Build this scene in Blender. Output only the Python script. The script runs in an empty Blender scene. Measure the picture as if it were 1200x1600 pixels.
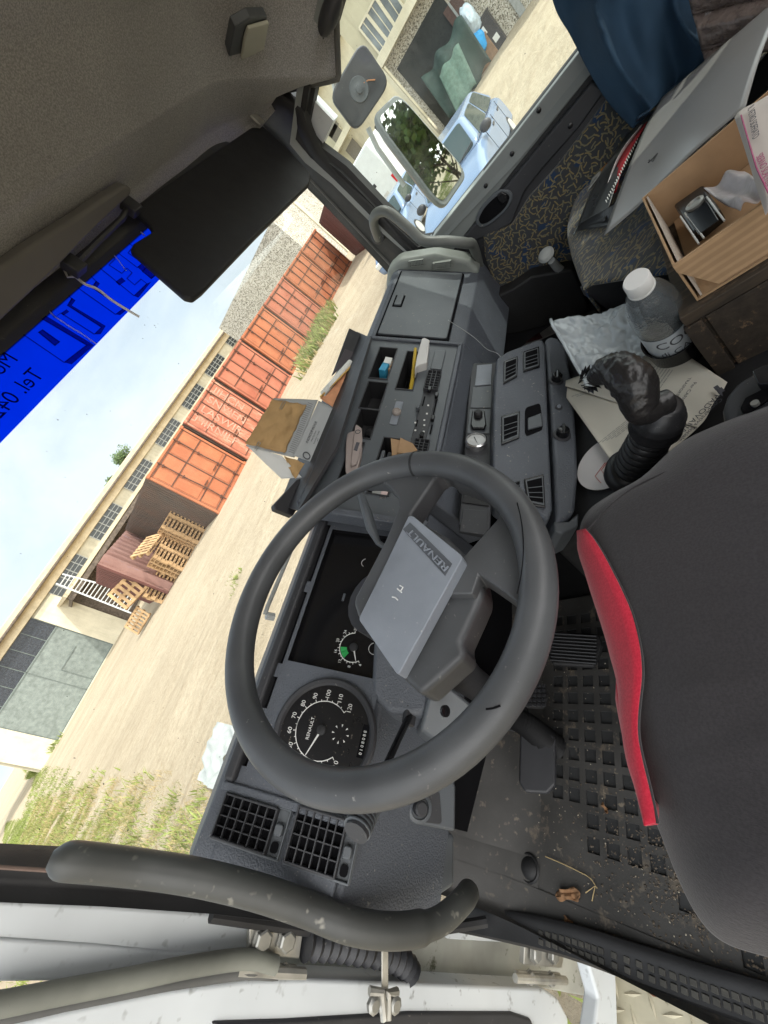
import bpy, bmesh, math, random
from mathutils import Vector, Matrix, noise
random.seed(7)
C = bpy.context.scene.collection
sc = bpy.context.scene
G = -2.20                     # ground level; the camera is the origin, X to the right of the truck, Y forward, Z up

# ------------------------------------------------------------------ camera
F = 644.757
RM = ((0.22435747, -0.58437949, -0.77984892), (-0.82028704, 0.31878592, -0.47487337), (0.52611111, 0.74624135, -0.40783692))
cam_d = bpy.data.cameras.new('camera'); cam = bpy.data.objects.new('camera', cam_d); C.objects.link(cam)
cam_d.sensor_fit = 'VERTICAL'; cam_d.sensor_height = 24; cam_d.sensor_width = 18
cam_d.lens = F / 1600 * 24; cam_d.clip_start = 0.01; cam_d.clip_end = 2000
cx, cy, cz = Vector(RM[0]), -Vector(RM[1]), -Vector(RM[2])
m = Matrix((cx, cy, cz)).transposed().to_4x4(); cam.matrix_world = m
sc.camera = cam
sc.render.resolution_x = 768; sc.render.resolution_y = 1024

# ------------------------------------------------------------------ sky, sun, exposure
SUN_DIR = Vector((-0.50, 0.62, -0.95)).normalized()        # direction the light travels
sun_el = math.asin(-SUN_DIR.z); sun_az = math.atan2(-SUN_DIR.x, -SUN_DIR.y)
w = bpy.data.worlds.new('World'); sc.world = w; w.use_nodes = True
nt = w.node_tree; nt.nodes.clear()
sky = nt.nodes.new('ShaderNodeTexSky'); sky.sky_type = 'NISHITA'; sky.sun_disc = False
sky.sun_elevation = sun_el; sky.sun_rotation = sun_az; sky.dust_density = 2.5; sky.air_density = 1.0; sky.ozone_density = 1.0
tc = nt.nodes.new('ShaderNodeTexCoord'); mp = nt.nodes.new('ShaderNodeMapping'); mp.inputs['Scale'].default_value = (1, 1, 2.2)
nz = nt.nodes.new('ShaderNodeTexNoise'); nz.inputs['Scale'].default_value = 2.1; nz.inputs['Detail'].default_value = 7; nz.inputs['Roughness'].default_value = 0.55
nz.inputs['Distortion'].default_value = 0.4
cr = nt.nodes.new('ShaderNodeValToRGB'); cr.color_ramp.elements[0].position = 0.30; cr.color_ramp.elements[1].position = 0.56
cr.color_ramp.elements[0].color = (0.45, 0.45, 0.45, 1); cr.color_ramp.elements[1].color = (1, 1, 1, 1)
mx = nt.nodes.new('ShaderNodeMixRGB')
sx_ = nt.nodes.new('ShaderNodeSeparateXYZ'); nt.links.new(tc.outputs['Generated'], sx_.inputs[0])
c2 = nt.nodes.new('ShaderNodeValToRGB'); c2.color_ramp.elements[0].position = 0.05; c2.color_ramp.elements[1].position = 0.62   # cloud behind the truck, out of view, made brighter to fill the cab
c2.color_ramp.elements[0].color = (1.0, 0.98, 0.95, 1); c2.color_ramp.elements[1].color = (0.205, 0.226, 0.240, 1)
ma = nt.nodes.new('ShaderNodeMath'); ma.operation = 'MULTIPLY_ADD'; ma.inputs[1].default_value = 0.5; ma.inputs[2].default_value = 0.5
nt.links.new(sx_.outputs[1], ma.inputs[0]); nt.links.new(ma.outputs[0], c2.inputs[0])
sc3 = nt.nodes.new('ShaderNodeVectorMath'); sc3.operation = 'SCALE'; sc3.inputs['Scale'].default_value = 25.0; nt.links.new(c2.outputs[0], sc3.inputs[0]); nt.links.new(sc3.outputs[0], mx.inputs[2])
bg = nt.nodes.new('ShaderNodeBackground'); bg.inputs['Strength'].default_value = 0.115
ou = nt.nodes.new('ShaderNodeOutputWorld')
L = nt.links.new
L(tc.outputs['Generated'], mp.inputs[0]); L(mp.outputs[0], nz.inputs['Vector']); L(nz.outputs[0], cr.inputs[0])
L(cr.outputs[0], mx.inputs[0]); L(sky.outputs[0], mx.inputs[1]); L(mx.outputs[0], bg.inputs[0]); L(bg.outputs[0], ou.inputs[0])
sd = bpy.data.lights.new('sun', 'SUN'); sd.energy = 2.5; sd.angle = math.radians(0.6); sd.color = (1, 0.95, 0.87)
so = bpy.data.objects.new('sun', sd); C.objects.link(so); so.rotation_euler = SUN_DIR.to_track_quat('-Z', 'Y').to_euler()
sc.view_settings.view_transform = 'Standard'; sc.view_settings.look = 'None'
sc.view_settings.exposure = 0.80; sc.view_settings.gamma = 1.0
sc.render.engine = 'CYCLES'; sc.cycles.use_denoising = True
sc.cycles.max_bounces = 8; sc.cycles.diffuse_bounces = 5; sc.cycles.transparent_max_bounces = 16; sc.cycles.transmission_bounces = 6

# ------------------------------------------------------------------ rays of the reference view -> points on real planes
def ray(px, py):
    v = Vector((px - 600., py - 800., F))
    return Vector((sum(RM[i][a] * v[i] for i in range(3)) for a in range(3)))
def onX(px, py, X): r = ray(px, py); return r * (X / r.x)
def onY(px, py, Y): r = ray(px, py); return r * (Y / r.y)
def onZ(px, py, Z): r = ray(px, py); return r * (Z / r.z)
def onP(px, py, p, n): r = ray(px, py); return r * (p.dot(n) / r.dot(n))
V3 = Vector
PI = math.pi

# ------------------------------------------------------------------ mesh builder
def axes(N, up=None):
    N = V3(N).normalized()
    a = V3(up) if up is not None else (V3((0, 0, 1)) if abs(N.z) < 0.95 else V3((0, 1, 0)))
    U = a.cross(N).normalized(); W = N.cross(U); return U, W, N
class MB:
    def __init__(s): s.v = []; s.f = []
    def add(s, vs, fs):
        b = len(s.v); s.v += [V3(p) for p in vs]; s.f += [tuple(i + b for i in f) for f in fs]; return s
    def quad(s, a, b, c, d): return s.add([a, b, c, d], [(0, 1, 2, 3)])
    def poly(s, ps): return s.add(ps, [tuple(range(len(ps)))])
    def box(s, c, d, M=None):
        x, y, z = d[0] / 2, d[1] / 2, d[2] / 2; c = V3(c)
        vs = [V3((i * x, j * y, k * z)) for i in (-1, 1) for j in (-1, 1) for k in (-1, 1)]
        if M is not None: vs = [M @ q for q in vs]
        return s.add([q + c for q in vs], [(0, 1, 3, 2), (4, 6, 7, 5), (0, 4, 5, 1), (2, 3, 7, 6), (0, 2, 6, 4), (1, 5, 7, 3)])
    def b2(s, a, b):
        a = V3(a); b = V3(b); return s.box((a + b) / 2, [abs(b[i] - a[i]) for i in range(3)])
    def prism(s, ps, vec):
        n = len(ps); vec = V3(vec); ps = [V3(p) for p in ps]
        return s.add(ps + [p + vec for p in ps], [tuple(range(n)), tuple(range(2 * n - 1, n - 1, -1))] + [(i, (i + 1) % n, (i + 1) % n + n, i + n) for i in range(n)])
    def loft(s, rings, closed=True, caps=True):
        n = len(rings[0]); vs = [p for r in rings for p in r]; fs = []
        for k in range(len(rings) - 1):
            for i in range(n if closed else n - 1):
                j = (i + 1) % n; fs.append((k * n + i, k * n + j, (k + 1) * n + j, (k + 1) * n + i))
        if caps and closed: fs += [tuple(range(n - 1, -1, -1)), tuple(range((len(rings) - 1) * n, len(rings) * n))]
        return s.add(vs, fs)
    def tube(s, path, r, n=12, caps=True, closed=False, flat=None):
        path = [V3(p) for p in path]; m = len(path); rings = []
        up = None
        for i, p in enumerate(path):
            if closed: t = path[(i + 1) % m] - path[i - 1]
            else: t = path[min(i + 1, m - 1)] - path[max(i - 1, 0)]
            t = t.normalized()
            if up is None: up = t.orthogonal().normalized()
            up = (up - t * up.dot(t)).normalized(); sd_ = t.cross(up)
            rr = r[i] if isinstance(r, (list, tuple)) else r
            rings.append([p + (up * math.cos(a) + sd_ * math.sin(a)) * rr for a in [2 * PI * k / n for k in range(n)]])
        if closed: rings.append(rings[0]); caps = False
        return s.loft(rings, True, caps)
    def lathe(s, prof, o, ax, n=24, caps=True):
        U, W, N = axes(ax); o = V3(o)
        return s.loft([[o + N * h + (U * math.cos(a) + W * math.sin(a)) * max(r, 1e-5) for a in [2 * PI * k / n for k in range(n)]] for r, h in prof], True, caps)
    def grid(s, fn, nu, nv):
        vs = [fn(i / nu, j / nv) for j in range(nv + 1) for i in range(nu + 1)]
        return s.add(vs, [(j * (nu + 1) + i, j * (nu + 1) + i + 1, (j + 1) * (nu + 1) + i + 1, (j + 1) * (nu + 1) + i) for j in range(nv) for i in range(nu)])
    def build(s, name, mat, parent=None, bevel=0, seg=2, smooth=True, sub=0, solid=0, angle=35, recalc=True):
        me = bpy.data.meshes.new(name); me.from_pydata([tuple(p) for p in s.v], [], s.f)
        bm = bmesh.new(); bm.from_mesh(me)
        bmesh.ops.remove_doubles(bm, verts=bm.verts, dist=1e-6)
        if recalc: bmesh.ops.recalc_face_normals(bm, faces=bm.faces)
        bm.to_mesh(me); bm.free()
        o = bpy.data.objects.new(name, me); C.objects.link(o)
        if mat: me.materials.append(mat)
        if smooth:
            me.shade_smooth(); me.set_sharp_from_angle(angle=math.radians(angle))
        if sub:
            d = o.modifiers.new('sub', 'SUBSURF'); d.levels = sub; d.render_levels = sub
        if solid:
            d = o.modifiers.new('solid', 'SOLIDIFY'); d.thickness = solid; d.offset = 0
        if bevel:
            d = o.modifiers.new('bevel', 'BEVEL'); d.width = bevel; d.segments = seg; d.limit_method = 'ANGLE'; d.angle_limit = math.radians(28); d.harden_normals = True
        if parent is not None: put(o, parent)
        return o
def put(o, parent):
    o.parent = parent; o.matrix_parent_inverse = _w(parent).inverted()
def _w(p):
    B = Matrix.LocRotScale(p.location, p.rotation_euler, p.scale)
    return (_w(p.parent) @ p.matrix_parent_inverse @ B) if p.parent else B
def thing(name, label, cat, loc=(0, 0, 0), rz=0, group=None):
    o = bpy.data.objects.new(name, None); C.objects.link(o); o.empty_display_size = 0.1
    o.location = loc; o.rotation_euler = (0, 0, rz); o['label'] = label; o['category'] = cat
    if group: o['group'] = group
    return o
def tag(o, label, cat, group=None):
    o['label'] = label; o['category'] = cat
    if group: o['group'] = group
    return o
def struct(o, kind='structure'): o['kind'] = kind; return o
def dup(root, loc, rz, label=None):
    r = root.copy(); C.objects.link(r); r.location = loc; r.rotation_euler = (0, 0, rz)
    if label: r['label'] = label
    for ch in list(root.children):
        c = ch.copy(); C.objects.link(c); c.parent = r
        for g in list(ch.children):
            d = g.copy(); C.objects.link(d); d.parent = c
    return r
class Fr:
    'a flat frame: origin, U and V in the plane, N out of it'
    def __init__(s, O, U, V):
        s.O = V3(O); s.U = V3(U).normalized(); V = V3(V); s.V = (V - s.U * V.dot(s.U)).normalized(); s.N = s.U.cross(s.V).normalized()
        if s.N.dot(s.O) > 0: s.N = -s.N           # faces the cab
    def uv(s, px, py):
        p = onP(px, py, s.O, s.N) - s.O; return p.dot(s.U), p.dot(s.V)
    def pt(s, u, v, h=0): return s.O + s.U * u + s.V * v + s.N * h
    def px(s, px, py, h=0): u, v = s.uv(px, py); return s.pt(u, v, h)
def panel_holes(mb, fr, u0, u1, v0, v1, holes, inner=None):
    'flat panel with rectangular holes (u0,u1,v0,v1,depth); walls and floors of the holes go to inner'
    us = sorted({u0, u1, *[h[0] for h in holes], *[h[1] for h in holes]}); vs = sorted({v0, v1, *[h[2] for h in holes], *[h[3] for h in holes]})
    for i in range(len(us) - 1):
        for j in range(len(vs) - 1):
            a, b, c, d = us[i], us[i + 1], vs[j], vs[j + 1]; mu, mv = (a + b) / 2, (c + d) / 2
            if any(h[0] < mu < h[1] and h[2] < mv < h[3] for h in holes): continue
            mb.quad(fr.pt(a, c), fr.pt(b, c), fr.pt(b, d), fr.pt(a, d))
    t = inner or mb
    for (a, b, c, d, dp) in holes:
        q = [fr.pt(a, c), fr.pt(b, c), fr.pt(b, d), fr.pt(a, d)]; r = [p - fr.N * dp for p in q]
        for k in range(4): t.quad(q[k], q[(k + 1) % 4], r[(k + 1) % 4], r[k])
        t.poly(r)
def rrect(u0, u1, v0, v1, r, k=4):
    out = []
    for (cu, cv, a0) in ((u1 - r, v1 - r, 0), (u0 + r, v1 - r, 90), (u0 + r, v0 + r, 180), (u1 - r, v0 + r, 270)):
        for i in range(k + 1):
            a = math.radians(a0 + 90 * i / k); out.append((cu + r * math.cos(a), cv + r * math.sin(a)))
    return out
def slab(mb, fr, pts2, h0, h1): return mb.prism([fr.pt(u, v, h0) for u, v in pts2], fr.N * (h1 - h0))
def text(s, fr, u, v, size, ang, mat, parent, name='lettering', thick=0.0004, h=0.001, flip=False, align='LEFT', sx=1.0, outline=False):
    cu = bpy.data.curves.new('t', 'FONT'); cu.body = s; cu.size = size; cu.extrude = thick; cu.align_x = align
    if outline: cu.fill_mode = 'NONE'; cu.bevel_depth = outline
    to = bpy.data.objects.new('t', cu); C.objects.link(to)
    dg = bpy.context.evaluated_depsgraph_get(); me = bpy.data.meshes.new_from_object(to.evaluated_get(dg))
    bpy.data.objects.remove(to); bpy.data.curves.remove(cu)
    ca, sa = math.cos(ang), math.sin(ang); hand = 1 if fr.U.cross(fr.V).dot(fr.N) > 0 else -1
    for q in me.vertices:
        x, y, z = q.co; x *= sx
        if flip: x = -x
        y *= hand
        q.co = fr.pt(u + x * ca - y * sa, v + x * sa + y * ca, h + z)
    me.name = name; me.materials.clear(); me.materials.append(mat)
    o = bpy.data.objects.new(name, me); C.objects.link(o)
    if parent is not None: put(o, parent)
    return o

def smooth(P, n=6):
    out = []; P = [P[0] * 2 - P[1]] + P + [P[-1] * 2 - P[-2]]
    for i in range(1, len(P) - 2):
        for k in range(n):
            t_ = k / n; a, b_, c, d = P[i - 1], P[i], P[i + 1], P[i + 2]
            out.append(.5 * ((2 * b_) + (-a + c) * t_ + (2 * a - 5 * b_ + 4 * c - d) * t_ * t_ + (-a + 3 * b_ - 3 * c + d) * t_ ** 3))
    return out + [P[-2]]
def rr_px(pts, k=5, f=.22):
    out = []; n = len(pts)
    for i in range(n):
        a, b_, c = V3((*pts[i - 1], 0)), V3((*pts[i], 0)), V3((*pts[(i + 1) % n], 0)); p, q = b_.lerp(a, f), b_.lerp(c, f)
        for j in range(k + 1):
            t_ = j / k; w_ = (p * (1 - t_) ** 2 + b_ * 2 * t_ * (1 - t_) + q * t_ ** 2); out.append((w_.x, w_.y))
    return out
# ------------------------------------------------------------------ materials
def srgb(h):
    h = h.lstrip('#'); c = [int(h[i:i + 2], 16) / 255 for i in (0, 2, 4)]
    return tuple(x / 12.92 if x <= 0.04045 else ((x + 0.055) / 1.055) ** 2.4 for x in c) + (1,)
class NT:
    def __init__(s, name):
        s.m = bpy.data.materials.new(name); s.m.use_nodes = True; s.t = s.m.node_tree; s.t.nodes.clear()
        s.out = s.t.nodes.new('ShaderNodeOutputMaterial')
    def n(s, t, **k):
        d = s.t.nodes.new('ShaderNode' + t)
        for a, b in k.items():
            if a.startswith('i_'): d.inputs[a[2:].replace('_', ' ')].default_value = b
            else: setattr(d, a, b)
        return d
    def l(s, a, b): s.t.links.new(a, b)
    def math(s, op, a, b=None, c=None):
        d = s.n('Math', operation=op)
        for i, x in enumerate((a, b, c)):
            if x is None: continue
            if isinstance(x, (int, float)): d.inputs[i].default_value = x
            else: s.l(x, d.inputs[i])
        return d.outputs[0]
    def noise(s, vec, scale, det=3, rough=0.5, dist=0):
        d = s.n('TexNoise'); d.inputs['Scale'].default_value = scale; d.inputs['Detail'].default_value = det; d.inputs['Roughness'].default_value = rough; d.inputs['Distortion'].default_value = dist
        if vec is not None: s.l(vec, d.inputs['Vector'])
        return d.outputs[0]
    def ramp(s, fac, p0, p1, c0=(0, 0, 0, 1), c1=(1, 1, 1, 1)):
        d = s.n('ValToRGB'); e = d.color_ramp.elements; e[0].position = p0; e[1].position = p1; e[0].color = c0; e[1].color = c1
        s.l(fac, d.inputs[0]); return d.outputs[0]
    def mix(s, fac, a, b, bt='MIX'):
        d = s.n('MixRGB', blend_type=bt)
        for i, x in enumerate((fac, a, b)):
            if isinstance(x, (int, float)): d.inputs[i].default_value = x
            elif isinstance(x, tuple): d.inputs[i].default_value = x
            else: s.l(x, d.inputs[i])
        return d.outputs[0]
    def obj(s): return s.n('TexCoord').outputs['Object']
    def bump(s, h, st, dist=0.01, nrm=None):
        d = s.n('Bump'); d.inputs['Strength'].default_value = st; d.inputs['Distance'].default_value = dist; s.l(h, d.inputs['Height'])
        if nrm is not None: s.l(nrm, d.inputs['Normal'])
        return d.outputs[0]
    def bsdf(s, col, rough=0.5, nrm=None, metal=0, spec=0.5, **k):
        d = s.n('BsdfPrincipled')
        for nm, x in (('Base Color', col), ('Roughness', rough), ('Metallic', metal), ('Specular IOR Level', spec), *[(a.replace('_', ' '), b) for a, b in k.items()]):
            if isinstance(x, (int, float, tuple)): d.inputs[nm].default_value = x
            else: s.l(x, d.inputs[nm])
        if nrm is not None: s.l(nrm, d.inputs['Normal'])
        s.l(d.outputs[0], s.out.inputs[0]); return d
def basic(name, col, rough=0.6, var=0.15, scale=6, grain=0, gscale=400, dust=0, dustcol=(0.30, 0.27, 0.22, 1), dscale=90, metal=0, spec=0.4, rv=0.1, wear=0, wearcol=(0.2, 0.2, 0.2, 1), gdist=0.001, **k):
    t = NT(name); v = t.obj(); c = tuple(col[:3]) + (1,)
    n1 = t.noise(v, scale, 4)
    f = t.ramp(n1, 0.3, 0.7)
    lo = tuple(x * (1 - var) for x in c[:3]) + (1,); hi = tuple(min(1, x * (1 + var)) for x in c[:3]) + (1,)
    colr = t.mix(f, lo, hi)
    if wear:
        colr = t.mix(t.ramp(t.noise(v, scale * 2.2, 8, 0.7), 0.5 + 0.5 * (1 - wear) * 0.6, 0.56 + 0.5 * (1 - wear) * 0.6), colr, wearcol)
    if dust:
        a = t.ramp(t.noise(v, dscale, 2, 0.6), 0.74 - dust * 0.14, 0.80 - dust * 0.10); b = t.ramp(t.noise(v, dscale * 0.06, 3), 0.35, 0.75)
        colr = t.mix(t.math('MULTIPLY', a, b), colr, dustcol)
    rg = t.math('ADD', t.math('MULTIPLY', t.noise(v, scale * 3, 5, 0.6), rv * 2), rough - rv)
    nr = t.bump(t.noise(v, gscale, 2, 0.5), grain, gdist) if grain else None
    t.bsdf(colr, rg, nr, metal, spec, **k); return t.m
# ================================================================== THE YARD OUTSIDE
def m_ground():
    t = NT('yard_gravel'); v = t.obj()
    c = t.mix(t.ramp(t.noise(v, 0.35, 6, 0.6), 0.3, 0.7), srgb('#b2a48d'), srgb('#cabca3'))
    c = t.mix(t.ramp(t.noise(v, 14, 6, 0.75), 0.35, 0.75), c, srgb('#8f7f68'), 'MIX')
    c = t.mix(0.55, c, t.mix(t.ramp(t.noise(v, 0.35, 6, 0.6), 0.3, 0.7), srgb('#b7a992'), srgb('#cdbfa7')))
    mp_ = t.n('Mapping'); mp_.inputs['Scale'].default_value = (0.35, 1.5, 1); mp_.inputs['Rotation'].default_value = (0, 0, 0.10); t.l(v, mp_.inputs[0])
    tr = t.ramp(t.noise(mp_.outputs[0], 1.6, 7, 0.65, 0.5), 0.46, 0.66); c = t.mix(t.math('MULTIPLY', t.ramp(t.noise(v, 5, 8, 0.8), 0.45, 0.7), 0.45), c, srgb('#85775f')); c = t.mix(t.math('MULTIPLY', tr, 0.28), c, srgb('#8d7c63'))
    st = t.ramp(t.noise(v, 55, 2), 0.70, 0.76); c = t.mix(st, c, srgb('#6d6559'))
    h = t.math('ADD', t.noise(v, 30, 6, 0.7), t.math('MULTIPLY', t.noise(mp_.outputs[0], 1.6, 7, 0.65, 0.5), 2))
    t.bsdf(c, 0.95, t.bump(h, 0.9, 0.07), 0, 0.2); return t.m
def m_render(name, col, col2, sc_=0.6, stain=0.4, peb=0):
    t = NT(name); v = t.obj(); c = t.mix(t.ramp(t.noise(v, sc_, 7, 0.65), 0.35, 0.7), srgb(col), srgb(col2))
    mp_ = t.n('Mapping'); mp_.inputs['Scale'].default_value = (2.2, 2.2, 0.22); t.l(v, mp_.inputs[0])
    c = t.mix(t.math('MULTIPLY', t.ramp(t.noise(mp_.outputs[0], 1.3, 6, 0.7), 0.5, 0.75), stain), c, srgb('#6b665b'))
    if peb:
        vo = t.n('TexVoronoi', feature='F1'); vo.inputs['Scale'].default_value = peb; t.l(v, vo.inputs['Vector'])
        bw = t.n('RGBToBW'); t.l(vo.outputs['Color'], bw.inputs[0])
        c = t.mix(t.ramp(bw.outputs[0], 0.25, 0.8), c, t.mix(0.5, c, (0.85, 0.82, 0.75, 1)), 'MIX'); c = t.mix(t.ramp(bw.outputs[0], 0.1, 0.45, (1, 1, 1, 1), (0, 0, 0, 1)), c, srgb('#57534a'))
    t.bsdf(c, 0.9, t.bump(t.noise(v, 12, 4), 0.3, 0.02), 0, 0.2); return t.m
M_ground = m_ground()
M_wall = m_render('aged_cream_render', '#a39f93', '#c3bda9')
M_wallw = m_render('white_painted_render', '#c0b8a2', '#d6ceb8', stain=0.25)
M_fascia = m_render('fibre_cement', '#b5a68b', '#cdbfa3', 1.2, 0.2)
M_pier = m_render('window_pier_render', '#a09a88', '#bdb6a2', 0.8, 0.35)
M_peb = m_render('pebble_dash', '#8e8a7e', '#a8a394', 0.5, 0.3, peb=13)
M_stone = m_render('stone_cladding', '#8b8373', '#b4ab97', 0.5, 0.3, peb=20)
M_cream = m_render('cream_facade', '#a9a28c', '#bfb8a0', 0.5, 0.3)
M_darkglass = basic('dirty_window_glass', (0.030, 0.036, 0.038), 0.25, 0.5, 8, wear=0.5, wearcol=(0.25, 0.26, 0.25, 1))
M_upglass = basic('grey_window_panes', (.16, .18, .19), .3, .4, 1.2, wear=.4, wearcol=(.28, .29, .29, 1))
M_mull = basic('window_bars', (0.30, 0.31, 0.30), 0.7)
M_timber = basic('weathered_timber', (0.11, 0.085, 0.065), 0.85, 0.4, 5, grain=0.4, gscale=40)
M_gate = basic('grey_green_gate', (0.17, 0.195, 0.18), 0.75, 0.22, 3, wear=0.35, wearcol=(0.24, 0.25, 0.22, 1))
M_gated = basic('gate_groove', (0.12, 0.14, 0.13), 0.8)
M_mesh = basic('dark_dirty_panes', (0.022, 0.026, 0.034), 0.5, 0.6, 6, wear=0.55, wearcol=(0.2, 0.21, 0.22, 1))
M_hole_o = basic('panel_gap', (0.01, 0.01, 0.01), .8)
M_alu = basic('ladder_aluminium', (0.55, 0.55, 0.53), 0.45, 0.1, metal=0.3)
M_pallet = basic('pallet_wood', (0.42, 0.27, 0.14), 0.85, 0.35, 3, grain=0.3, gscale=60)
M_leaf = basic('leaves', (0.075, 0.12, 0.03), 0.6, 0.5, 2)
M_leafd = basic('leaves_dark', (0.04, 0.065, 0.022), 0.6, 0.5, 2)
M_grass = basic('weeds_green', (0.19, 0.23, 0.055), 0.7, 0.45, 1.5)
M_straw = basic('weeds_dry', (0.36, 0.28, 0.13), 0.8, 0.35, 2)
M_bark = basic('bark', (0.09, 0.07, 0.05), 0.9, 0.3, 8, grain=0.6, gscale=30)
def m_cont(name, c0, c1, c2, wear=0.45):
    t = NT(name); v = t.obj(); c = t.mix(t.ramp(t.noise(v, 0.9, 7, 0.65), 0.3, 0.72), srgb(c0), srgb(c1))
    mp_ = t.n('Mapping'); mp_.inputs['Scale'].default_value = (3, 3, 0.5); t.l(v, mp_.inputs[0])
    c = t.mix(t.math('MULTIPLY', t.ramp(t.noise(mp_.outputs[0], 2, 8, 0.75), 0.62 - 0.12 * wear, 0.72), 0.8), c, srgb(c2))
    t.bsdf(c, 0.75, t.bump(t.noise(v, 6, 5), 0.25, 0.02), 0, 0.3); return t.m
M_c1 = m_cont('orange_container_paint', '#9c5a3c', '#b2704e', '#6d4331')
M_c2 = m_cont('faded_red_container_paint', '#9b5944', '#b07058', '#86604f')
M_c3 = m_cont('salmon_container_paint', '#9b5643', '#b06e56', '#cfae95', 1.1)
M_cs = m_cont('rusty_shaded_side', '#514841', '#5f4a3e', '#3a3833')  # rusty brown-grey, with the shade on the side walls put into the colour
M_c4 = m_cont('dark_rust_paint', '#5c3a34', '#6d4640', '#3f2a26')
M_c5 = m_cont('pink_faded_container', '#84625a', '#9c7b72', '#7c7284')
M_rust = basic('rusty_bars', (0.10, 0.045, 0.028), 0.8, 0.3, 5)
M_white_wear = m_cont('peeling_white_letters', '#b08c78', '#c9af9c', '#a4553c', 2.6)

g = MB(); N_ = 60
def gz(x, y):
    d = max(0, min(1, (math.hypot(x - 2, y) - 5) / 5)); return G + (noise.noise(V3((x * 0.35, y * 0.5, 0))) * 0.05 + noise.noise(V3((x * 0.05, y * 1.6, 3))) * 0.035) * d * (1 if y < 40 else 0)
def spread(t, s): return s * math.copysign(abs(t) ** 2.6, t)
g.grid(lambda a, b: (lambda x, y: V3((x, y, gz(x, y))))(spread(a * 2 - 1, 900), 12 + spread(b * 2 - 1, 900)), 180, 180)
struct(g.build('ground', M_ground, angle=180))

YW = 54.3
def corr(mb, a, b, z0, z1, n, dep):
    'trapezoid-corrugated sheet from a to b (xy), ribs upright'
    a = V3((a[0], a[1], 0)); b = V3((b[0], b[1], 0)); d = (b - a) / n; nn = d.cross(V3((0, 0, 1))).normalized() * dep
    pts = []
    for i in range(n): pts += [a + d * i, a + d * (i + .42), a + d * (i + .5) + nn, a + d * (i + .92) + nn]
    pts.append(b)
    for i in range(len(pts) - 1):
        p, q = pts[i], pts[i + 1]; mb.quad(V3((p.x, p.y, z0)), V3((q.x, q.y, z0)), V3((q.x, q.y, z1)), V3((p.x, p.y, z1)))
# ---- warehouse
wh = thing('warehouse', 'long cream warehouse with a grey gate and barred windows behind the containers', 'warehouse', (3, YW, G))
zt = 0.127 * YW; xL = -0.125 * YW; xR = 1.225 * YW
b = MB(); b.b2((xL, YW, G), (xR, YW + 14, zt - 0.9)); b.build('wall', M_pier, wh)
b = MB()
pr = [(YW - 1.1, zt - 0.35), (YW - 1.1, zt + 0.1), (YW - 0.6, zt + 0.25), (YW + 14, zt + 0.9), (YW + 14, zt - 0.4), (YW, zt - 0.45), (YW, zt - 1.25), (YW - .35, zt - 1.25), (YW - .35, zt - .45)]
b.prism([(xL - 1.5, y, z) for y, z in pr], (xR - xL + 3, 0, 0)); b.build('roof', M_fascia, wh)
b = MB(); b.tube([(xL - 1.5, YW - 1.15, zt - 0.42), (xR + 1.5, YW - 1.15, zt - 0.42)], 0.13, 8); b.build('gutter', M_timber, wh)
wx = []
for (px_, py_) in ((103, 897), (160, 812), (210, 739), (257, 673), (297, 617), (331, 568), (362, 522), (389, 478)):
    r = ray(px_, py_); wx.append(r.x / r.y * YW)
for i, x in enumerate(wx):
    z0, z1 = 0.0815 * YW, zt - 1.27; hw = 0.042 * YW
    f = MB(); f.b2((x - hw, YW - 0.04, z0), (x + hw, YW - 0.02, z1)); wo = f.build('window', M_darkglass, wh)
    f = MB()
    for k in range(6): xx = x - hw + k * hw * 2 / 5; f.b2((xx - .045, YW - .10, z0), (xx + .045, YW - .045, z1))
    for k in range(1, 3): zz = z0 + (z1 - z0) * k / 3; f.b2((x - hw, YW - .09, zz - .03), (x + hw, YW - .047, zz + .03))
    f.build('window_bar', M_mull, wo)
# canopy along the wall
a0 = onY(410, 0, 1)  # unused
cxa = 0.125 * YW; b = MB()
b.prism([(cxa, YW - .05, 0.080 * YW), (cxa, YW - 7.5, 0.080 * (YW - 7)), (cxa, YW - 7.5, 0.073 * (YW - 7)), (cxa, YW - .05, 0.075 * YW)], (xR - cxa, 0, 0)); b.build('canopy', M_fascia, wh)
b = MB()
for k in range(30):
    x = cxa + 0.4 + k * 2.1; b.b2((x - .08, YW - 7.4, 0.066 * (YW - 7)), (x + .08, YW - .1, 0.072 * (YW - 7)))
b.b2((cxa, YW - 7.42, 0.062 * (YW - 7)), (xR, YW - 7.2, 0.071 * (YW - 7))); b.build('canopy_beam', M_timber, wh)
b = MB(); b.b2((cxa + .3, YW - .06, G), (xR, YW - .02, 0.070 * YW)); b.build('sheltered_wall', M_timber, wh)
# plastered wall section beside the gate
b = MB(); b.b2((0.094 * YW, YW - .30, G), (0.127 * YW + .8, YW - .01, 0.099 * YW)); b.build('plastered_wall', M_wallw, wh)
gt = MB(); gx0, gx1 = -0.076 * YW, 0.093 * YW; gz1 = 0.062 * YW
gt.b2((gx0, YW - .16, G), (gx1, YW - .02, gz1)); go = gt.build('gate', M_gate, wh)
f = MB()
for k in (0.0, .5, 1.0):
    x = gx0 + (gx1 - gx0) * k; f.b2((x - .04, YW - .2, G), (x + .05, YW - .165, gz1))
for k in (0.02, .98):
    z = G + (gz1 - G) * k; f.b2((gx0, YW - .2, z - .05), (gx1, YW - .167, z + .05))
f.b2((gx1 - 3.6, YW - .21, G + .2), (gx1 - 3.52, YW - .168, G + 3.0)); f.b2((gx1 - 3.6, YW - .21, G + 3.0), (gx1 - 1.2, YW - .168, G + 3.08))
f.build('gate_rail', M_gated, go)
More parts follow.
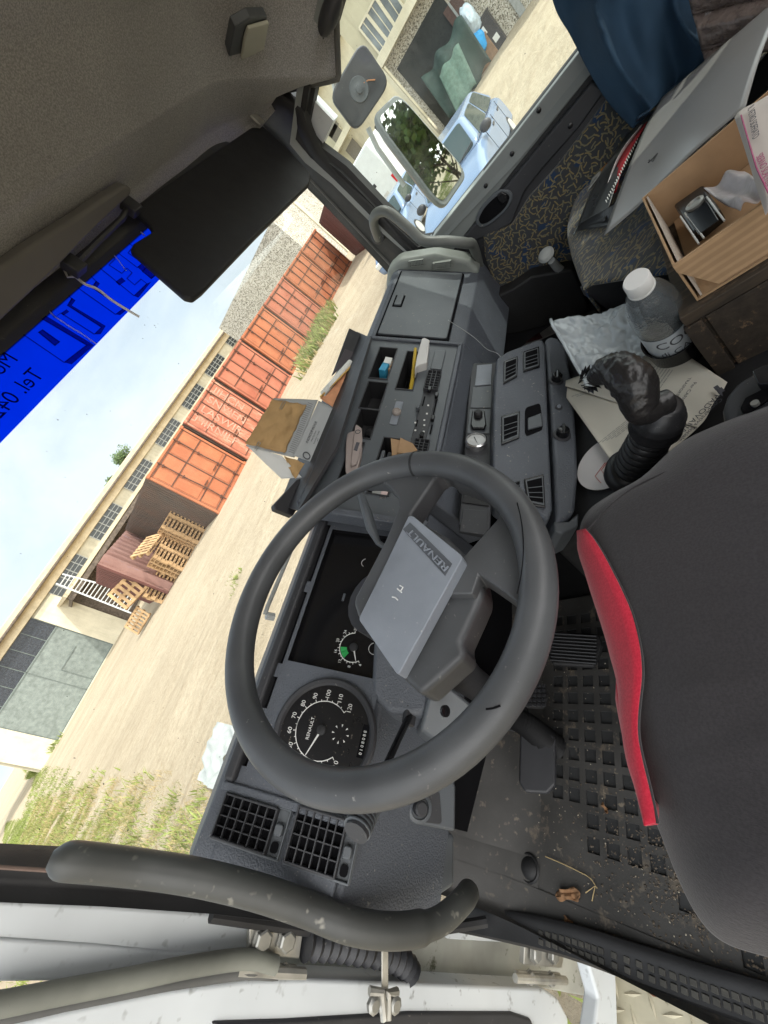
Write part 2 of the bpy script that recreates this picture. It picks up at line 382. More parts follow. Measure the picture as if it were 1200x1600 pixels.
f = MB(); f.b2((gx0, YW - .12, gz1), (gx1, YW - .03, zt - 1.3)); po = f.build('pane', M_mesh, wh)
f = MB()
for k in range(7): x = gx0 + (gx1 - gx0) * k / 6; f.b2((x - .03, YW - .17, gz1), (x + .03, YW - .125, zt - 1.3))
f.build('window_bar', M_gated, po)
b = MB(); b.b2((gx0 - 2.4, YW - .25, G), (gx0 - .02, YW - .01, 0.10 * YW)); b.build('end_wall', M_wallw, wh)
b = MB(); b.b2((gx0 - .5, YW - .9, G), (gx1 + .3, YW - .2, G + .06)); b.build('doorstep', M_wallw, wh, bevel=.02)

# ---- containers
S = 1.507; YC = 14.5 * S; CH = 2.59 * S; CW = 2.50 * S
def make_container(name, label, mat, x0, letters=False, group='shipping containers in a row', variant=0, L_=9.1):
    o = thing(name, label, 'container', (x0 + CW / 2, YC, G), 0, group); H = CH; W = CW - 0.16; xa = x0 + .08; xb = xa + W
    b = MB(); fr_ = 0.13
    for x in (xa, xb - fr_): b.b2((x, YC, G), (x + fr_, YC + .14, G + H))
    for z in (G, G + H - fr_): b.b2((xa + fr_, YC + .002, z), (xb - fr_, YC + .14, z + fr_))
    for x in (xa + fr_ / 2, xb - fr_ / 2):
        for z in (G + .07, G + H - .07): b.box((x, YC + .03, z), (.2, .16, .16))
    b.build('frame', mat, o, bevel=.015)
    for s_ in (0, 1):
        u0 = xa + fr_ + s_ * (W - 2 * fr_) / 2 + .015; u1 = u0 + (W - 2 * fr_) / 2 - .03
        d = MB(); d.b2((u0, YC + .05, G + fr_), (u1, YC + .09, G + H - fr_))
        if not letters:
            for (za, zb) in ((.05, .27), (.33, .66), (.71, .95)):
                z0 = G + fr_ + za * (H - .26); z1 = G + fr_ + zb * (H - .26)
                for (p0, p1) in (((u0 + .08), (u0 + u1) / 2 - .05), ((u0 + u1) / 2 + .05, u1 - .08)):
                    d.prism([(p0, YC + .05, z0), (p1, YC + .05, z0), (p1, YC + .05, z1), (p0, YC + .05, z1)], (0, -.025, 0))
        else:
            for k in range(4):
                z0 = G + fr_ + .1 + k * (H - .3) / 4; d.b2((u0 + .06, YC + .03, z0), (u1 - .06, YC + .049, z0 + (H - .4) / 4))
        do = d.build('door', mat, o, bevel=.012, seg=1)
        k = MB(); xm = (u0 + u1) / 2
        pth = [(xm, YC - .02, G + .05), (xm + .03, YC - .05, G + H * .3), (xm - .02, YC - .05, G + H * .55), (xm + .02, YC - .03, G + H - .05)]
        k.tube(pth, .036, 8)
        for zf in (.08, .33, .62, .9): k.b2((xm - .09, YC - .05, G + H * zf), (xm + .09, YC + .05, G + H * zf + .06))
        k.b2((xm - .32 * (1 if s_ else -1) - .16, YC - .04, G + H * .34), (xm - .32 * (1 if s_ else -1) + .16, YC + .02, G + H * .34 + .05))
        k.build('locking_bar', M_rust, do, bevel=0)
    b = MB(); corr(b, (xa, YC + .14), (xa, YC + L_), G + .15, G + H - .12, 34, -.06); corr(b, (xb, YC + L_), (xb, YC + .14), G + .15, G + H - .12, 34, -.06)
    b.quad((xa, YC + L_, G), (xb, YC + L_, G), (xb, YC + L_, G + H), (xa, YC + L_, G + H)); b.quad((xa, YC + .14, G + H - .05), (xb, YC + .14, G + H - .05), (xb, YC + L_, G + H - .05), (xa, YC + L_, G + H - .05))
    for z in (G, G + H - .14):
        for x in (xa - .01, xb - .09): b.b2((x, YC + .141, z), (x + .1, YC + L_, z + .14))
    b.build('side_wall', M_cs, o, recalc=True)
    b = MB()
    for zf in (.06, .30, .69, .95): b.b2((xa + fr_, YC + .018, G + H * zf - .028), (xb - fr_, YC + .052, G + H * zf + .028))
    for x in (xa + fr_, xa + W / 2, xb - fr_): b.b2((x - .025, YC + .012, G + fr_), (x + .025, YC + .052, G + H - fr_))
    b.build('door_gasket', M_rust, o)
    if letters:
        fr = Fr((xa + .3, YC + .02, G + H - .5), (1, 0, 0), (0, 0, 1)); fr.N = V3((0, -1, 0))
        for j, s_ in enumerate(('MIRNILP', 'LASWIR', 'SNVIEN', 'JIHCN')):
            text(s_, fr, 0.12 + j * (CW - .6) / 4, 0.15, .72, -PI / 2, M_white_wear, o, 'faded_letters', .004, .004)
    return o
xs = 0.438 * YC
labs = ['bright orange container at the left end of the row, next to the stacked pallets', 'faded red container with peeling white letters, second from the pallets',
        'red-orange container third from the pallets, behind the paper bag on the dash', 'orange container in mid row, fourth from the pallets', 'orange container standing just left of the yellow-green weeds',
        'orange container directly behind the yellow-green weeds', 'salmon container at the far right end of the row, beside the dark rusty one']
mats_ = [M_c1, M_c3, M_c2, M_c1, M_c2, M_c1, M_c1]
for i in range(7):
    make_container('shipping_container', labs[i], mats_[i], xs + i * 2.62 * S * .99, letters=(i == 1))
# dark rusty container standing askew at the end of the row
o = thing('shipping_container', 'dark rusty container standing askew at the right end of the orange row', 'container', (35.5, 19.8, G))
A = V3((37.6, 21.7, 0)); Bp = V3((29.6, 15.4, 0)); d_ = (Bp - A).normalized(); q_ = V3((-d_.y, d_.x, 0)) * -1
if q_.dot(V3((1, 0, 0))) < 0: q_ = -q_
b = MB(); corr(b, A, Bp, G + .2, G + CH - .2, 30, .07); W_ = q_ * 1.5
b.poly([A + V3((0, 0, G + CH)), Bp + V3((0, 0, G + CH)), Bp + W_ + V3((0, 0, G + CH)), A + W_ + V3((0, 0, G + CH))]); b.build('side_wall', M_c4, o)
b = MB()
for z in (G, G + CH - .2): b.prism([A + V3((0, 0, z)), Bp + V3((0, 0, z)), Bp + V3((0, 0, z + .2)), A + V3((0, 0, z + .2))], q_ * .15)
for P_ in (A, Bp - d_ * .15): b.prism([P_ + V3((0, 0, G)) - q_ * .01, P_ + d_ * .15 + V3((0, 0, G)) - q_ * .01, P_ + d_ * .15 + V3((0, 0, G + CH)) - q_ * .01, P_ + V3((0, 0, G + CH)) - q_ * .01], q_ * .16)
b.build('frame', M_c4, o)
b = MB(); b.prism([Bp + V3((0, 0, G)), Bp + W_ + V3((0, 0, G)), Bp + W_ + V3((0, 0, G + CH)), Bp + V3((0, 0, G + CH))], -d_ * .1); b.build('door', M_c4, o)
# pink container in the recess
o = thing('shipping_container', 'faded pink corrugated container in the recess between the ladder and the pallets', 'container', (8, 30, G))
P1 = onY(150, 880, 17.4 * S); P2 = onY(207, 818, 22.8 * S); P0 = V3((0.19 * 24 * S, 24 * S, 0)); P1.z = P2.z = 0
z1 = 0.062 * 17.4 * S
b = MB(); corr(b, (P1.x, P1.y), (P2.x, P2.y), G, z1, 13, .42); b.build('side_wall', M_c5, o, smooth=False)
b = MB(); corr(b, (P0.x, P0.y), (P1.x, P1.y), G, z1, 12, .10); b.build('end_wall', M_c4, o)
b = MB(); b.poly([(P1.x, P1.y, z1), (P2.x, P2.y, z1), (P0.x + P2.x - P1.x, P0.y + P2.y - P1.y, z1), (P0.x, P0.y, z1)]); b.build('roof', M_c5, o)

# ---- pallets
def make_pallet(nm='pallet'):
    o = thing(nm, '', 'pallet'); b = MB()
    for k in range(7): b.b2((-.6 + k * .183, -.4, .125), (-.6 + k * .183 + .10, .4, .147))
    for y in (-.4, -.05, .3): b.b2((-.6, y, .10), (.6, y + .1, .124))
    b.build('top_boards', M_pallet, o)
    b = MB()
    for y in (-.4, -.05, .3):
        b.b2((-.6, y, 0), (.6, y + .1, .022))
        for x in (-.6, -.07, .46): b.b2((x, y, .022), (x + .14, y + .1, .10))
    b.build('bottom_boards', M_pallet, o); return o
pal0 = make_pallet(); used_ = []
def pallet(loc, rot, scl, label):
    if not used_: o = pal0; used_.append(1); o.location = loc; o['label'] = label
    else: o = dup(pal0, loc, 0, label)
    o.rotation_euler = rot; o.scale = (scl,) * 3; o['group'] = 'pallets piled beside the orange container'; return o
def gp(px_, py_, z=G): return onZ(px_, py_, z)
pb = gp(322, 826); sc_p = 1.45
used_.clear()
names_ = ['bottom', 'second', 'third', 'fourth', 'fifth', 'sixth', 'seventh', 'eighth', 'ninth', 'topmost']
for k in range(10):
    pallet((pb.x - .2, pb.y + .5, G + k * .147 * sc_p), (0, 0, random.uniform(-.04, .04)), sc_p, names_[k] + ' pallet in the pile touching the orange container')
pb2 = V3((pb.x - 1.9, pb.y + 1.3, 0))
for k in range(8):
    pallet((pb2.x, pb2.y, G + k * .147 * sc_p), (0, 0, .25 + random.uniform(-.05, .05)), sc_p, names_[k if k < 7 else 9] + ' pallet in the middle pile, left of the one at the orange container')
pallet((pb2.x - .1, pb2.y - .2, G + 8.2 * .147 * sc_p + .35), (.55, .1, .4), sc_p, 'pallet lying tilted on top of the middle pile')
pb3 = V3((pb.x - 3.4, pb.y + 2.6, 0))
for k in range(5):
    pallet((pb3.x, pb3.y, G + k * .147 * sc_p), (0, 0, -.2 + random.uniform(-.1, .1)), sc_p, names_[k if k < 4 else 9] + ' pallet in the low pile below the propped pallet')
pallet((pb3.x - .6, pb3.y + .3, G + 1.75), (1.25, .25, -.35), sc_p * 1.15, 'pallet propped upright on the low pile in front of the pink container')
pallet((pb3.x - 1.9, pb3.y + 1.3, G + .55), (1.15, 0, -.6), sc_p * .8, 'small pallet leaning at the foot of the ladder')
# ---- ladder
o = thing('ladder', 'pale aluminium ladder leaning against the warehouse canopy', 'ladder', (10, 52, G))
la, lb = onY(88, 912, YW - 8), onY(98, 897, YW - 8); lc, ld = gp(203, 962), gp(222, 930)
lc = onY(205, 958, YW - 12); ld = onY(224, 930, YW - 12)
b = MB(); b.tube([lc, la], .07, 6); b.build('rail', M_alu, o); b = MB(); b.tube([ld, lb], .07, 6); b.build('rail', M_alu, o)
for k in range(1, 20):
    b = MB(); t_ = k / 20; b.tube([lc.lerp(la, t_), ld.lerp(lb, t_)], .045, 6); b.build('rung', M_alu, o)

# ---- buildings on the right
o = thing('building', 'grey pebble-dashed building with a pale pilaster beyond the end of the container row', 'building', (55, 32, G))
q = [(30.7 * S, 20 * S), (46 * S, 23.2 * S), (44 * S, 33 * S), (28.7 * S, 30 * S)]
b = MB(); b.prism([(x, y, G) for x, y in q], (0, 0, 0.207 * 20 * S - G)); b.build('wall', M_peb, o)
b = MB(); t0 = V3((q[0][0], q[0][1], 0)); t1 = V3((q[1][0], q[1][1], 0)); dd = (t1 - t0).normalized(); nn = V3((dd.y, -dd.x, 0))
p_ = t0 + dd * 8.5
b.prism([p_ + nn * .02, p_ + dd * 1.1 + nn * .02, p_ + dd * 1.1 + nn * .15, p_ + nn * .15], (0, 0, 0)) if False else b.prism([p_ + nn * .01 + V3((0, 0, G)), p_ + dd * 1.1 + nn * .01 + V3((0, 0, G)), p_ + dd * 1.1 + nn * .16 + V3((0, 0, G)), p_ + nn * .16 + V3((0, 0, G))], (0, 0, 0.2 * 20 * S - G)); b.build('pilaster', M_wallw, o)
XB = 16.5 * -G
o = thing('building', 'stone-clad workshop with a cream canopy edge, brown door and dark opening across the yard', 'building', (XB, 3, G))
def XP(px_, py_, dx=0): return onX(px_, py_, XB + dx)
b = MB(); b.b2((XB, -14, G), (XB + 9, 0.283 * XB, 5.2)); b.build('wall', M_stone, o)
b = MB(); b.b2((XB - .3, -14, 0.085 * XB), (XB - .01, 0.30 * XB, 0.175 * XB)); wl = b.build('upper_wall', M_cream, o)
b = MB(); b.b2((XB - 1.4, -14, 0.073 * XB), (XB - .31, 0.288 * XB, 0.086 * XB)); b.build('canopy', M_wallw, o, bevel=.02)
b = MB()
for y in (0.285 * XB - .25, -3.0): b.b2((XB - 1.3, y, G), (XB - 1.05, y + .25, 0.0729 * XB))
b.build('post', M_wallw, o)
for q in ([(561, 44), (572, 23), (605, 65), (593, 84)], [(573, 21), (586, -4), (618, 43), (606, 63)], [(587, -6), (602, -34), (634, 16), (619, 41)]):
    f = MB(); f.prism([XP(x, y, -.34) for x, y in q], (.02, 0, 0)); wo = f.build('window', M_upglass, o)
    P_ = [XP(x, y, -.36) for x, y in q]; f = MB()
    for k in range(4): f.tube([P_[k], P_[(k + 1) % 4]], .07, 4)
    f.tube([P_[0].lerp(P_[1], .5), P_[3].lerp(P_[2], .5)], .03, 4); f.build('window_frame', M_wallw, wo)
b = MB(); b.b2((XB - .06, 6.1, G), (XB - .01, 9.9, .055 * XB)); b.build('workshop_opening', basic('dark_interior', (.03, .032, .03), .9), o)
b = MB(); b.b2((XB - .22, 0.150 * XB, G), (XB - .02, 0.178 * XB, 0.035 * XB)); do = b.build('door', basic('brown_door', (.085, .045, .035), .6, .2), o)
b = MB(); b.b2((XB - .26, 0.164 * XB, G), (XB - .225, 0.167 * XB, 0.035 * XB)); b.build('door_rail', M_mull, do)
b = MB(); b.b2((XB - .12, 0.098 * XB, G), (XB - .02, 0.108 * XB, 0.03 * XB)); b.build('downpipe', M_mull, o)
# stuff in front of the workshop
M_dg = basic('green_sheet', (.035, .06, .05), .6, .3, 1.5); M_lg = basic('pale_green_sheet', (.12, .19, .15), .5, .2)
o = thing('tarpaulin', 'dark green tarpaulin draped in front of the stone workshop wall', 'tarpaulin', (XB - 2, 7, G))
b = MB(); b.grid(lambda u, v: V3((XB - 1.8 - .8 * v + .25 * math.sin(9 * u), 5.6 + 3.2 * u, 0.4 - 2.5 * v + .15 * math.sin(14 * u))), 24, 8); b.build('sheet', M_dg, o, solid=.02)
b = MB(); b.grid(lambda u, v: V3((XB - 2.4 - .7 * v, 6.3 + 1.6 * u + .3 * v, -.2 - 1.9 * v + .08 * math.sin(11 * u))), 16, 8); b.build('pale_flap', M_lg, o, solid=.02)
M_crd = basic('cardboard_outdoor', (.28, .17, .10), .8, .15); M_bk = basic('black_crate_plastic', (.03, .03, .035), .5, .2); M_wh = basic('white_print', (.7, .7, .66), .6, .05)
def crate(px_, py_, dx, w_, h_, mat, name, label, cat, prints=()):
    p = gp(px_, py_); p.x = min(p.x, XB - .3); o = thing(name, label, cat, (p.x, p.y, G)); b = MB()
    b.b2((p.x - dx, p.y - w_ / 2, G + .01), (p.x, p.y + w_ / 2, G + h_)); b.build('body', mat, o, bevel=.02)
    b = MB(); b.b2((p.x - dx - .03, p.y - w_ / 2 - .03, G + h_ - .12), (p.x + .03, p.y + w_ / 2 + .03, G + h_ + .015)); b.build('lid', mat, o, bevel=.015)
    for (a_, c_, s_) in prints: b = MB(); b.b2((p.x - dx - .008, p.y + a_ - s_, G + c_ - s_), (p.x - dx + .01, p.y + a_ + s_, G + c_ + s_)); b.build('printed_panel', M_wh, o)
    return o, p
crate(768, 88, .8, 1.6, 1.15, M_crd, 'cardboard_box', 'brown cardboard box on the ground below the blue bag by the workshop', 'box', ((.1, .6, .15),))
crate(785, 62, .7, 1.1, 1.7, M_bk, 'crate', 'tall black crate with white print just right of the brown cardboard box', 'crate', ((.1, 1.2, .18), (-.25, .5, .15)))
crate(751, 103, .6, .9, 1.35, M_bk, 'crate', 'black crate with white print to the left of the brown cardboard box', 'crate', ((.1, 1.0, .2), (-.1, .35, .08)))
o = thing('bag', 'bright blue and white plastic bag piled on the boxes by the brown door', 'bag', (XB - 1, 5.2, G))
b = MB(); bc = onX(747, 65, XB - 1.0)
def blob(c, r, sx=1, sy=1, sz=1, amp=.25, f=2.0, nu=20, nv=12):
    def fn(u, v):
        a = u * 2 * PI; t = v * PI; d = V3((math.sin(t) * math.cos(a), math.sin(t) * math.sin(a), math.cos(t)))
        k = r * (1 + amp * noise.noise(d * f + V3(c) * 3)); return V3(c) + V3((d.x * sx, d.y * sy, d.z * sz)) * k
    return fn
b.grid(blob(bc, .55, .8, .8, 1.1), 20, 12); b.build('bag_body', basic('blue_plastic', (.02, .35, .75), .4, .15), o)
b = MB(); b.grid(blob(bc + V3((0, -.3, .95)), .6, .8, .7, 1.2), 20, 12); b.build('bag_top', basic('white_plastic_bag', (.55, .65, .72), .4, .25), o)
# far house and white van
o = thing('house', 'cream two-storey house with brown shutters seen past the truck mirror', 'house', (80, 33, G)); XH = 78
b = MB(); b.b2((XH, 0.405 * XH, G), (XH + 12, 0.60 * XH, 0.17 * XH)); b.build('wall', M_cream, o)
b = MB(); b.b2((XH - 1.2, 0.28 * XH, 0.155 * XH), (XH + 13, 0.61 * XH, 0.165 * XH)); b.build('roof', M_wallw, o)
b = MB(); b.b2((XH + .6, 0.28 * XH, G), (XH + 12, 0.405 * XH - .01, 0.154 * XH)); b.build('side_wing', M_wallw, o)
for (pa, pc, w_) in (((503, 180), (520, 203), 0), ((522, 205), (530, 214), 0), ((549, 228), (560, 242), 0)):
    u_ = onX(*pa, XH); v_ = onX(*pc, XH); f = MB(); f.b2((XH - .1, min(u_.y, v_.y) - .9, min(u_.z, v_.z) - .4), (XH - .02, max(u_.y, v_.y) + .9, max(u_.z, v_.z) + .4)); f.build('shutter', basic('brown_shutter', (.15, .13, .10), .7, .1), o)
b = MB(); b.b2((XH - 2, 0.30 * XH, 0.075 * XH), (XH - .1, 0.50 * XH, 0.085 * XH)); b.build('balcony', M_wallw, o)
vx, vy = 27.0, 11.9
o = thing('van', 'white box van parked at the far side of the yard with red tail lights', 'van', (vx, vy, G))
M_van = basic('white_van_paint', (.62, .65, .66), .35, .05, 3)
z1 = 0.096 * vy * 1.0
b = MB(); b.b2((vx, vy - 1.4, G + .55), (vx + 4.6, vy + 1.0, z1)); b.build('body', M_van, o, bevel=.12, seg=3)
for y in (vy - 1.25, vy + .85):
    b = MB(); b.b2((vx - .03, y - .09, G + .9), (vx + .03, y + .09, G + 1.45)); b.build('tail_light', basic('red_lens', (.5, .02, .03), .2), o, bevel=.02)
b = MB(); b.b2((vx - .012, vy - .5, G + 1.0), (vx + .02, vy + .15, G + 1.18)); b.build('number_plate', basic('plate_white', (.5, .5, .48), .5), o)
b = MB(); b.b2((vx - .14, vy - 1.4, G + .45), (vx + .05, vy + 1.0, G + .62)); b.build('bumper', M_bk, o, bevel=.04)
b = MB(); b.b2((vx - .015, vy - .25, G + 1.75), (vx + .01, vy - .05, G + 1.95)); b.build('badge', M_bk, o)
for (x_, y_) in ((vx + .9, vy - 1.35), (vx + .9, vy + .95), (vx + 3.8, vy - 1.35), (vx + 3.8, vy + .95)):
    b = MB(); b.lathe([(.30, -.12), (.36, -.10), (.36, .10), (.30, .12)], (x_, y_, G + .36), (0, 1, 0), 20); wo = b.build('wheel', basic('tyre', (.02, .02, .02), .8), o)
    b = MB(); b.lathe([(.20, -.13), (.20, .13)], (x_, y_, G + .36), (0, 1, 0), 16); b.build('rim', M_alu, wo)

# ---- cars
M_blue = basic('light_blue_car_paint', (.17, .235, .35), .16, .05, 2, spec=.6, rv=.02, dust=.4, dscale=30)
M_cg = NT('car_glass'); M_cg.bsdf((.03, .05, .05, 1), .04, None, 0, 1.0); M_cg = M_cg.m
def make_car(loc, label):
    o = thing('car', label, 'car', (0, 0, 0), 0, 'light blue cars parked side by side')
    prof = [(0, .28), (-.02, .55), (.06, .74), (.45, .88), (1.05, .97), (3.75, .98), (4.02, .92), (4.10, .60), (4.08, .28)]
    b = MB(); b.prism([(x, 0, z) for x, z in prof], (0, 1.66, 0)); b.build('body', M_blue, o, bevel=.15, seg=5)
    lo = [(1.02, .96), (3.95, .96)]; hi = [(1.75, 1.44), (3.55, 1.44)]; y0, y1, i_ = .06, 1.60, .17
    c = [V3((lo[0][0], y0, .96)), V3((lo[1][0], y0, .96)), V3((lo[1][0], y1, .96)), V3((lo[0][0], y1, .96))]
    t = [V3((hi[0][0], y0 + i_, 1.44)), V3((hi[1][0], y0 + i_, 1.44)), V3((hi[1][0], y1 - i_, 1.44)), V3((hi[0][0], y1 - i_, 1.44))]
    b = MB(); b.loft([c, t]); b.build('roof', M_blue, o, bevel=.10, seg=5)
    def pane(a, b_, c_, d_, name, u0, u1, v0, v1, off=.008):
        def p(u, v): return a.lerp(b_, u).lerp(d_.lerp(c_, u), v)
        n = (b_ - a).cross(d_ - a).normalized(); ctr = V3((2.5, .83, 1.1))
        if n.dot((a + c_) / 2 - ctr) < 0: n = -n
        m_ = MB(); pts = []
        for (u, v) in rrect(u0, u1, v0, v1, .07): pts.append(p(u, v) + n * off)
        m_.prism(pts, -n * .03); return m_.build(name, M_cg, o)
    pane(c[0], c[3], t[3], t[0], 'windscreen', .07, .93, .08, .92); pane(c[1], c[2], t[2], t[1], 'rear_window', .1, .9, .1, .9)
    for (A_, B_, C_, D_) in ((c[0], c[1], t[1], t[0]), (c[3], c[2], t[2], t[3])):
        pane(A_, B_, C_, D_, 'side_window', .10, .50, .08, .90); pane(A_, B_, C_, D_, 'side_window', .54, .90, .08, .90)
    for y in (-.16, 1.66):
        b = MB(); b.grid(blob((1.32, y + .08, 1.02), .12, .7, 1.0, .75, 0), 16, 10); b.build('side_mirror', M_bk, o)
    for y in (-.015, 1.64):
        for x in (2.1, 3.05): b = MB(); b.b2((x, y, .80), (x + .2, y + .035, .84)); b.build('door_handle', M_bk, o, bevel=.01)
    b = MB()
    for y in (-.004, 1.655):
        for x in (1.42, 2.42, 3.32): b.b2((x, y, .34), (x + .014, y + .009, .95))
        b.b2((1.42, y, .34), (3.33, y + .009, .352))
    b.b2((.3, .10, .862), (1.0, .112, .975)) if False else None
    b.build('door_gap', M_hole_o, o)
    for y in (.05, 1.25): b = MB(); b.b2((-.035, y, .55), (.1, y + .36, .72)); b.build('headlight', M_wh, o, bevel=.05)
    b = MB(); b.b2((-.03, .5, .35), (.05, 1.16, .60)); b.build('grille', M_bk, o, bevel=.02)
    b = MB(); b.tube([(1.0, 1.2, .985), (1.12, .6, 1.06)], .012, 6); b.tube([(1.0, .7, .985), (1.12, .2, 1.06)], .012, 6); b.build('wiper', M_bk, o)
    for x in (.72, 3.3):
        for y in (-.005, 1.50):
            b = MB(); b.lathe([(.22, 0), (.31, .015), (.31, .15), (.22, .165)], (x, y, .31), (0, 1, 0), 24); wo = b.build('wheel', basic('tyre', (.02, .02, .02), .8) if False else M_bk, o)
            b = MB(); b.lathe([(.19, -.012), (.19, .175)], (x, y, .31), (0, 1, 0), 20); b.build('rim', M_alu, wo)
    o.location = loc; return o
car = make_car((9.0, 2.40, G), 'light blue car nearest the truck, seen beside the door mirror')
dup(car, (13.6, 6.1, G), 0, 'light blue car half hidden behind the door mirror, further from the truck').name = 'car'

# ---- trees and weeds
def leaves(mb, c, r, n, s, sq=(1, 1, 1)):
    for _ in range(n):
        d = V3((random.gauss(0, 1), random.gauss(0, 1), random.gauss(0, 1))).normalized() * (random.random() ** .45) * r
        p = V3(c) + V3((d.x * sq[0], d.y * sq[1], d.z * sq[2])); a = V3((random.gauss(0, 1), random.gauss(0, 1), random.gauss(0, 1))).normalized() * s * random.uniform(.6, 1.3)
        b_ = a.orthogonal().normalized() * s * .5; mb.add([p, p + a * .5 + b_, p + a, p + a * .5 - b_], [(0, 1, 2, 3)])
def tree(x, y, h, cr, label, n=1600, ls=.16, sq=(1, 1, 1), mat=None, group='trees beyond the warehouse roof'):
    o = thing('tree', label, 'tree', (x, y, G), 0, group); b = MB(); zc = G + h
    b.tube([(x, y, G), (x + .1, y, G + h * .5), (x, y + .1, zc - cr * .2)], [.05 * h / 2, .035 * h / 2, .015 * h / 2], 8)
    lf = MB(); tips = []
    for k in range(9):
        a = random.uniform(0, 2 * PI); e = random.uniform(.1, 1.2); q = V3((x + math.cos(a) * cr * .65 * math.cos(e) * sq[0], y + math.sin(a) * cr * .65 * math.cos(e) * sq[1], zc - cr * .3 + math.sin(e) * cr * .8)); tips.append(q)
        b.tube([(x, y, G + h * random.uniform(.45, .8)), q], [.02 * h / 2, .006 * h / 2], 5)
    b.build('trunk', M_bark, o)
    for q in tips: leaves(lf, q, cr * random.uniform(.35, .55), n // 9, ls)
    lf.build('crown', mat or M_leaf, o, smooth=False, recalc=False)
for (px_, py_, Y_, r_, lab) in ((198, 715, 62, 2.0, 'tall thin tree top rising over the middle of the warehouse roof'), (180, 757, 60, 1.3, 'small tree top just left of the taller one over the warehouse roof'),
                               (452, 372, 48, 2.3, 'tree rising behind the orange containers near the pebble-dashed building'), (435, 402, 50, 1.8, 'small leafy tree behind the containers beside the lamp arm')):
    p = onY(px_, py_, Y_); tree(p.x, p.y, p.z - G, r_, lab, 1400, .28)
# trees behind the truck (seen only in the door mirror)
for k in range(12):
    x = 1.0 + k * 1.05; y = -13.5 + random.uniform(-1, 1)
    tree(x, y, random.uniform(2.3, 3.4), random.uniform(1.5, 2.1), 'low bushy tree in the dense row behind the truck, reflected in the door mirror', 1700, .17, group='bushes reflected in the door mirror', mat=M_leaf, sq=(1, 1, 1.25))
def tuft(mb, x, y, n, h, r, lean=.5, w_=.012):
    for _ in range(n):
        a = random.uniform(0, 2 * PI); rr = r * random.random() ** .5; p = V3((x + math.cos(a) * rr, y + math.sin(a) * rr, gz(x, y) - .02))
        hh = h * random.uniform(.5, 1.2); d = V3((random.gauss(0, lean) * hh, random.gauss(0, lean) * hh, hh)); s_ = V3((math.cos(a), math.sin(a), 0)) * w_ * random.uniform(.7, 1.5)
        q = p + d * .5 + V3((0, 0, hh * .12)); mb.add([p - s_, p + s_, q + s_ * .7, q - s_ * .7, p + d], [(0, 1, 2, 3), (3, 2, 4)])
def weeds(poly_px, n, h, r, nb, name, mat, w_=.012, ztop=G, lean=.5):
    mb = MB(); xs_ = [p[0] for p in poly_px]; ys_ = [p[1] for p in poly_px]; k = 0; P_ = [gp(*p) for p in poly_px]
    def inside(x, y):
        c = False
        for i in range(len(P_)):
            a, b_ = P_[i], P_[i - 1]
            if (a.y > y) != (b_.y > y) and x < (b_.x - a.x) * (y - a.y) / (b_.y - a.y) + a.x: c = not c
        return c
    x0, x1 = min(p.x for p in P_), max(p.x for p in P_); y0, y1 = min(p.y for p in P_), max(p.y for p in P_); tries = 0
    while k < n and tries < n * 60:
        tries += 1; x = random.uniform(x0, x1); y = random.uniform(y0, y1)
        if not inside(x, y): continue
        if noise.noise(V3((x * 1.1, y * 1.1, 5))) < -.05 and random.random() < .85: continue
        tuft(mb, x, y, nb, h * random.uniform(.5, 1.1), r, lean, w_); k += 1
    o = mb.build(name, mat, None, smooth=False, recalc=False); o['kind'] = 'stuff'; o['label'] = name.replace('_', ' ') + ' growing in the yard'; return o
weeds([(0, 1345), (10, 1285), (150, 1262), (250, 1235), (300, 1225), (420, 1330), (300, 1420), (0, 1420)], 5200, .10, .16, 14, 'green_weeds', M_grass, .0045)
weeds([(30, 1320), (60, 1250), (140, 1225), (290, 1215), (420, 1300), (300, 1400), (60, 1400)], 3400, .13, .2, 10, 'dry_weeds', M_straw, .0035, lean=.9)
weeds([(0, 1190), (30, 1196), (55, 1215), (30, 1300), (0, 1330)], 2200, .22, .4, 16, 'grass_verge', M_grass, .011)
weeds([(90, 1160), (100, 1148), (60, 1205), (45, 1215)], 160, .6, .4, 14, 'grass_verge', M_grass, .03)
weeds([(470, 560), (488, 500), (518, 480), (524, 500), (500, 545), (478, 585)], 150, .65, .5, 20, 'tall_yellow_green_weeds', M_grass, .035, lean=.35)
weeds([(470, 560), (488, 500), (518, 480), (524, 500), (500, 545), (478, 585)], 90, .65, .5, 12, 'tall_straw_weeds', M_straw, .03, lean=.35)
weeds([(380, 690), (395, 690), (388, 725), (375, 722)], 14, .9, .3, 14, 'tall_yellow_green_weeds', M_grass, .03)
weeds([(358, 905), (375, 895), (366, 925)], 6, .12, .2, 14, 'green_weeds', M_grass, .01)
# lamp arm above the containers
o = thing('lamp_arm', 'thin metal arm sticking up above the container row against the sky', 'lamp')
p0, p1 = onY(428, 440, 40), onY(402, 422, 40); b = MB(); b.tube([V3((p0.x, 40, G)), p0, p1], .08, 8); b.build('pole', M_mull, o); b = MB(); b.box(p1, (.5, .3, .12)); b.build('lamp_head', M_mull, o)
# crumpled white sheet lying by the truck
o = thing('plastic_sheet', 'crumpled white plastic sheet lying among the weeds below the windscreen', 'sheet')
c0 = onZ(335, 1205, G + .1)
b = MB(); b.grid(lambda u, v: V3((c0.x - .15 + .7 * u, c0.y - .5 + .75 * v, G + .2 + .18 * noise.noise(V3((u * 2, v * 2, 1))) + .05 * noise.noise(V3((u * 7, v * 7, 2))))), 30, 30); b.build('sheet', basic('white_sheet', (.30, .32, .31), .5, .15), o)
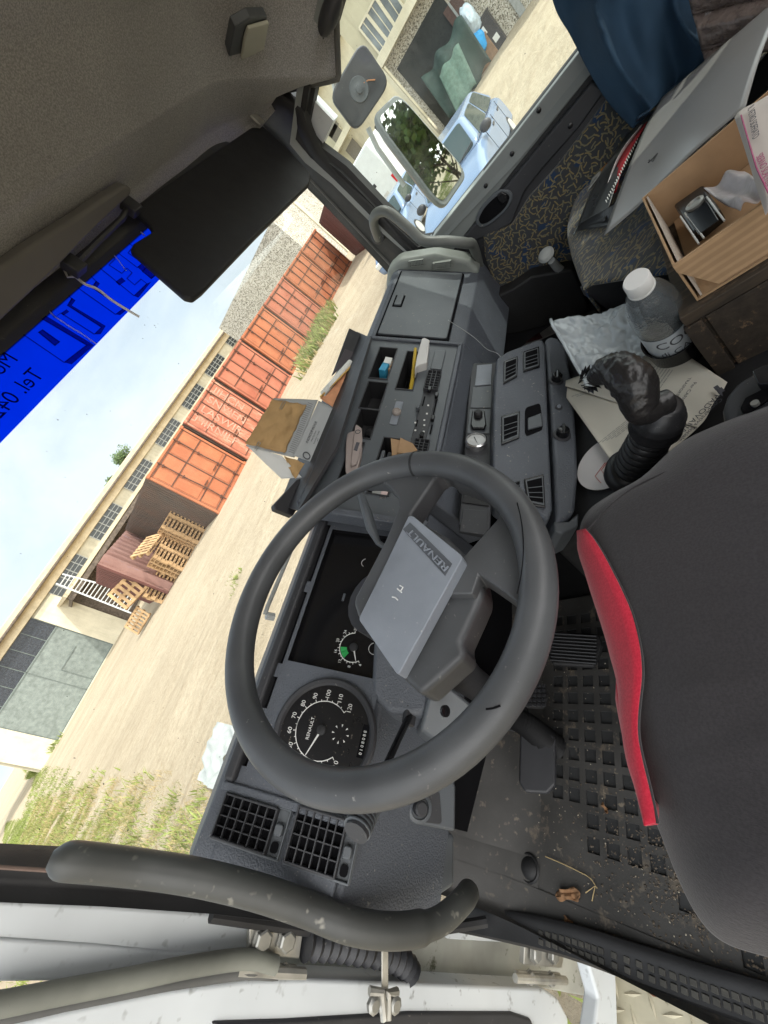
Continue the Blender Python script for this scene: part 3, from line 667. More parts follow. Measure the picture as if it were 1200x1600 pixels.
# ================================================================== THE CAB
cab = thing('truck_cab', 'grey and black truck cab with steering wheel, dashboard, seats and roof lining around the viewer', 'truck cab', (0.65, 0.3, -0.85))
M_pl = basic('blue_grey_dash_plastic', (0.085, 0.094, 0.110), 0.46, 0.14, 7, grain=0.55, gscale=380, gdist=.0022, dust=0.6, dustcol=(0.35, 0.33, 0.30, 1), dscale=160)
M_pls = basic('smooth_grey_plastic', (0.082, 0.091, 0.100), 0.42, 0.12, 6, grain=0.2, gscale=600, dust=0.5, dscale=140)
M_pd = basic('black_dash_plastic', (0.034, 0.035, 0.039), 0.48, 0.2, 8, grain=0.25, gscale=800, dust=0.4, dustcol=(0.2, 0.19, 0.17, 1), dscale=150)
M_hole = basic('dark_recess', (0.007, 0.007, 0.008), 0.95, spec=0.05)  # near-black colour put in for the shade inside vents, slots and gaps
M_rub = basic('wheel_rim_rubber', (0.066, 0.069, 0.073), 0.42, 0.26, 9, wear=.35, wearcol=(.105, .105, .102, 1), grain=0.12, gscale=500, dust=0.3, dustcol=(0.3, 0.29, 0.27, 1), dscale=120, rv=.12)
M_pad = basic('hub_pad_plastic', (0.20, 0.22, 0.25), 0.42, 0.14, 14, grain=0.18, gscale=700, dust=0.55, dustcol=(0.42, 0.42, 0.42, 1), dscale=130, rv=.1)
M_blk = basic('black_rubber', (0.016, 0.016, 0.017), 0.6, 0.3, 12, grain=.2, gscale=300)
M_blks = basic('black_gloss', (0.010, 0.010, 0.011), 0.22, 0.2, 12)
M_white = basic('dirty_white_paint', (0.56, 0.59, 0.605), 0.42, 0.10, 5, wear=.25, wearcol=(.30, .31, .28, 1), dust=0.9, dustcol=(0.08, 0.075, 0.06, 1), dscale=55, rv=.08)
M_jamb = basic('grimy_jamb', (0.34, 0.345, 0.31), 0.6, 0.35, 7, wear=0.7, wearcol=(0.07, 0.075, 0.04, 1), rv=.1)
M_seal = basic('door_seal', (0.10, 0.10, 0.095), 0.65, 0.3, 9, wear=.4, wearcol=(0.04, 0.04, 0.035, 1))
M_steel = basic('galvanised_steel', (0.42, 0.41, 0.37), 0.45, 0.3, 25, metal=0.55, wear=.5, wearcol=(0.10, 0.085, 0.06, 1))
M_grey = basic('grey_door_metal', (0.20, 0.215, 0.21), 0.36, 0.08, 6, rv=.06)
M_bolt = basic('bolt_metal', (0.30, 0.30, 0.28), 0.4, 0.2, 40, metal=.6)
M_glassd = basic('gauge_cover', (0.008, 0.008, 0.009), 0.14, 0.1, rv=.03)
M_print = basic('dial_print', (0.62, 0.62, 0.60), 0.6, 0.05)
M_green = basic('dial_green', (0.02, 0.30, 0.07), 0.6, 0.05)
def m_felt(name, a, b_, st=.5):
    t = NT(name); v = t.obj(); mp_ = t.n('Mapping'); mp_.inputs['Scale'].default_value = (1, .35, 1); t.l(v, mp_.inputs[0])
    c = t.mix(t.ramp(t.noise(v, 420, 3, .6), .38, .62), a, b_); c = t.mix(t.math('MULTIPLY', t.ramp(t.noise(v, 3.5, 5), .4, .75), .35), c, tuple(x * .6 for x in a[:3]) + (1,))
    t.bsdf(c, .95, t.bump(t.noise(mp_.outputs[0], 500, 3, .7), st, .002), 0, .1, Sheen_Weight=.25); return t.m
M_felt = m_felt('headliner_felt', (.232, .230, .228, 1), (.395, .39, .385, 1))
M_visor = basic('visor_black_vinyl', (0.014, 0.0145, 0.017), 0.6, .12, 10, grain=.1, gscale=600)
M_seat = m_felt('black_seat_cover', (.036, .033, .035, 1), (.047, .043, .046, 1), .25)
M_red = m_felt('red_seat_band', (.50, .020, .045, 1), (.62, .035, .065, 1), .25)
M_mat = basic('rubber_floor_mat', (0.058, 0.056, 0.053), 0.60, 0.35, 7, grain=.25, gscale=240, dust=0.8, dustcol=(0.24, 0.20, 0.15, 1), dscale=70, wear=.75, wearcol=(0.125, 0.105, 0.082, 1), rv=.12)
M_dirt = basic('dirt', (0.13, 0.105, 0.08), 0.95, 0.4, 60, grain=.6, gscale=300)

def glass_mat(name, tint, specks=True, gl=.06):
    t = NT(name); v = t.obj(); tr = t.n('BsdfTransparent'); tr.inputs[0].default_value = tint
    g_ = t.n('BsdfGlossy'); g_.inputs['Roughness'].default_value = .02; fr = t.n('Fresnel'); fr.inputs[0].default_value = 1.35
    m1 = t.n('MixShader'); t.l(t.math('MULTIPLY', fr.outputs[0], .8 * gl / .06), m1.inputs[0]); t.l(tr.outputs[0], m1.inputs[1]); t.l(g_.outputs[0], m1.inputs[2]); last = m1.outputs[0]
    if specks:
        d = t.n('BsdfDiffuse'); d.inputs[0].default_value = (.10, .10, .09, 1); mp_ = t.n('Mapping'); mp_.inputs['Scale'].default_value = (1, 1, .8); t.l(v, mp_.inputs[0])
        s1 = t.ramp(t.noise(mp_.outputs[0], 150, 2, .5), .765, .79); m2 = t.n('MixShader'); t.l(t.math('MULTIPLY', s1, .75), m2.inputs[0]); t.l(last, m2.inputs[1]); t.l(d.outputs[0], m2.inputs[2]); last = m2.outputs[0]
        tl = t.n('BsdfTranslucent'); tl.inputs[0].default_value = (.8, .8, .78, 1); m3 = t.n('MixShader'); t.l(t.math('MULTIPLY', t.ramp(t.noise(v, 4, 6, .7), .45, .8), .05), m3.inputs[0]); t.l(last, m3.inputs[1]); t.l(tl.outputs[0], m3.inputs[2]); last = m3.outputs[0]
    t.l(last, t.out.inputs[0]); return t.m
M_glass = glass_mat('windscreen_glass', (.97, .985, .98, 1), gl=.008); M_glass2 = glass_mat('door_glass', (.93, .97, .955, 1), gl=.03)

# ---- windscreen
WS = Fr((0, .80, -.27), (1, 0, 0), (0, -.05, .64))
w0, w1 = -.166, 1.49
b = MB(); b.prism([WS.pt(w0 - .02, -.04), WS.pt(w1 + .02, -.04), WS.pt(w1 + .02, .70), WS.pt(w0 - .02, .70)], WS.N * -.005); wind = b.build('windscreen', M_glass, cab)
t = NT('blue_sun_strip'); v = t.obj(); tr = t.n('BsdfTransparent'); tr.inputs[0].default_value = (.0, .21, 1.0, 1); tl = t.n('BsdfTranslucent'); tl.inputs[0].default_value = (.0, .10, .9, 1)
ms = t.n('MixShader'); ms.inputs[0].default_value = .35; t.l(tr.outputs[0], ms.inputs[1]); t.l(tl.outputs[0], ms.inputs[2]); t.l(ms.outputs[0], t.out.inputs[0]); M_strip = t.m
t = NT('strip_letter_shadow'); tr = t.n('BsdfTransparent'); tr.inputs[0].default_value = (.15, .38, .52, 1); t.l(tr.outputs[0], t.out.inputs[0]); M_stripd = t.m
t = NT('strip_print'); tr = t.n('BsdfTransparent'); tr.inputs[0].default_value = (.15, .25, .30, 1); t.l(tr.outputs[0], t.out.inputs[0]); M_stripp = t.m
v_lo = WS.uv(120, 568)[1]; v_hi = WS.uv(120, 430)[1] + .004
vb0 = WS.uv(0, 695)[1]; vb1 = WS.uv(245, 440)[1]
v_lo = (vb0 + vb1) / 2
b = MB(); slab(b, WS, [(w0, v_lo), (1.42, v_lo), (1.42, v_hi), (w0, v_hi)], .0006, .0010); strip = b.build('sun_strip', M_strip, wind); strip['label'] = 'blue advertising strip with mirrored letters across the top of the windscreen'
def wpoly(pts, mat, name, h=.0014):
    b = MB(); b.prism([WS.px(x, y, h) for x, y in pts], WS.N * .0003); return b.build(name, mat, wind)
def wline(pts, r, mat, name, closed=True):
    b = MB(); b.tube([WS.px(x, y, .0015) for x, y in pts], r, 5, closed=closed); return b.build(name, mat, wind)
letters = [[(28, 518), (62, 497), (135, 540), (100, 567)], [(60, 520), (66, 516), (93, 535), (86, 541)], [(72, 475), (103, 458), (112, 468), (105, 478), (158, 512), (147, 523), (95, 490), (85, 497)],
           [(117, 447), (140, 430), (150, 441), (143, 450), (192, 483), (180, 492), (133, 459)], [(150, 415), (172, 398), (180, 405), (170, 415), (190, 428), (198, 420), (206, 427), (198, 436), (210, 446), (220, 437), (229, 444), (209, 463)],
           [(183, 395), (200, 380), (208, 386), (200, 396), (222, 412), (214, 419)], [(222, 425), (235, 412), (250, 424), (236, 436)]]
for q in letters: wline(q, .0011, M_stripd, 'letter_outline')
for q in ([(62, 497), (70, 493), (147, 540), (112, 570), (100, 567), (135, 540)], [(105, 478), (112, 466), (118, 470), (112, 478), (165, 510), (157, 523), (147, 523), (158, 512)], [(143, 450), (150, 439), (156, 444), (151, 451), (199, 484), (188, 493), (180, 492), (192, 483)],
          [(229, 444), (236, 441), (216, 466), (209, 463)], [(180, 441), (190, 434), (196, 440), (186, 447)], [(60, 520), (66, 516), (93, 535), (86, 541)], [(95, 490), (104, 484), (108, 488), (99, 494)], [(214, 418), (222, 412), (245, 430), (236, 437)]):
    wpoly(q, M_stripd, 'letter_shadow')
u_, v_ = WS.uv(70, 587); text('Tel. 0423', WS, u_, v_, .031, 0, M_stripp, wind, 'banner_text', .0001, .0015, flip=True)
u_, v_ = WS.uv(30, 562); text('Moto', WS, u_, v_, .031, 0, M_stripp, wind, 'banner_text', .0001, .0015, flip=True)
M_lite = basic('white_strip_gap', (.8, .8, .8), .6)
t = NT('clear_gap'); tr = t.n('BsdfTranslucent'); tr.inputs[0].default_value = (.95, .95, .95, 1); t.l(tr.outputs[0], t.out.inputs[0]); M_gap = t.m
wline([(70, 480), (85, 495), (115, 515), (125, 520), (150, 538)], .0014, M_gap, 'strip_tear', False); wline([(172, 394), (183, 405), (197, 424)], .0012, M_gap, 'strip_tear', False); wline([(215, 360), (226, 369)], .002, M_gap, 'strip_tear', False)
b = MB(); slab(b, WS, [(w0, v_hi - .0005), (1.42, v_hi - .0005), (1.42, v_hi + .007), (w0, v_hi + .007)], .0006, .0012); b.build('strip_edge', M_gap, wind)

# ---- roof lining
prof = [(.762, .325), (.745, .350), (.712, .368), (.66, .374), (.606, .381), (.600, .386), (.555, .416), (.508, .446), (.495, .452), (.40, .460), (.2, .474), (-.1, .476), (-.5, .474), (-.62, .47)]
def roofp(u, v):
    k = v * (len(prof) - 1); i = min(int(k), len(prof) - 2); f_ = k - i; y = prof[i][0] * (1 - f_) + prof[i + 1][0] * f_; z = prof[i][1] * (1 - f_) + prof[i + 1][1] * f_
    x = -.24 + 1.70 * u; e = max(0, (x - 1.16) / .30); D_ = .03 + .155 * min(1, max(0, (.76 - y) / .15)); e2 = max(0, (-.10 - x) / .14)
    return V3((x, y - .10 * e ** 3 * (1 if y > .5 else .4), z - D_ * e ** 2.2 - .10 * e2 ** 2 + .002 * noise.noise(V3((x * 9, y * 9, 0)))))
b = MB(); b.grid(roofp, 90, 66); b.build('roof_lining', M_felt, cab, solid=.006, angle=60)
b = MB()
rp = [roofp(1, j / 66) + V3((0, 0, -.004)) for j in range(0, 52, 2)]; b.tube(rp, .008, 8); b.build('roof_trim', M_seal, cab)
# header rail in front of the lining
b = MB(); b.prism([(-.24, .80, .36), (-.24, .755, .318), (-.24, .742, .330), (-.24, .735, .352), (-.24, .78, .40)], (1.72, 0, 0)); b.build('header_rail', M_pd, cab, bevel=.003)

# ---- pillars and the passenger door with its window
XD = 1.45
def DX(px_, py_, x=XD): p = onX(px_, py_, x); return (p.y, p.z)
win = [(478, 205), (497, 110), (522, 40), (545, -20), (800, -160), (960, 0), (905, 78), (800, 213), (700, 340), (672, 374), (655, 377), (640, 362), (600, 325), (540, 262), (500, 232)]
inn = [DX(*p) for p in win]; inn = [(min(max(y, -.62), .8), z) for y, z in inn]
inn[3] = (.30, .262); inn[4] = (-.45, .255); inn[5] = (-.45, -.238)
cy_, cz_ = .1, 0
def off(p, d):
    v_ = V3((p[0] - .2, p[1] - 0, 0)); return (p[0] + d * v_.x / v_.length, p[1] + d * v_.y / v_.length)
def dloft(rings, name, mat, par=cab, **k):
    b = MB(); b.loft([[V3((x, y, z)) for (y, z) in r] for (x, r) in rings], True, False); return b.build(name, mat, par, recalc=False, angle=50, **k)
o1 = [off(p, .014) for p in inn]; o2 = [off(p, .034) for p in inn]; o3 = [off(p, .052) for p in inn]
seal = dloft([(XD + .05, inn), (XD + .012, inn), (XD + .004, o1), (XD - .010, o1), (XD - .012, o2)], 'window_seal', M_blk)
door = dloft([(XD - .010, o2), (XD - .014, o2), (XD - .022, o3), (XD + .0, o3)], 'passenger_door', M_grey); door['label'] = 'passenger door with grey painted sill and black trim'
seal['label'] = 'black rubber seal round the passenger window'
b = MB(); b.prism([(XD + .045, y, z) for y, z in o1], (.004, 0, 0)); b.build('door_glass', M_glass2, door)
# A pillar on the right: between windscreen and window
b = MB()
pl = [(475, 240), (500, 296), (560, 357), (618, 424), (650, 470)]
lf_ = [onP(x, y, WS.O - V3((0, .012, 0)), WS.N) for x, y in pl]; lf_ = [V3((1.478, p.y, p.z)) for p in lf_]
zs = [.42, .30, .20, .10, 0, -.10, -.20, -.30, -.36]
ring = []
for z in zs:
    t_ = (z + .24) / .46; yw = .745 - .05 * (z + .27) / .64 + .035; yd = .60 + (.10 if z < 0 else .10 - .02 * z / .3) - .02
    yd = .655 - .09 * max(0, (z - .05) / .25) ** 1.5
    ring.append([V3((1.50, yw, z)), V3((1.476, yw - .004, z)), V3((1.462, yw - .03, z)), V3((1.442, (yw + yd) / 2, z)), V3((1.432, yd + .03, z)), V3((1.436, yd, z)), V3((1.47, yd - .01, z))])
Lp = [(372, 168), (392, 186), (418, 198), (440, 215), (462, 250), (487, 285), (520, 318), (560, 361), (612, 418), (650, 460)]; Rp = [(440, 146), (452, 158), (464, 164), (474, 176), (482, 205), (497, 240), (528, 275), (575, 318), (628, 375), (668, 415)]
ring = []
for (lx, ly), (rx, ry) in zip(Lp, Rp):
    a = onY(lx, ly, .772 - .05 * (.1) ); c_ = onX(rx, ry, 1.432); a = a * (1.480 / a.x); row = [a + V3((.01, .03, 0)), a]
    for k, bulge in ((.15, .004), (.35, .012), (.6, .016), (.85, .010)): row.append(a.lerp(c_, k) + V3((-bulge, -bulge, 0)))
    ring.append(row + [c_, c_ + V3((.03, -.005, 0))])
b = MB(); b.loft(ring, False, False); b.build('windscreen_pillar', M_blk, cab, recalc=False, angle=60)
b = MB(); b.b2((1.485, .60, .16), (1.53, .86, .56)); b.b2((-.26, .815, .38), (1.53, .86, .56)); b.build('cab_shell', M_white, cab)
# light gasket round the windscreen
b = MB(); b.tube([WS.pt(w1 - .012, -.03, .004), WS.pt(w1 - .012, .66, .004)], .005, 6); b.tube([WS.pt(w0, -.01, .004), WS.pt(w1, -.01, .004)], .006, 6); b.build('windscreen_gasket', M_seal, cab)
# left pillar
b = MB(); ring = []
for (lx, ly), (rx, ry) in (((-140, 1324), (-140, 1400)), ((0, 1332), (0, 1407)), ((150, 1338), (160, 1415)), ((290, 1346), (330, 1428)), ((400, 1360), (430, 1440))):
    a = onY(lx, ly, .775); c_ = onY(rx, ry, .772); row = [a + V3((.002, .03, 0)), a, a + V3((-.004, -.012, 0))]
    for k in (.2, .4, .5, .6, .85): row.append(a.lerp(c_, k) + V3((0, -.022 - .006 * math.sin(k * 9), 0)))
    ring.append(row + [c_, c_ + V3((-.002, .03, 0))])
b.loft(ring, False, False); b.build('windscreen_pillar', M_blk, cab, recalc=False, angle=60)
b = MB(); b.tube([onY(-140, 1347, .745), onY(0, 1355, .745), (onY(150, 1365, .745)), onY(300, 1382, .745)], .0022, 8); b.build('pillar_beading', basic('brown_beading', (.16, .11, .09), .6), cab)
b = MB(); b.tube([onY(330, 1430, .77), onY(480, 1452, .77), onY(700, 1450, .74), onY(760, 1440, .70)], .009, 8); b.build('door_seal', M_blk, cab)

# passenger door lower parts on planes of X
def xprism(pts, x, th, name, mat, par, bevel=0, seg=2):
    b = MB(); b.prism([onX(px_, py_, x) for px_, py_ in pts], (th, 0, 0)); return b.build(name, mat, par, bevel=bevel, seg=seg)
xprism([(655, 384), (672, 376), (800, 216), (905, 81), (960, 12), (985, 40), (905, 140), (800, 270), (724, 372), (700, 402)], 1.436, .05, 'sill_trim', M_grey, door, .004, 2)
xprism([(690, 425), (728, 368), (800, 278), (905, 150), (1010, 20), (1075, 60), (1045, 160), (930, 330), (900, 520), (800, 560), (730, 520), (705, 470)], 1.432, .06, 'door_panel', M_pd, door, .008, 3)
xprism([(722, 374), (790, 292), (905, 152), (925, 128), (948, 140), (905, 200), (850, 262), (820, 300), (800, 350), (765, 368), (740, 378)], 1.418, .03, 'armrest_trim', M_pd, door, .006, 3)
def m_fabric():
    t = NT('patterned_fabric'); v = t.obj(); sp = t.n('SeparateXYZ'); t.l(v, sp.inputs[0]); cb = t.n('CombineXYZ')
    t.l(t.math('ADD', sp.outputs[1], t.math('MULTIPLY', sp.outputs[0], .5)), cb.inputs[0]); t.l(t.math('ADD', sp.outputs[2], t.math('MULTIPLY', sp.outputs[0], .8)), cb.inputs[1])
    base = t.mix(t.ramp(t.noise(cb.outputs[0], 16, 2), .42, .60), (.045, .047, .050, 1), (.045, .050, .055, 1)); bl = t.ramp(t.noise(cb.outputs[0], 22, 1), .60, .64); base = t.mix(bl, base, (.022, .042, .085, 1))
    for k, (s_, col) in enumerate(((62, (.20, .155, .075, 1)), (55, (.155, .14, .09, 1)))):
        mp_ = t.n('Mapping'); mp_.inputs['Location'].default_value = (k * .37, k * .21, 0); t.l(cb.outputs[0], mp_.inputs[0])
        vo = t.n('TexVoronoi', voronoi_dimensions='2D', feature='F1'); vo.inputs['Scale'].default_value = s_; vo.inputs['Randomness'].default_value = .8; t.l(mp_.outputs[0], vo.inputs['Vector'])
        sb = t.n('VectorMath', operation='SUBTRACT'); t.l(mp_.outputs[0], sb.inputs[0]); t.l(vo.outputs['Position'], sb.inputs[1]); s2 = t.n('SeparateXYZ'); t.l(sb.outputs[0], s2.inputs[0]); sc2 = t.n('SeparateColor'); t.l(vo.outputs['Color'], sc2.inputs[0])
        a = t.math('MULTIPLY', sc2.outputs[0], 6.28); ca = t.math('COSINE', a); sa = t.math('SINE', a)
        X_ = t.math('ADD', t.math('MULTIPLY', s2.outputs[0], ca), t.math('MULTIPLY', s2.outputs[1], sa)); Y_ = t.math('SUBTRACT', t.math('MULTIPLY', s2.outputs[1], ca), t.math('MULTIPLY', s2.outputs[0], sa))
        Y2 = t.math('SUBTRACT', Y_, t.math('MULTIPLY', t.math('MULTIPLY', X_, X_), t.math('MULTIPLY_ADD', sc2.outputs[1], 120, -40)))
        m_ = t.math('MULTIPLY', t.math('LESS_THAN', t.math('ABSOLUTE', Y2), .0016), t.math('LESS_THAN', t.math('ABSOLUTE', X_), .0085)); base = t.mix(m_, base, col)
    t.bsdf(base, .95, t.bump(t.noise(v, 700, 2), .3, .001), 0, .1, Sheen_Weight=.2); return t.m
M_fab = m_fabric()
xprism([(755, 368), (800, 352), (826, 310), (870, 262), (952, 152), (1010, 100), (1040, 180), (940, 300), (900, 400), (892, 430), (830, 452), (792, 470), (770, 440), (757, 400)], 1.415, .03, 'fabric_panel', M_fab, door, .006, 3)
# door handle recess
pts = [(741, 345), (752, 322), (776, 298), (796, 296), (803, 308), (792, 330), (766, 352), (750, 358)]
xprism(rr_px(pts, 4, .4), 1.413, .012, 'handle_recess', M_pls, door, .004, 2)
xprism(rr_px([(747, 343), (757, 324), (778, 304), (793, 302), (797, 310), (788, 327), (764, 347), (752, 351)], 4, .4), 1.4115, .01, 'handle_hole', M_hole, door)
xprism([(776, 306), (784, 300), (792, 304), (793, 314), (786, 320), (779, 314)], 1.404, .010, 'inner_handle', M_blks, door, .003)
for (x, y) in ((891, 196), (800, 240), (842, 172), (759, 290)): b = MB(); p = onX(x, y, 1.417 if x == 891 else 1.436); b.lathe([(.006, 0), (.006, -.003), (.003, -.004)], p, (1, 0, 0), 10); b.build('screw', M_blks, door)
# door pocket
pk = [(765, 468), (800, 452), (830, 432), (895, 420), (905, 440), (920, 480), (910, 500), (850, 512), (800, 524), (780, 518), (768, 500)]
b = MB(); b.prism([onX(x, y, 1.36) for x, y in pk], (.06, 0, 0)); b.build('door_pocket', M_blk, door, bevel=.008)
# window crank (grey knob)
M_knob = basic('pale_grey_knob', (.32, .33, .32), .5, .15, 25, dust=.4, dustcol=(.1, .1, .1, 1))
k0 = onX(853, 398, 1.33); k1 = onX(884, 432, 1.40)
b = MB(); b.tube([k1, k1.lerp(k0, .35), k1.lerp(k0, .75)], [.016, .013, .010], 12); cr_ = b.build('window_crank', M_knob, door)
kd = (k0 - k1).normalized(); b = MB(); b.lathe([(.008, -.004), (.021, 0), (.023, .006), (.017, .013), (.004, .016)], k0 - kd * .006, kd, 20); b.build('crank_knob', M_knob, cr_)
# pull handle over the pillar
M_tubeg = basic('grey_green_handle', (.12, .125, .115), .45, .15, 12, wear=.3, wearcol=(.22, .23, .2, 1))
ph = [(onX(591, 372, 1.435)), onX(584, 350, 1.40), onX(586, 337, 1.385), onX(597, 330, 1.375), onX(612, 335, 1.365), onX(640, 358, 1.345), onX(662, 376, 1.335), onX(700, 377, 1.33), onX(728, 380, 1.34), onX(740, 386, 1.37), onX(752, 430, 1.43)]
b = MB(); b.tube(smooth(ph), .0145, 12); hh = b.build('pull_handle', M_tubeg, cab)
b = MB(); b.lathe([(.022, 0), (.022, -.012), (.016, -.015)], onX(591, 368, 1.44), (1, 0, .0), 16); b.build('handle_foot', M_pd, hh)
b = MB(); b.lathe([(.008, 0), (.008, -.006)], onX(591, 368, 1.423), (1, 0, 0), 8); b.build('bolt', M_bolt, hh)

# ---- left side: jamb, open door, hinges
YJ = .80
def yprism(pts, y, th, name, mat, par, bevel=0, seg=2): b = MB(); b.prism([onY(px_, py_, y) for px_, py_ in pts], (0, th, 0)); return b.build(name, mat, par, bevel=bevel, seg=seg)
yprism([(-60, 1404), (0, 1406), (160, 1414), (392, 1432), (420, 1440), (420, 1470), (385, 1488), (300, 1495), (150, 1500), (100, 1532), (0, 1532), (-60, 1530)], YJ, .03, 'jamb_panel', M_white, cab, .006, 3)
yprism([(-60, 1466), (0, 1466), (150, 1476), (230, 1484), (300, 1490), (388, 1482), (388, 1500), (300, 1508), (110, 1534), (-60, 1536)], YJ - .004, .01, 'jamb_fold', M_white, cab, .004, 3)
yprism([(385, 1425), (560, 1450), (700, 1455), (940, 1440), (990, 1470), (940, 1500), (930, 1560), (850, 1545), (640, 1535), (380, 1530), (370, 1500), (390, 1480)], YJ + .02, .02, 'jamb_floor', M_jamb, cab, .004)
yprism([(690, 1455), (850, 1454), (910, 1462), (880, 1478), (700, 1468)], YJ - .0, .012, 'jamb_lip', M_white, cab, .003)
M_olive = basic('olive_grey_edge', (.17, .175, .15), .55, .3, 9, wear=.5, wearcol=(.06, .065, .045, 1), dust=.5, dustcol=(.04, .04, .03, 1), dscale=60)
drv = MB(); drv.prism([onY(x, y, .755) for x, y in [(-80, 1640), (-60, 1618), (100, 1580), (250, 1550), (385, 1532), (480, 1530), (640, 1536), (850, 1545), (872, 1560), (888, 1590), (892, 1660), (200, 1900)]], (0, .05, 0))
drv = drv.build('driver_door', M_white, cab, bevel=.010, seg=4); drv['label'] = 'open driver door with white painted inner frame'
yprism([(330, 1598), (450, 1594), (640, 1582), (800, 1582), (830, 1592), (842, 1620), (800, 1700), (400, 1700)], .75, .01, 'door_trim', M_pd, drv, .006)
for off_, mt, rr in ((4, M_olive, .022), (26, M_seal, .016)):
    b = MB(); b.tube(smooth([onY(x, y + off_, .765) for x, y in [(-80, 1580), (0, 1566), (90, 1548), (200, 1527), (300, 1506), (385, 1495), (430, 1505)]]), rr * .55, 24); b.build('door_edge', mt, drv)
# step pillar and diamond plate
def zprism(pts, z, th, name, mat, par, bevel=0): b = MB(); b.prism([onZ(px_, py_, z) for px_, py_ in pts], (0, 0, -th)); return b.build(name, mat, par, bevel=bevel)
yprism([(912, 1480), (962, 1488), (968, 1640), (925, 1640), (935, 1560)], .62, .03, 'step_post', M_white, cab, .006)
M_chq = basic('beige_step_plate', (.50, .46, .34), .5, .2, 14, wear=.6, wearcol=(.20, .19, .12, 1), metal=.2)
ZS = -1.12; step = zprism([(962, 1470), (1300, 1560), (1300, 1720), (962, 1720)], ZS, .01, 'step_plate', M_chq, cab); step['label'] = 'beige chequered metal step plate below the open door'
b = MB(); c0 = onZ(1080, 1560, ZS); random.seed(3)
for i in range(-8, 9):
    for j in range(-8, 9):
        a = .35 if (i + j) % 2 else 1.92; p = V3((c0.x + i * .034, c0.y + j * .034, ZS + .0003)); u1 = V3((math.cos(a), math.sin(a), 0)); u2 = V3((-u1.y, u1.x, 0))
        if not (-.45 < p.x < -.16 and .34 < p.y < .64): continue
        q = [p - u1 * .020, p + u2 * .0045, p + u1 * .020, p - u2 * .0045]; b.add(q + [p - u1 * .010 + V3((0, 0, .003)), p + u1 * .010 + V3((0, 0, .003))], [(0, 1, 4), (1, 5, 4), (1, 2, 5), (2, 3, 5), (3, 4, 5), (3, 0, 4)])
b.build('chequer_pattern', M_chq, step)
rb = onZ(1019, 1541, ZS + .002); b = MB(); b.lathe([(.013, 0), (.011, .004), (.004, .005)], rb, (0, 0, 1), 16); b.build('rusty_rivet', basic('rust', (.16, .055, .025), .9, .4, 60), step)
# hinges
def hinge(cx_, cy_, s_, Y=.775):
    h = MB(); h.prism([onY(cx_ + x * s_, cy_ + y * s_, Y) for x, y in [(-40, -20), (45, -15), (38, 35), (-42, 28)]], (0, .012, 0)); ho = h.build('hinge', M_steel, cab, bevel=.002)
    h = MB(); h.tube([onY(cx_ - 60 * s_, cy_ + 55 * s_, Y - .01), onY(cx_ + 45 * s_, cy_ + 60 * s_, Y - .01)], .009 * s_, 10); h.build('hinge_pin', M_steel, ho)
    h = MB(); h.prism([onY(cx_ + x * s_, cy_ + y * s_, Y - .006) for x, y in [(-55, 40), (35, 45), (40, 70), (-55, 66)]], (0, .008, 0)); h.build('hinge_leaf', M_steel, ho, bevel=.002)
    for (dx, dy, r_) in ((-20, 3, .0135), (17, 5, .0135), (-32, 52, .010), (12, 56, .010)):
        p = onY(cx_ + dx * s_, cy_ + dy * s_, Y - .004); h = MB(); h.lathe([(r_ * 1.25, 0), (r_ * 1.25, -.0015), (r_, -.0016), (r_, -.008), (r_ * .8, -.010)], p, (0, 1, 0), 6 if dx < 50 else 12); h.build('bolt', M_bolt, ho)
hinge(430, 1464, 1.0); hinge(850, 1487, .75, .72)
# check strap
b = MB(); b.prism([onY(x, y, .70) for x, y in [(597, 1466), (607, 1466), (607, 1558), (603, 1590), (597, 1590)]], (0, .003, 0)); cs = b.build('check_strap', M_steel, drv, bevel=.001)
b = MB(); b.tube([onY(577, 1548, .70), onY(596, 1550, .695), onY(600, 1592, .695), onY(606, 1592, .695), onY(606, 1552, .695), onY(620, 1550, .70)], .006, 8); b.build('strap_bracket', M_steel, cs)
for x in (582, 598, 615): b = MB(); b.lathe([(.011, 0), (.011, -.006), (.007, -.009)], onY(x, 1568, .70), (0, 1, 0), 8); b.build('bolt', M_bolt, cs)
# bellows hose
b = MB(); pth = smooth([onY(x, y, .77) for x, y in [(478, 1474), (520, 1476), (560, 1482), (600, 1490), (630, 1505), (645, 1530)]], 3); n_ = len(pth)
pth2 = []; rr = []
for i in range(n_ - 1):
    for k in range(2): pth2.append(pth[i].lerp(pth[i + 1], k / 2)); rr.append(.022 if k == 0 else .0165)
b.tube(pth2, rr, 14); b.build('bellows_hose', M_pd, cab)
# big grab handle on the left pillar
gpts = [onY(78, 1343, .66), onY(130, 1347, .655), onY(220, 1357, .65), onY(310, 1371, .63), onY(400, 1393, .61), onY(480, 1420, .59), onY(545, 1445, .565), onY(600, 1454, .55), onY(650, 1451, .54), onY(690, 1437, .535), onY(722, 1408, .54), onY(732, 1394, .56)]
gg = smooth(gpts, 5); rr = [.0182] * len(gg)
for i, r_ in enumerate((.008, .014, .017, .018)): rr[i] = r_
for i in range(len(gg)): rr[i] *= 1.0 if i < len(gg) - 14 else .86
M_grab = basic('worn_grab_handle', (.050, .052, .049), .42, .25, 10, dust=.8, dustcol=(.40, .38, .32, 1), dscale=60, wear=.35, wearcol=(.13, .095, .075, 1), rv=.1)
b = MB(); b.tube(gg, rr, 18); b.build('grab_handle', M_grab, cab); 

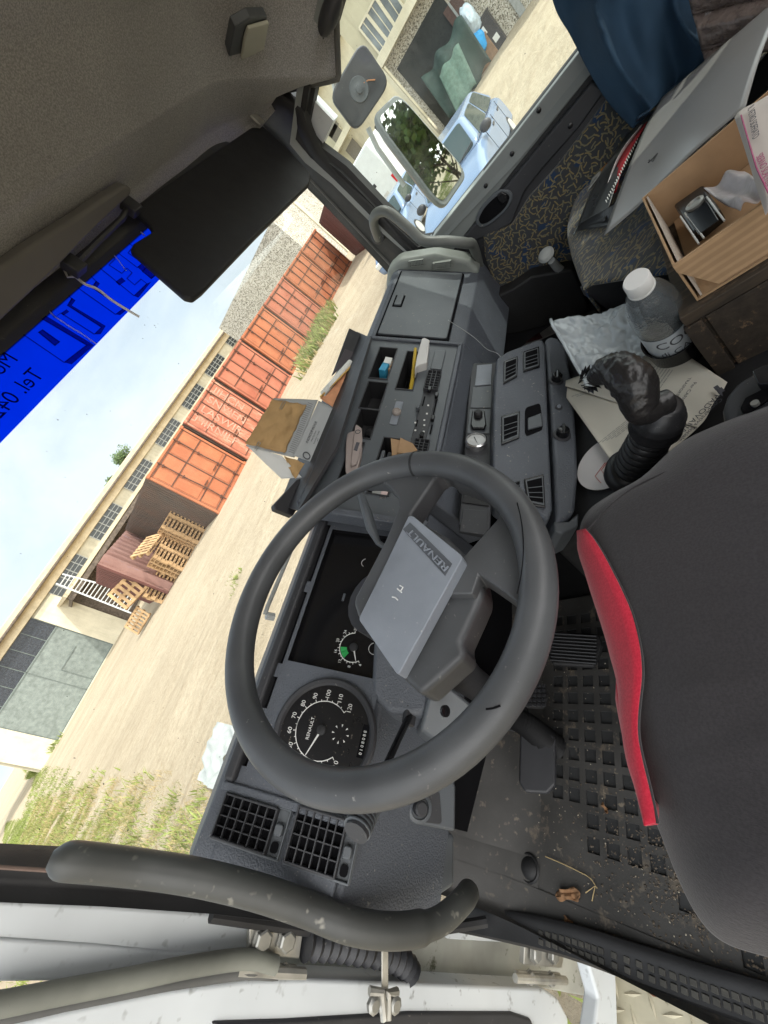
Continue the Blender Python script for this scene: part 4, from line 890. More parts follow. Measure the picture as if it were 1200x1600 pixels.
# ---- sun visors, lamp, cord
VR = [(207, 322), (212, 330), (235, 352), (237, 361), (208, 379), (203, 388), (262, 440), (288, 463), (302, 466), (316, 455), (400, 368), (484, 286), (487, 272), (440, 222), (404, 190)]
FV = Fr((0, .715, .32), (1, 0, 0), (0, -.03, -.18)); FV2 = Fr((0, .70, .33), (1, 0, 0), (0, .0, 1))
b = MB(); b.prism([FV.px(x, y) for x, y in VR], FV.N * -.016); b.build('sun_visor', M_visor, cab, bevel=.006, seg=3)
b = MB(); b.tube([FV.px(205, 320, .004), FV.px(190, 345, .004), FV.px(150, 383, .004), FV.px(110, 425, .004)], .006, 8); b.build('visor_rod', M_pd, cab)
for (x, y) in ((404, 183), (205, 328), (116, 420)):
    p = FV.px(x, y, .006); b = MB(); b.box(p, (.028, .02, .03)); b.build('visor_clip', M_steel if x == 404 else M_pd, cab, bevel=.003)
# folded driver visor, seen edge-on
dv = [(-60, 470), (0, 420), (60, 378), (120, 340), (170, 305), (196, 289), (207, 293), (206, 305), (180, 330), (130, 378), (80, 430), (0, 505), (-60, 560)]
FD = Fr((0, .66, .345), (1, 0, 0), (0, -.5, .25)); 
b = MB(); b.prism([FD.px(x, y) for x, y in dv], FD.N * -.022); b.build('folded_sun_visor', basic('visor_grey_vinyl', (.13, .125, .115), .65, .1, 6, grain=.1, gscale=500), cab, bevel=.009, seg=4)
cp = [WS.px(x, y, .02) for x, y in [(100, 425), (112, 440), (130, 455), (150, 463), (172, 480), (195, 494), (214, 505)]]
b = MB(); b.tube(smooth(cp), .0025, 6); b.tube([WS.px(x, y, .02) for x, y in [(98, 432), (104, 445), (116, 444), (122, 434)]], .002, 6); o = b.build('hanging_cord', M_alu, None); tag(o, 'thin pale cord and hook hanging at the lower edge of the blue sun strip', 'cord')
M_lamp = basic('lamp_lens', (.50, .50, .42), .4, .08)
lo_ = onZ(380, 52, .375); lf = V3((.25, -.35, 1)).normalized(); FL = Fr(lo_, (1, -.15, -.30), (0, 1, .35))
def lq(pts, h0, h1, name, mat, par, bev): b = MB(); b.prism([FL.px(x, y, h0) for x, y in pts], FL.N * (h1 - h0)); return b.build(name, mat, par, bevel=bev)
lb_ = lq([(362, 92), (349, 86), (360, 28), (385, 14), (412, 13), (404, 60), (388, 84)], -.004, .014, 'roof_lamp', M_pls, cab, .003)
lq([(366, 90), (373, 40), (378, 24), (411, 15), (404, 60), (390, 80)], .0145, .022, 'lamp_lens', M_lamp, lb_, .003)
# bracket at the top of the pillar
b = MB(); p = onY(402, 186, .69); b.box(p, (.03, .006, .03)); b.build('visor_bracket', M_steel, cab, bevel=.002)
p = onX(516, 20, 1.40); b = MB(); b.grid(blob(p, .035, .6, 1.3, .6, .05), 16, 10); b.build('roof_side_handle', M_pd, cab)

# ---- outside mirrors on the passenger side
XM = 1.78
def mirror(pts, Nrm, ctr, name, label, ref, th=.035, hs=.006):
    F_ = Fr(onX(*ctr, XM), V3(Nrm).cross(V3((0, 0, 1))), (0, 0, 1)); F_.N = V3(Nrm).normalized()
    F_ = Fr(onX(*ctr, XM), V3(Nrm).cross(V3((0, 0, 1))), V3(Nrm).cross(V3(Nrm).cross(V3((0, 0, 1)))))
    P_ = [F_.px(x, y) for x, y in pts]; c_ = sum(P_, V3()) / len(P_)
    o = MB(); back = [c_ + (p - c_) * .80 - F_.N * th for p in P_]; mid = [c_ + (p - c_) * 1.0 - F_.N * th * .45 for p in P_]
    o.loft([P_, mid, back]); oo = o.build('mirror_housing', M_grey if ref else M_pd, cab, bevel=hs, seg=3); oo['label'] = label
    g_ = MB(); g_.prism([c_ + (p - c_) * .90 + F_.N * .002 for p in P_], F_.N * -.006); return oo, g_, F_, c_, P_
M_mir = NT('mirror_glass'); M_mir.bsdf((.60, .64, .60, 1), .015, None, 1.0); M_mir = M_mir.m
mo, g_, F_, c_, P_ = mirror(rr_px([(581, 182), (622, 142), (733, 270), (692, 330)], f=.20), (-.55, -.83, .05), (655, 235), 'main', 'large rectangular door mirror reflecting trees', True, .05)
g_.build('mirror_glass', M_mir, mo)
m2, g_, F2, c2, P2_ = mirror(rr_px([(566, 60), (611, 128), (557, 208), (514, 150)], f=.24), (-.80, -.55, -.05), (562, 138), 'wide', 'dark square mirror back with a round boss, above the main mirror', False, .04)
b = MB(); b.lathe([(.032, 0), (.030, .003), (.022, .002), (.012, .004), (.011, .010), (.005, .011)], F2.px(561, 140, .001), F2.N, 24); b.build('mount_boss', M_pls, m2)
b = MB(); b.tube([F2.px(568, 130, .002), F2.px(575, 126, .002), F2.px(586, 125, .002)], .0018, 5); b.build('scratch', basic('orange_scratch', (.5, .22, .1), .6), m2)
b = MB(); b.tube([onX(575, 200, XM + .02), onX(590, 232, XM + .01), onX(632, 290, XM), onX(618, 275, XM)][:3], .009, 8); b.tube([onX(527, 158, XM + .03), onX(520, 120, XM + .03), onX(512, 60, XM)], .008, 8); b.build('mirror_arm', M_alu, cab)
b = MB(); b.box(onX(597, 200, XM), (.02, .03, .045)); b.build('mirror_clamp', M_pd, cab, bevel=.004)
# ================================================================== DASHBOARD
dash_b = MB()
dash_b.prism([(.985, .790, -.225), (.985, .735, -.200), (.985, .712, -.206), (.985, .560, -.381), (.985, .548, -.400), (.985, .56, -.56), (.985, .80, -.56)], (.445, 0, 0))
dash_b.prism([(.47, .790, -.225), (.47, .735, -.200), (.47, .712, -.206), (.47, .716, -.214), (.47, .738, -.210), (.47, .79, -.238)], (.5149, 0, 0))
dash_b.prism([(.47, .560, -.381), (.47, .548, -.400), (.47, .56, -.56), (.47, .80, -.56), (.47, .80, -.50), (.47, .64, -.47), (.47, .572, -.388)], (.5149, 0, 0))
dash_b.prism([(-.160, .800, -.268), (-.160, .730, -.250), (-.160, .698, -.286), (-.160, .580, -.404), (-.160, .600, -.60), (-.160, .80, -.60)], (.629, 0, 0))
dash = dash_b.build('dashboard', M_pl, cab, bevel=.010, seg=3); dash['label'] = 'blue-grey plastic dashboard with cubbyholes, vents and glove box'
P1 = Fr((0, .71, -.2035), (1, 0, 0), (0, -.153, -.176)); P2 = Fr((0, .70, -.280), (1, 0, 0), (0, -1, -1))
def raised(fr, pts, h0, h1, name, mat, par, bevel=.002, seg=2):
    'prism on a frame; outline given by reference rays'
    b = MB(); b.prism([fr.px(x, y, h0) for x, y in pts], fr.N * (h1 - h0)); return b.build(name, mat, par, bevel=bevel, seg=seg)
def rect_uv(fr, a, c): ua, va = fr.uv(*a); uc, vc = fr.uv(*c); return min(ua, uc), max(ua, uc), min(va, vc), max(va, vc)
def rbox(fr, r, h0, h1, name, mat, par, bevel=.002, rad=.003): b = MB(); slab(b, fr, rrect(*r, rad), h0, h1); return b.build(name, mat, par, bevel=bevel)
# glove box
gv = [P1.uv(*p) for p in ((625, 426), (594, 525), (719, 430), (702, 532))]
u0 = (gv[1][0] + gv[3][0]) / 2; u1 = (gv[0][0] + gv[2][0]) / 2; v0 = (gv[0][1] + gv[1][1]) / 2; v1 = (gv[2][1] + gv[3][1]) / 2
rbox(P1, (u0 - .006, u1 + .006, v0 - .006, v1 + .006), -.002, .003, 'glove_box_gap', M_hole, dash, .001, .006)
glv = rbox(P1, (u0, u1, v0, v1), .0, .007, 'glove_box_lid', M_pls, dash, .002, .006)
r = rect_uv(P1, (612.5, 482.5), (634, 466)); rbox(P1, r, .0065, .0085, 'latch_recess', M_hole, glv, .0005, .002)
r = (r[0] + .003, r[1] - .003, r[2] + .006, r[3] - .004); rbox(P1, r, .0085, .0125, 'latch', M_pls, glv, .001, .002)
# right end cap with vents
M_cap = basic('faded_grey_cap', (.20, .215, .195), .5, .18, 14, wear=.35, wearcol=(.28, .30, .26, 1))
ec = MB(); cap_prof = [(.795, -.215), (.74, -.180), (.69, -.188), (.60, -.262), (.545, -.345), (.54, -.40), (.70, -.42), (.795, -.40)]
ec.prism([(1.345, y, z) for y, z in cap_prof], (.06, 0, 0)); cap = ec.build('dash_end_cap', M_cap, dash, bevel=.014, seg=4)
PC = Fr((0, .74, -.176), (1, 0, 0), (0, -.14, -.084))
for (a, c) in (((637, 417), (662, 408)), ((676, 419), (706, 410))):
    r = rect_uv(Fr((1.345, 0, 0), (0, 1, 0), (0, 0, 1)), a, c) if False else None
FE = Fr((1.3445, 0, 0), (0, 1, 0), (0, 0, 1))
def vent(fr, r, name, par, rows, cols, fm=M_pd, depth=.02, rim=.004):
    'louvre: rim, dark box, fins'
    u0, u1, v0, v1 = r; b = MB(); W_ = u1 - u0; K_ = 1 if W_ < .05 else 2.4
    f2 = Fr.__new__(Fr); f2.O = fr.O + fr.N * .003; f2.U, f2.V, f2.N = fr.U, fr.V, fr.N
    for (a, b_, c, d) in ((u0, u1, v0, v0 + rim), (u0, u1, v1 - rim, v1), (u0, u0 + rim, v0 + rim, v1 - rim), (u1 - rim, u1, v0 + rim, v1 - rim)): slab(b, fr, [(a, c), (b_, c), (b_, d), (a, d)], -.002, .005 if W_ < .05 else .011)
    o = b.build(name, fm, par, bevel=.001)
    b = MB(); slab(b, fr, [(u0 + rim, v0 + rim), (u1 - rim, v0 + rim), (u1 - rim, v1 - rim), (u0 + rim, v1 - rim)], .0, .0012); b.build('vent_hole', M_hole, o)
    b = MB(); W_, H_ = u1 - u0 - 2 * rim, v1 - v0 - 2 * rim
    for i in range(1, rows): vv = v0 + rim + H_ * i / rows; slab(b, fr, [(u0 + rim, vv - .0008), (u1 - rim, vv - .0008), (u1 - rim, vv + .0008), (u0 + rim, vv + .0008)], .0015 * K_, .0042 * K_)
    for i in range(1, cols): uu = u0 + rim + W_ * i / cols; slab(b, fr, [(uu - .0007, v0 + rim), (uu + .0007, v0 + rim), (uu + .0007, v1 - rim), (uu - .0007, v1 - rim)], .0012, .0036 * K_)
    b.build('vent_fins', fm, o); return o
vp_ = Fr((0, .694, -.1905), (1, 0, 0), (0, -.09, -.074))
for (a, c) in (((640, 415), (662, 406)), ((678, 417), (706, 407))):
    q = [onX(a[0], a[1], 1.344), onX(c[0], c[1], 1.344)]; vv = sorted([(q[0] - vp_.O).dot(vp_.V), (q[1] - vp_.O).dot(vp_.V)])
    FF = Fr((1.3435, .694, -.2055), (0, -.09, -.074), (1, 0, 0)); FF = Fr((1.3435, .694, -.200), (0, -.09, -.074), (0, .074, -.09)); FF.N = V3((-1, 0, 0))
    uu = [FF.uv(*a), FF.uv(*c)]; 
    vent(FF, (min(uu[0][0], uu[1][0]), max(uu[0][0], uu[1][0]), min(uu[0][1], uu[1][1]) - .004, max(uu[0][1], uu[1][1]) + .004), 'side_vent', cap, 4, 9, M_cap, rim=.002)
# centre console face with cubbyholes
FC = Fr(P1.O + P1.N * .012, (1, 0, 0), P1.V)
def R(a, c): return rect_uv(FC, a, c)
cub = [R((575, 591), (622, 545)), R((617, 608), (662, 551)), R((560, 638), (607, 599)), R((547, 683), (594, 642)), R((518, 775), (571, 692)), R((572, 771), (632, 687))]
for i_, j_ in ((0, 1), (4, 5)): m_ = (cub[i_][3] + cub[j_][2]) / 2; cub[i_] = cub[i_][:3] + (min(cub[i_][3], m_ - .0025),); cub[j_] = cub[j_][:2] + (max(cub[j_][2], m_ + .0025), cub[j_][3])
cub = [(a + .002, b_ - .002, c + .002, d - .002) for a, b_, c, d in cub]
cu0 = FC.uv(545, 800)[0]; cu1 = FC.uv(645, 536)[0]; cv0 = FC.uv(581, 545)[1] - .012; cv1 = FC.uv(700, 600)[1] + .004
inner = MB(); face = MB(); panel_holes(face, FC, cu0, cu1, cv0, cv1, [(*c, .075 if i in (0, 1, 4, 5) else .05) for i, c in enumerate(cub)], inner)
cons = face.build('centre_console', M_pls, dash); cons['label'] = 'centre console face with open cubbyholes and heater sliders'
inner.build('cubby_walls', M_blk, cons)
for c in cub:
    b = MB(); e = .0025
    for (a, b_, cc, d) in ((c[0] - e, c[1] + e, c[2] - e, c[2]), (c[0] - e, c[1] + e, c[3], c[3] + e), (c[0] - e, c[0], c[2], c[3]), (c[1], c[1] + e, c[2], c[3])): slab(b, FC, [(a, cc), (b_, cc), (b_, d), (a, d)], -.001, .0025)
    b.build('cubby_rim', M_pd, cons, bevel=.0006)
b = MB()
for (a, b_, c, d) in ((cu0 - .002, cu1 + .012, cv0 - .012, cv0), (cu1, cu1 + .012, cv0, cv1 + .012), (cu0 - .002, cu1, cv1, cv1 + .012), (cu0 - .012, cu0 - .002, cv0 - .012, cv1 + .012)): slab(b, FC, [(a, c), (b_, c), (b_, d), (a, d)], -.03, .006)
b.build('console_rim', M_pl, cons, bevel=.004, seg=3)
r = R((616, 664), (623, 628)); pl_ = rbox(FC, (r[0], r[1], r[2] - .006, r[3] + .006), 0, .002, 'latch_plate', M_pad, cons, .0006)
b = MB(); b.lathe([(.010, 0), (.010, .006), (.007, .009), (.006, .006)], FC.px(620, 646, .002), FC.N, 20); b.build('push_knob', basic('pale_knob', (.33, .29, .26), .5), pl_)
cl = FC.px(577, 660, -.045); b = MB(); b.lathe([(.016, 0), (.016, .006), (.012, .008), (.012, .014), (.006, .018)], cl, FC.N, 20); b.build('lighter_knob', M_blk, cons)
rbox(FC, R((672, 578), (697, 550)), .0, .004, 'blank_plate', M_pls, cons)
sw = rbox(FC, R((636, 712), (690, 584)), .0, .003, 'heater_panel', M_pd, cons, .001)
vent(Fr.__new__(Fr) if False else FC, R((661, 612), (690, 585)), 'console_vent', cons, 3, 7, M_pd, rim=.002)
vent(FC, R((640, 722), (672, 692)), 'console_vent', cons, 3, 7, M_pd, rim=.002)
for (a, c) in (((660, 636), (661, 621)), ((677, 650), (679, 625)), ((650, 668), (652, 658)), ((672, 680), (674, 665))):
    u_, v_ = FC.uv(*a); u2, v2 = FC.uv(*c); b = MB(); slab(b, FC, [(u_, v_ - .0016), (u2, v_ - .0016), (u2, v_ + .0016), (u_, v_ + .0016)], .003, .0036); b.build('slider_slot', M_hole, sw)
for (x, y) in ((671, 613), (682, 622), (653, 641), (676, 658), (659, 684)):
    b = MB(); u_, v_ = FC.uv(x, y); slab(b, FC, rrect(u_ - .007, u_ + .007, v_ - .004, v_ + .004, .003), .003, .013); b.build('slider_knob', M_blks if x != 653 else M_pls, sw, bevel=.0015)
for (x, y) in ((669, 635), (667, 648), (663, 658), (663, 666), (662, 676), (649, 662), (649, 674)):
    b = MB(); u_, v_ = FC.uv(x, y); slab(b, FC, rrect(u_ - .0022, u_ + .0022, v_ - .002, v_ + .002, .0008), .003, .0036); b.build('pictogram', M_print, sw)
# lower strip with plate, rotary control and round gauge
LS = Fr(onY(737, 568, .528), (1, 0, 0), (0, -.046, -.042))
o_ = onY(757, 680, .500); LS = Fr(o_, onY(757, 566, .508) - onY(742, 765, .474), onY(777, 567, .482) - onY(737, 568, .528))
def LR(a, c): return rect_uv(LS, a, c)
st = raised(LS, [(737, 567), (778, 566), (772, 700), (766, 830), (716, 820), (722, 760), (729, 650)], -.03, .0, 'lower_console', M_pd, dash, .003)
raised(LS, [(745, 572), (769, 570), (767, 602), (742, 604)], 0, .003, 'grey_plate', M_pad, st, .001)
raised(LS, [(739, 606), (768, 603), (767, 638), (735, 638)], 0, .002, 'blank_plate', M_pls, st, .001)
raised(LS, [(734, 640), (767, 640), (765, 678), (730, 678)], 0, .002, 'blank_plate', M_pls, st, .001)
ms_ = raised(LS, [(738, 646), (757, 646), (760, 668), (757, 674), (738, 674), (735, 668)], .002, .010, 'mirror_switch', M_blks, st, .003)
b = MB(); b.lathe([(.010, 0), (.010, .007), (.007, .011)], LS.px(747, 654, .010), LS.N, 20); b.build('switch_knob', M_blk, ms_)
gc = LS.px(744, 694, .0); b = MB(); b.lathe([(.0235, 0), (.0235, .013), (.0205, .015), (.0195, .012)], gc, LS.N, 32, False); gw = b.build('round_gauge', basic('chrome_ring', (.6, .6, .6), .2, .1, metal=.9), st)
b = MB(); b.lathe([(.0195, .011), (.0001, .0111)], gc, LS.N, 32, False); b.build('gauge_face', basic('gauge_face', (.42, .43, .42), .3, .15, 60), gw)
b = MB(); U_, W_, N_a = axes(LS.N); b.prism([gc + N_a * .0118 + LS.U * x + LS.V * y for x, y in ((-.012, .004), (.010, -.006), (.011, -.004))], N_a * .0004); b.build('gauge_needle', M_blk, gw)
raised(LS, [(726, 762), (766, 768), (764, 792), (722, 786)], 0, .003, 'switch_block', M_blk, st, .001)
raised(LS, [(724, 797), (762, 800), (761, 838), (718, 832)], 0, .004, 'blank_plate', M_pd, st, .001)
# heater box (big grey box with air vents)
hb0 = [onY(776, 560, .460), onY(850, 527, .390), onY(862, 812, .372), onY(772, 740, .435)]
HB = Fr(hb0[1], hb0[1] - hb0[2], hb0[1] - hb0[0])
hp = [(776, 560), (792, 549), (838, 531), (848, 530), (853, 540), (856, 640), (864, 795), (858, 812), (838, 800), (780, 762), (770, 730), (771, 640)]
hbx = raised(HB, hp, -.10, 0, 'heater_box', M_pl, dash, .006, 3); hbx['label'] = 'grey heater box with square air vents and rotary knobs'
K2 = Fr(HB.px(870, 640, -.006), HB.U, HB.V)
kn = raised(K2, [(851, 533), (858, 527), (872, 530), (884, 545), (897, 620), (903, 740), (898, 800), (886, 812), (868, 816), (865, 740), (860, 640)], -.10, .004, 'knob_strip', M_pl, hbx, .008, 3)
raised(K2, [(866, 812), (890, 812), (906, 798), (905, 820), (880, 832), (868, 828)], -.09, -.004, 'strip_end', M_pls, hbx, .004)
def HR(a, c): return rect_uv(HB, a, c)
for (pts, rr_) in (([(787, 566), (809, 558), (808, 590), (786, 602)], 0), ([(817, 551), (842, 543), (843, 575), (817, 583)], 0), ([(783, 652), (812, 644), (811, 686), (783, 697)], 0), ([(818, 750), (849, 742), (852, 795), (824, 790)], 0), ([(800, 756), (812, 752), (812, 776), (802, 770)], 0)):
    u0_, u1_, v0_, v1_ = (lambda q: (min(p[0] for p in q), max(p[0] for p in q), min(p[1] for p in q), max(p[1] for p in q)))([HB.uv(*p) for p in pts])
    raised(HB, pts, 0, .004, 'vent_rim', M_blks, hbx, .0015)
    c = (sum(p[0] for p in pts) / 4, sum(p[1] for p in pts) / 4); sh = lambda k: [(c[0] + (p[0] - c[0]) * k, c[1] + (p[1] - c[1]) * k) for p in pts]
    raised(HB, sh(.86), .0035, .0050, 'vent_rim', M_pls, hbx, .0008); vo_ = raised(HB, sh(.74), .0048, .0056, 'vent_hole', M_hole, hbx, .0)
    a_, b_, c_2, d_ = sh(.72)
    for k in (.35, .6, .82):
        l0 = (a_[0] + (d_[0] - a_[0]) * k, a_[1] + (d_[1] - a_[1]) * k); l1 = (b_[0] + (c_2[0] - b_[0]) * k, b_[1] + (c_2[1] - b_[1]) * k); f = MB(); f.tube([HB.px(*l0, .006), HB.px(*l1, .006)], .0009, 5); f.build('vent_fin', M_pls, vo_)
dr = raised(HB, rr_px([(820, 638), (844, 630), (848, 666), (847, 672), (823, 682), (820, 676)], f=.2), .0, .0012, 'ashtray_recess', M_hole, hbx, .0)
raised(HB, [(824, 656), (845, 648), (847, 668), (824, 674)], .001, .006, 'ashtray_lid', M_pls, hbx, .002)
for (x, y, r_) in ((868, 597, .016), (872, 639, .008), (877, 682, .018)):
    c = K2.px(x, y, .004); b = MB(); b.lathe([(r_, 0), (r_ * .95, .002), (r_ * .8, .003)], c, K2.N, 24); kb = b.build('knob_base', M_pd, hbx)
    b = MB()
    if r_ > .01:
        b.lathe([(r_ * .72, .002), (r_ * .66, .016), (r_ * .5, .017)], c, K2.N, 10); b.build('rotary_knob', M_blks, kb, bevel=.001)
        b = MB(); b.box(c + K2.N * .016, (r_ * 1.5, .005, .008), Matrix.Rotation(.3, 3, 'X')); b.build('knob_bar', M_blks, kb, bevel=.001)
    else: b.lathe([(r_ * .6, .002), (r_ * .4, .006)], c, K2.N, 12); b.build('button', M_pad, kb)
# ---- instrument panel
F3 = Fr(P2.O + P2.N * .010, (1, 0, 0), P2.V); sl = [rect_uv(F3, a, c) for a, c in (((482, 908), (509, 820)), ((441, 1037), (477, 925)), ((421, 1108), (433, 1058)), ((392, 1200), (405, 1150)))]
vm = (sl[0][2] + sl[0][3] + sl[1][2] + sl[1][3]) / 4; sl = [(a, b_, vm - .0052, vm + .0052) for a, b_, c, d in sl]
du0 = F3.uv(465, 1035)[0]; du1 = F3.uv(535, 829)[0]; dv0 = max(F3.uv(520, 826)[1], vm + .012) 
F3 = Fr(P2.O + P2.N * .010, (1, 0, 0), P2.V); iu0 = F3.uv(345, 1216)[0]; iu1 = F3.uv(512, 806)[0]; iv0 = F3.uv(420, 1010)[1] - .036
sc_u, sc_v = F3.uv(507, 1147)
inn_ = MB(); fc = MB(); panel_holes(fc, F3, iu0, iu1, -.012, .165, [(*s_, .010) for s_ in sl] + [(du0, du1, dv0, .165 - .012, .014)], inn_)
ip = fc.build('instrument_panel', M_pl, dash); inn_.build('panel_recess', M_hole, ip)
b = MB(); slab(b, F3, [(iu0, -.012), (iu1, -.012), (iu1, -.030), (iu0, -.030)], -.04, .012); b.build('panel_hood', M_pd, dash, bevel=.006, seg=3)
b = MB(); slab(b, F3, [(iu1, -.03), (iu1 + .014, -.03), (iu1 + .014, .165), (iu1, .165)], -.03, .010); b.build('panel_frame', M_pl, dash, bevel=.003); b = MB(); slab(b, F3, [(iu0 - .012, -.03), (iu0, -.03), (iu0, .165), (iu0 - .012, .165)], -.03, .006); b.build('panel_frame', M_pl, dash, bevel=.003)
FG = Fr(F3.O - F3.N * .0125, (1, 0, 0), P2.V)
b = MB(); slab(b, FG, [(du0, dv0), (du1, dv0), (du1, .153), (du0, .153)], 0, .001); cov = b.build('gauge_cover', M_glassd, ip)
def arc(fr, c, r, a0, a1, w_, n=24): 
    'flat ring segment; angle 0 = +U, towards -V is up'
    b = MB()
    for k in range(n):
        p, q = a0 + (a1 - a0) * k / n, a0 + (a1 - a0) * (k + 1) / n
        pts = [(c[0] + rr_ * math.cos(t_), c[1] - rr_ * math.sin(t_)) for rr_, t_ in ((r, p), (r + w_, p), (r + w_, q), (r, q))]; slab(b, fr, pts, .0012, .0016)
    return b
def dial(fr, c, r, a0, a1, labels, ts, par, n_tick, needle, green=None, tick=.003):
    arc(fr, c, r, a0, a1, .0012).build('scale_arc', M_print, par)
    b = MB()
    for k in range(n_tick + 1):
        a = a0 + (a1 - a0) * k / n_tick; l = tick * (1.6 if k % 2 == 0 else 1); u = V3((math.cos(a), -math.sin(a), 0)); s_ = V3((-u.y, u.x, 0)) * .0005; P_ = V3((*c, 0))
        slab(b, fr, [tuple((P_ + u * r + s_)[:2]), tuple((P_ + u * (r + l) + s_)[:2]), tuple((P_ + u * (r + l) - s_)[:2]), tuple((P_ + u * r - s_)[:2])], .0014, .0018)
    b.build('scale_ticks', M_print, par)
    for k, s_ in enumerate(labels):
        a = a0 + (a1 - a0) * k / (len(labels) - 1); rr_ = r + ts * 1.15; text(s_, fr, c[0] + math.cos(a) * rr_, c[1] - math.sin(a) * rr_ + ts * .35, ts, 0, M_print, par, 'scale_number', .0002, .0016, align='CENTER')
    if green: arc(fr, c, r - .012, green[0], green[1], .011).build('green_zone', M_green, par)
    a = needle; u = V3((math.cos(a), -math.sin(a), 0)); s_ = V3((-u.y, u.x, 0)); P_ = V3((*c, 0)); b = MB()
    slab(b, fr, [tuple((P_ + u * .006 + s_ * .0013)[:2]), tuple((P_ + u * (r - .001) + s_ * .0005)[:2]), tuple((P_ + u * (r - .001) - s_ * .0005)[:2]), tuple((P_ + u * .006 - s_ * .0013)[:2])], .003, .004); b.build('needle', M_print, par)
    b = MB(); b.lathe([(.007, .001), (.007, .005), (.005, .006)], fr.pt(*c), fr.N, 16); b.build('needle_hub', M_blk, par)
# tachometer
tcu = FG.uv(553, 1012); dial(FG, tcu, .024, math.radians(215), math.radians(10), ['4', '8', '12', '16', '20', '24', '28'], .0068, cov, 18, math.radians(205), (math.radians(150), math.radians(98)), .0025)
tc2 = FG.uv(585, 1014); arc(FG, tc2, .009, math.radians(200), math.radians(20), .001, 12).build('small_scale', M_print, cov)
tc3 = FG.uv(572, 880); arc(FG, tc3, .008, math.radians(160), math.radians(20), .001, 12).build('small_scale', M_print, cov)
text('00000', FG, *FG.uv(537, 940), .006, 0, M_stripp if False else M_pad, cov, 'counter', .0001, .0014)
# speedometer
so_ = F3.pt(sc_u, sc_v, 0); b = MB(); b.lathe([(.080, -.001), (.080, .004), (.077, .006), (.072, .005), (.069, .001)], so_, F3.N, 48, False); sp_ = b.build('speedometer', M_pd, ip)
b = MB(); b.lathe([(.0695, .0005), (.0001, .00055)], so_, F3.N, 48, False); b.build('dial_face', basic('speedometer_face', (.011, .011, .012), .30, .2, dust=.6, dustcol=(.25, .22, .18, 1), dscale=200), sp_)
FS = Fr(so_, (1, 0, 0), P2.V); cc = FS.uv(503, 1141)
dial(FS, cc, .040, math.radians(222), math.radians(-42), ['10', '20', '30', '40', '50', '60', '70', '80', '90', '100', '110', '120'], .0092, sp_, 22, math.radians(160))
text('RENAULT', FS, cc[0] - .017, cc[1] - .016, .0072, 0, M_print, sp_, 'dial_text', .0001, .0016)
tc4 = FS.uv(532, 1147)
b = MB()
for k in range(8):
    a = k * PI / 4; u = V3((math.cos(a), -math.sin(a), 0)); s_ = V3((-u.y, u.x, 0)) * .0012; P_ = V3((*tc4, 0)); slab(b, FS, [tuple((P_ + u * .009)[:2]), tuple((P_ + u * .013 + s_)[:2]), tuple((P_ + u * .013 - s_)[:2])], .0012, .0016)
b.build('clock_marks', M_print, sp_)
u_, v_ = FS.uv(564, 1180); rbox(FS, (u_ - .004, u_ + .040, v_ - .006, v_ + .004), .0008, .0014, 'odometer_window', M_hole, sp_, 0, .001); text('0 1 0 8 0 8 8', FS, u_, v_ + .001, .0062, 0, M_print, sp_, 'odometer', .0001, .002)
# left air vents
PV = Fr(P2.O + P2.N * .0105, (1, 0, 0), P2.V)
slab_b = MB(); slab(slab_b, PV, [(-.160, -.012), (iu0 - .012, -.012), (iu0 - .012, .165), (-.160, .165)], -.03, -.003); slab_b.build('vent_surround', M_pl, dash, bevel=.004)
va = [PV.uv(*p) for p in ((350, 1240), (340, 1308), (450, 1262), (440, 1345))]; vb = [PV.uv(*p) for p in ((462, 1265), (450, 1350), (560, 1275), (550, 1378))]
for q in (va, vb):
    r = (-.131, -.070, min(p[1] for p in q) + .004, max(p[1] for p in q) - .004); r = (sum(p[0] for p in (q[1], q[3])) / 2, sum(p[0] for p in (q[0], q[2])) / 2, (q[0][1] + q[1][1]) / 2, (q[2][1] + q[3][1]) / 2)
    b = MB(); slab(b, PV, rrect(r[0] - .004, r[1] + .004, r[2] - .003, r[3] + .003, .004), -.003, -.0005); vr = b.build('vent_bezel', M_pls, dash, bevel=.001)
    rr_ = (r[0], r[1], r[2] + .0, r[3] - .016); vent(PV, rr_, 'air_vent', dash, 6, 4, M_pd, rim=.0025)
    rbox(PV, (r[0] + .004, r[0] + .016, r[3] - .013, r[3] - .003), .002, .0035, 'vent_slot', M_hole, vr, .0)
    b = MB(); e_ = .0022
    for (a__, b__, c__, d__) in ((r[0] - e_, r[1] + e_, r[2] - e_, r[2]), (r[0] - e_, r[1] + e_, r[3], r[3] + e_), (r[0] - e_, r[0], r[2], r[3]), (r[1], r[1] + e_, r[2], r[3])): slab(b, PV, [(a__, c__), (b__, c__), (b__, d__), (a__, d__)], -.001, .005)
    b.build('vent_frame', M_pls, vr, bevel=.001)
    rbox(PV, (r[0] + .022, r[0] + .036, r[3] - .014, r[3] - .002), .002, .009, 'vent_wheel', M_pls, vr, .002)
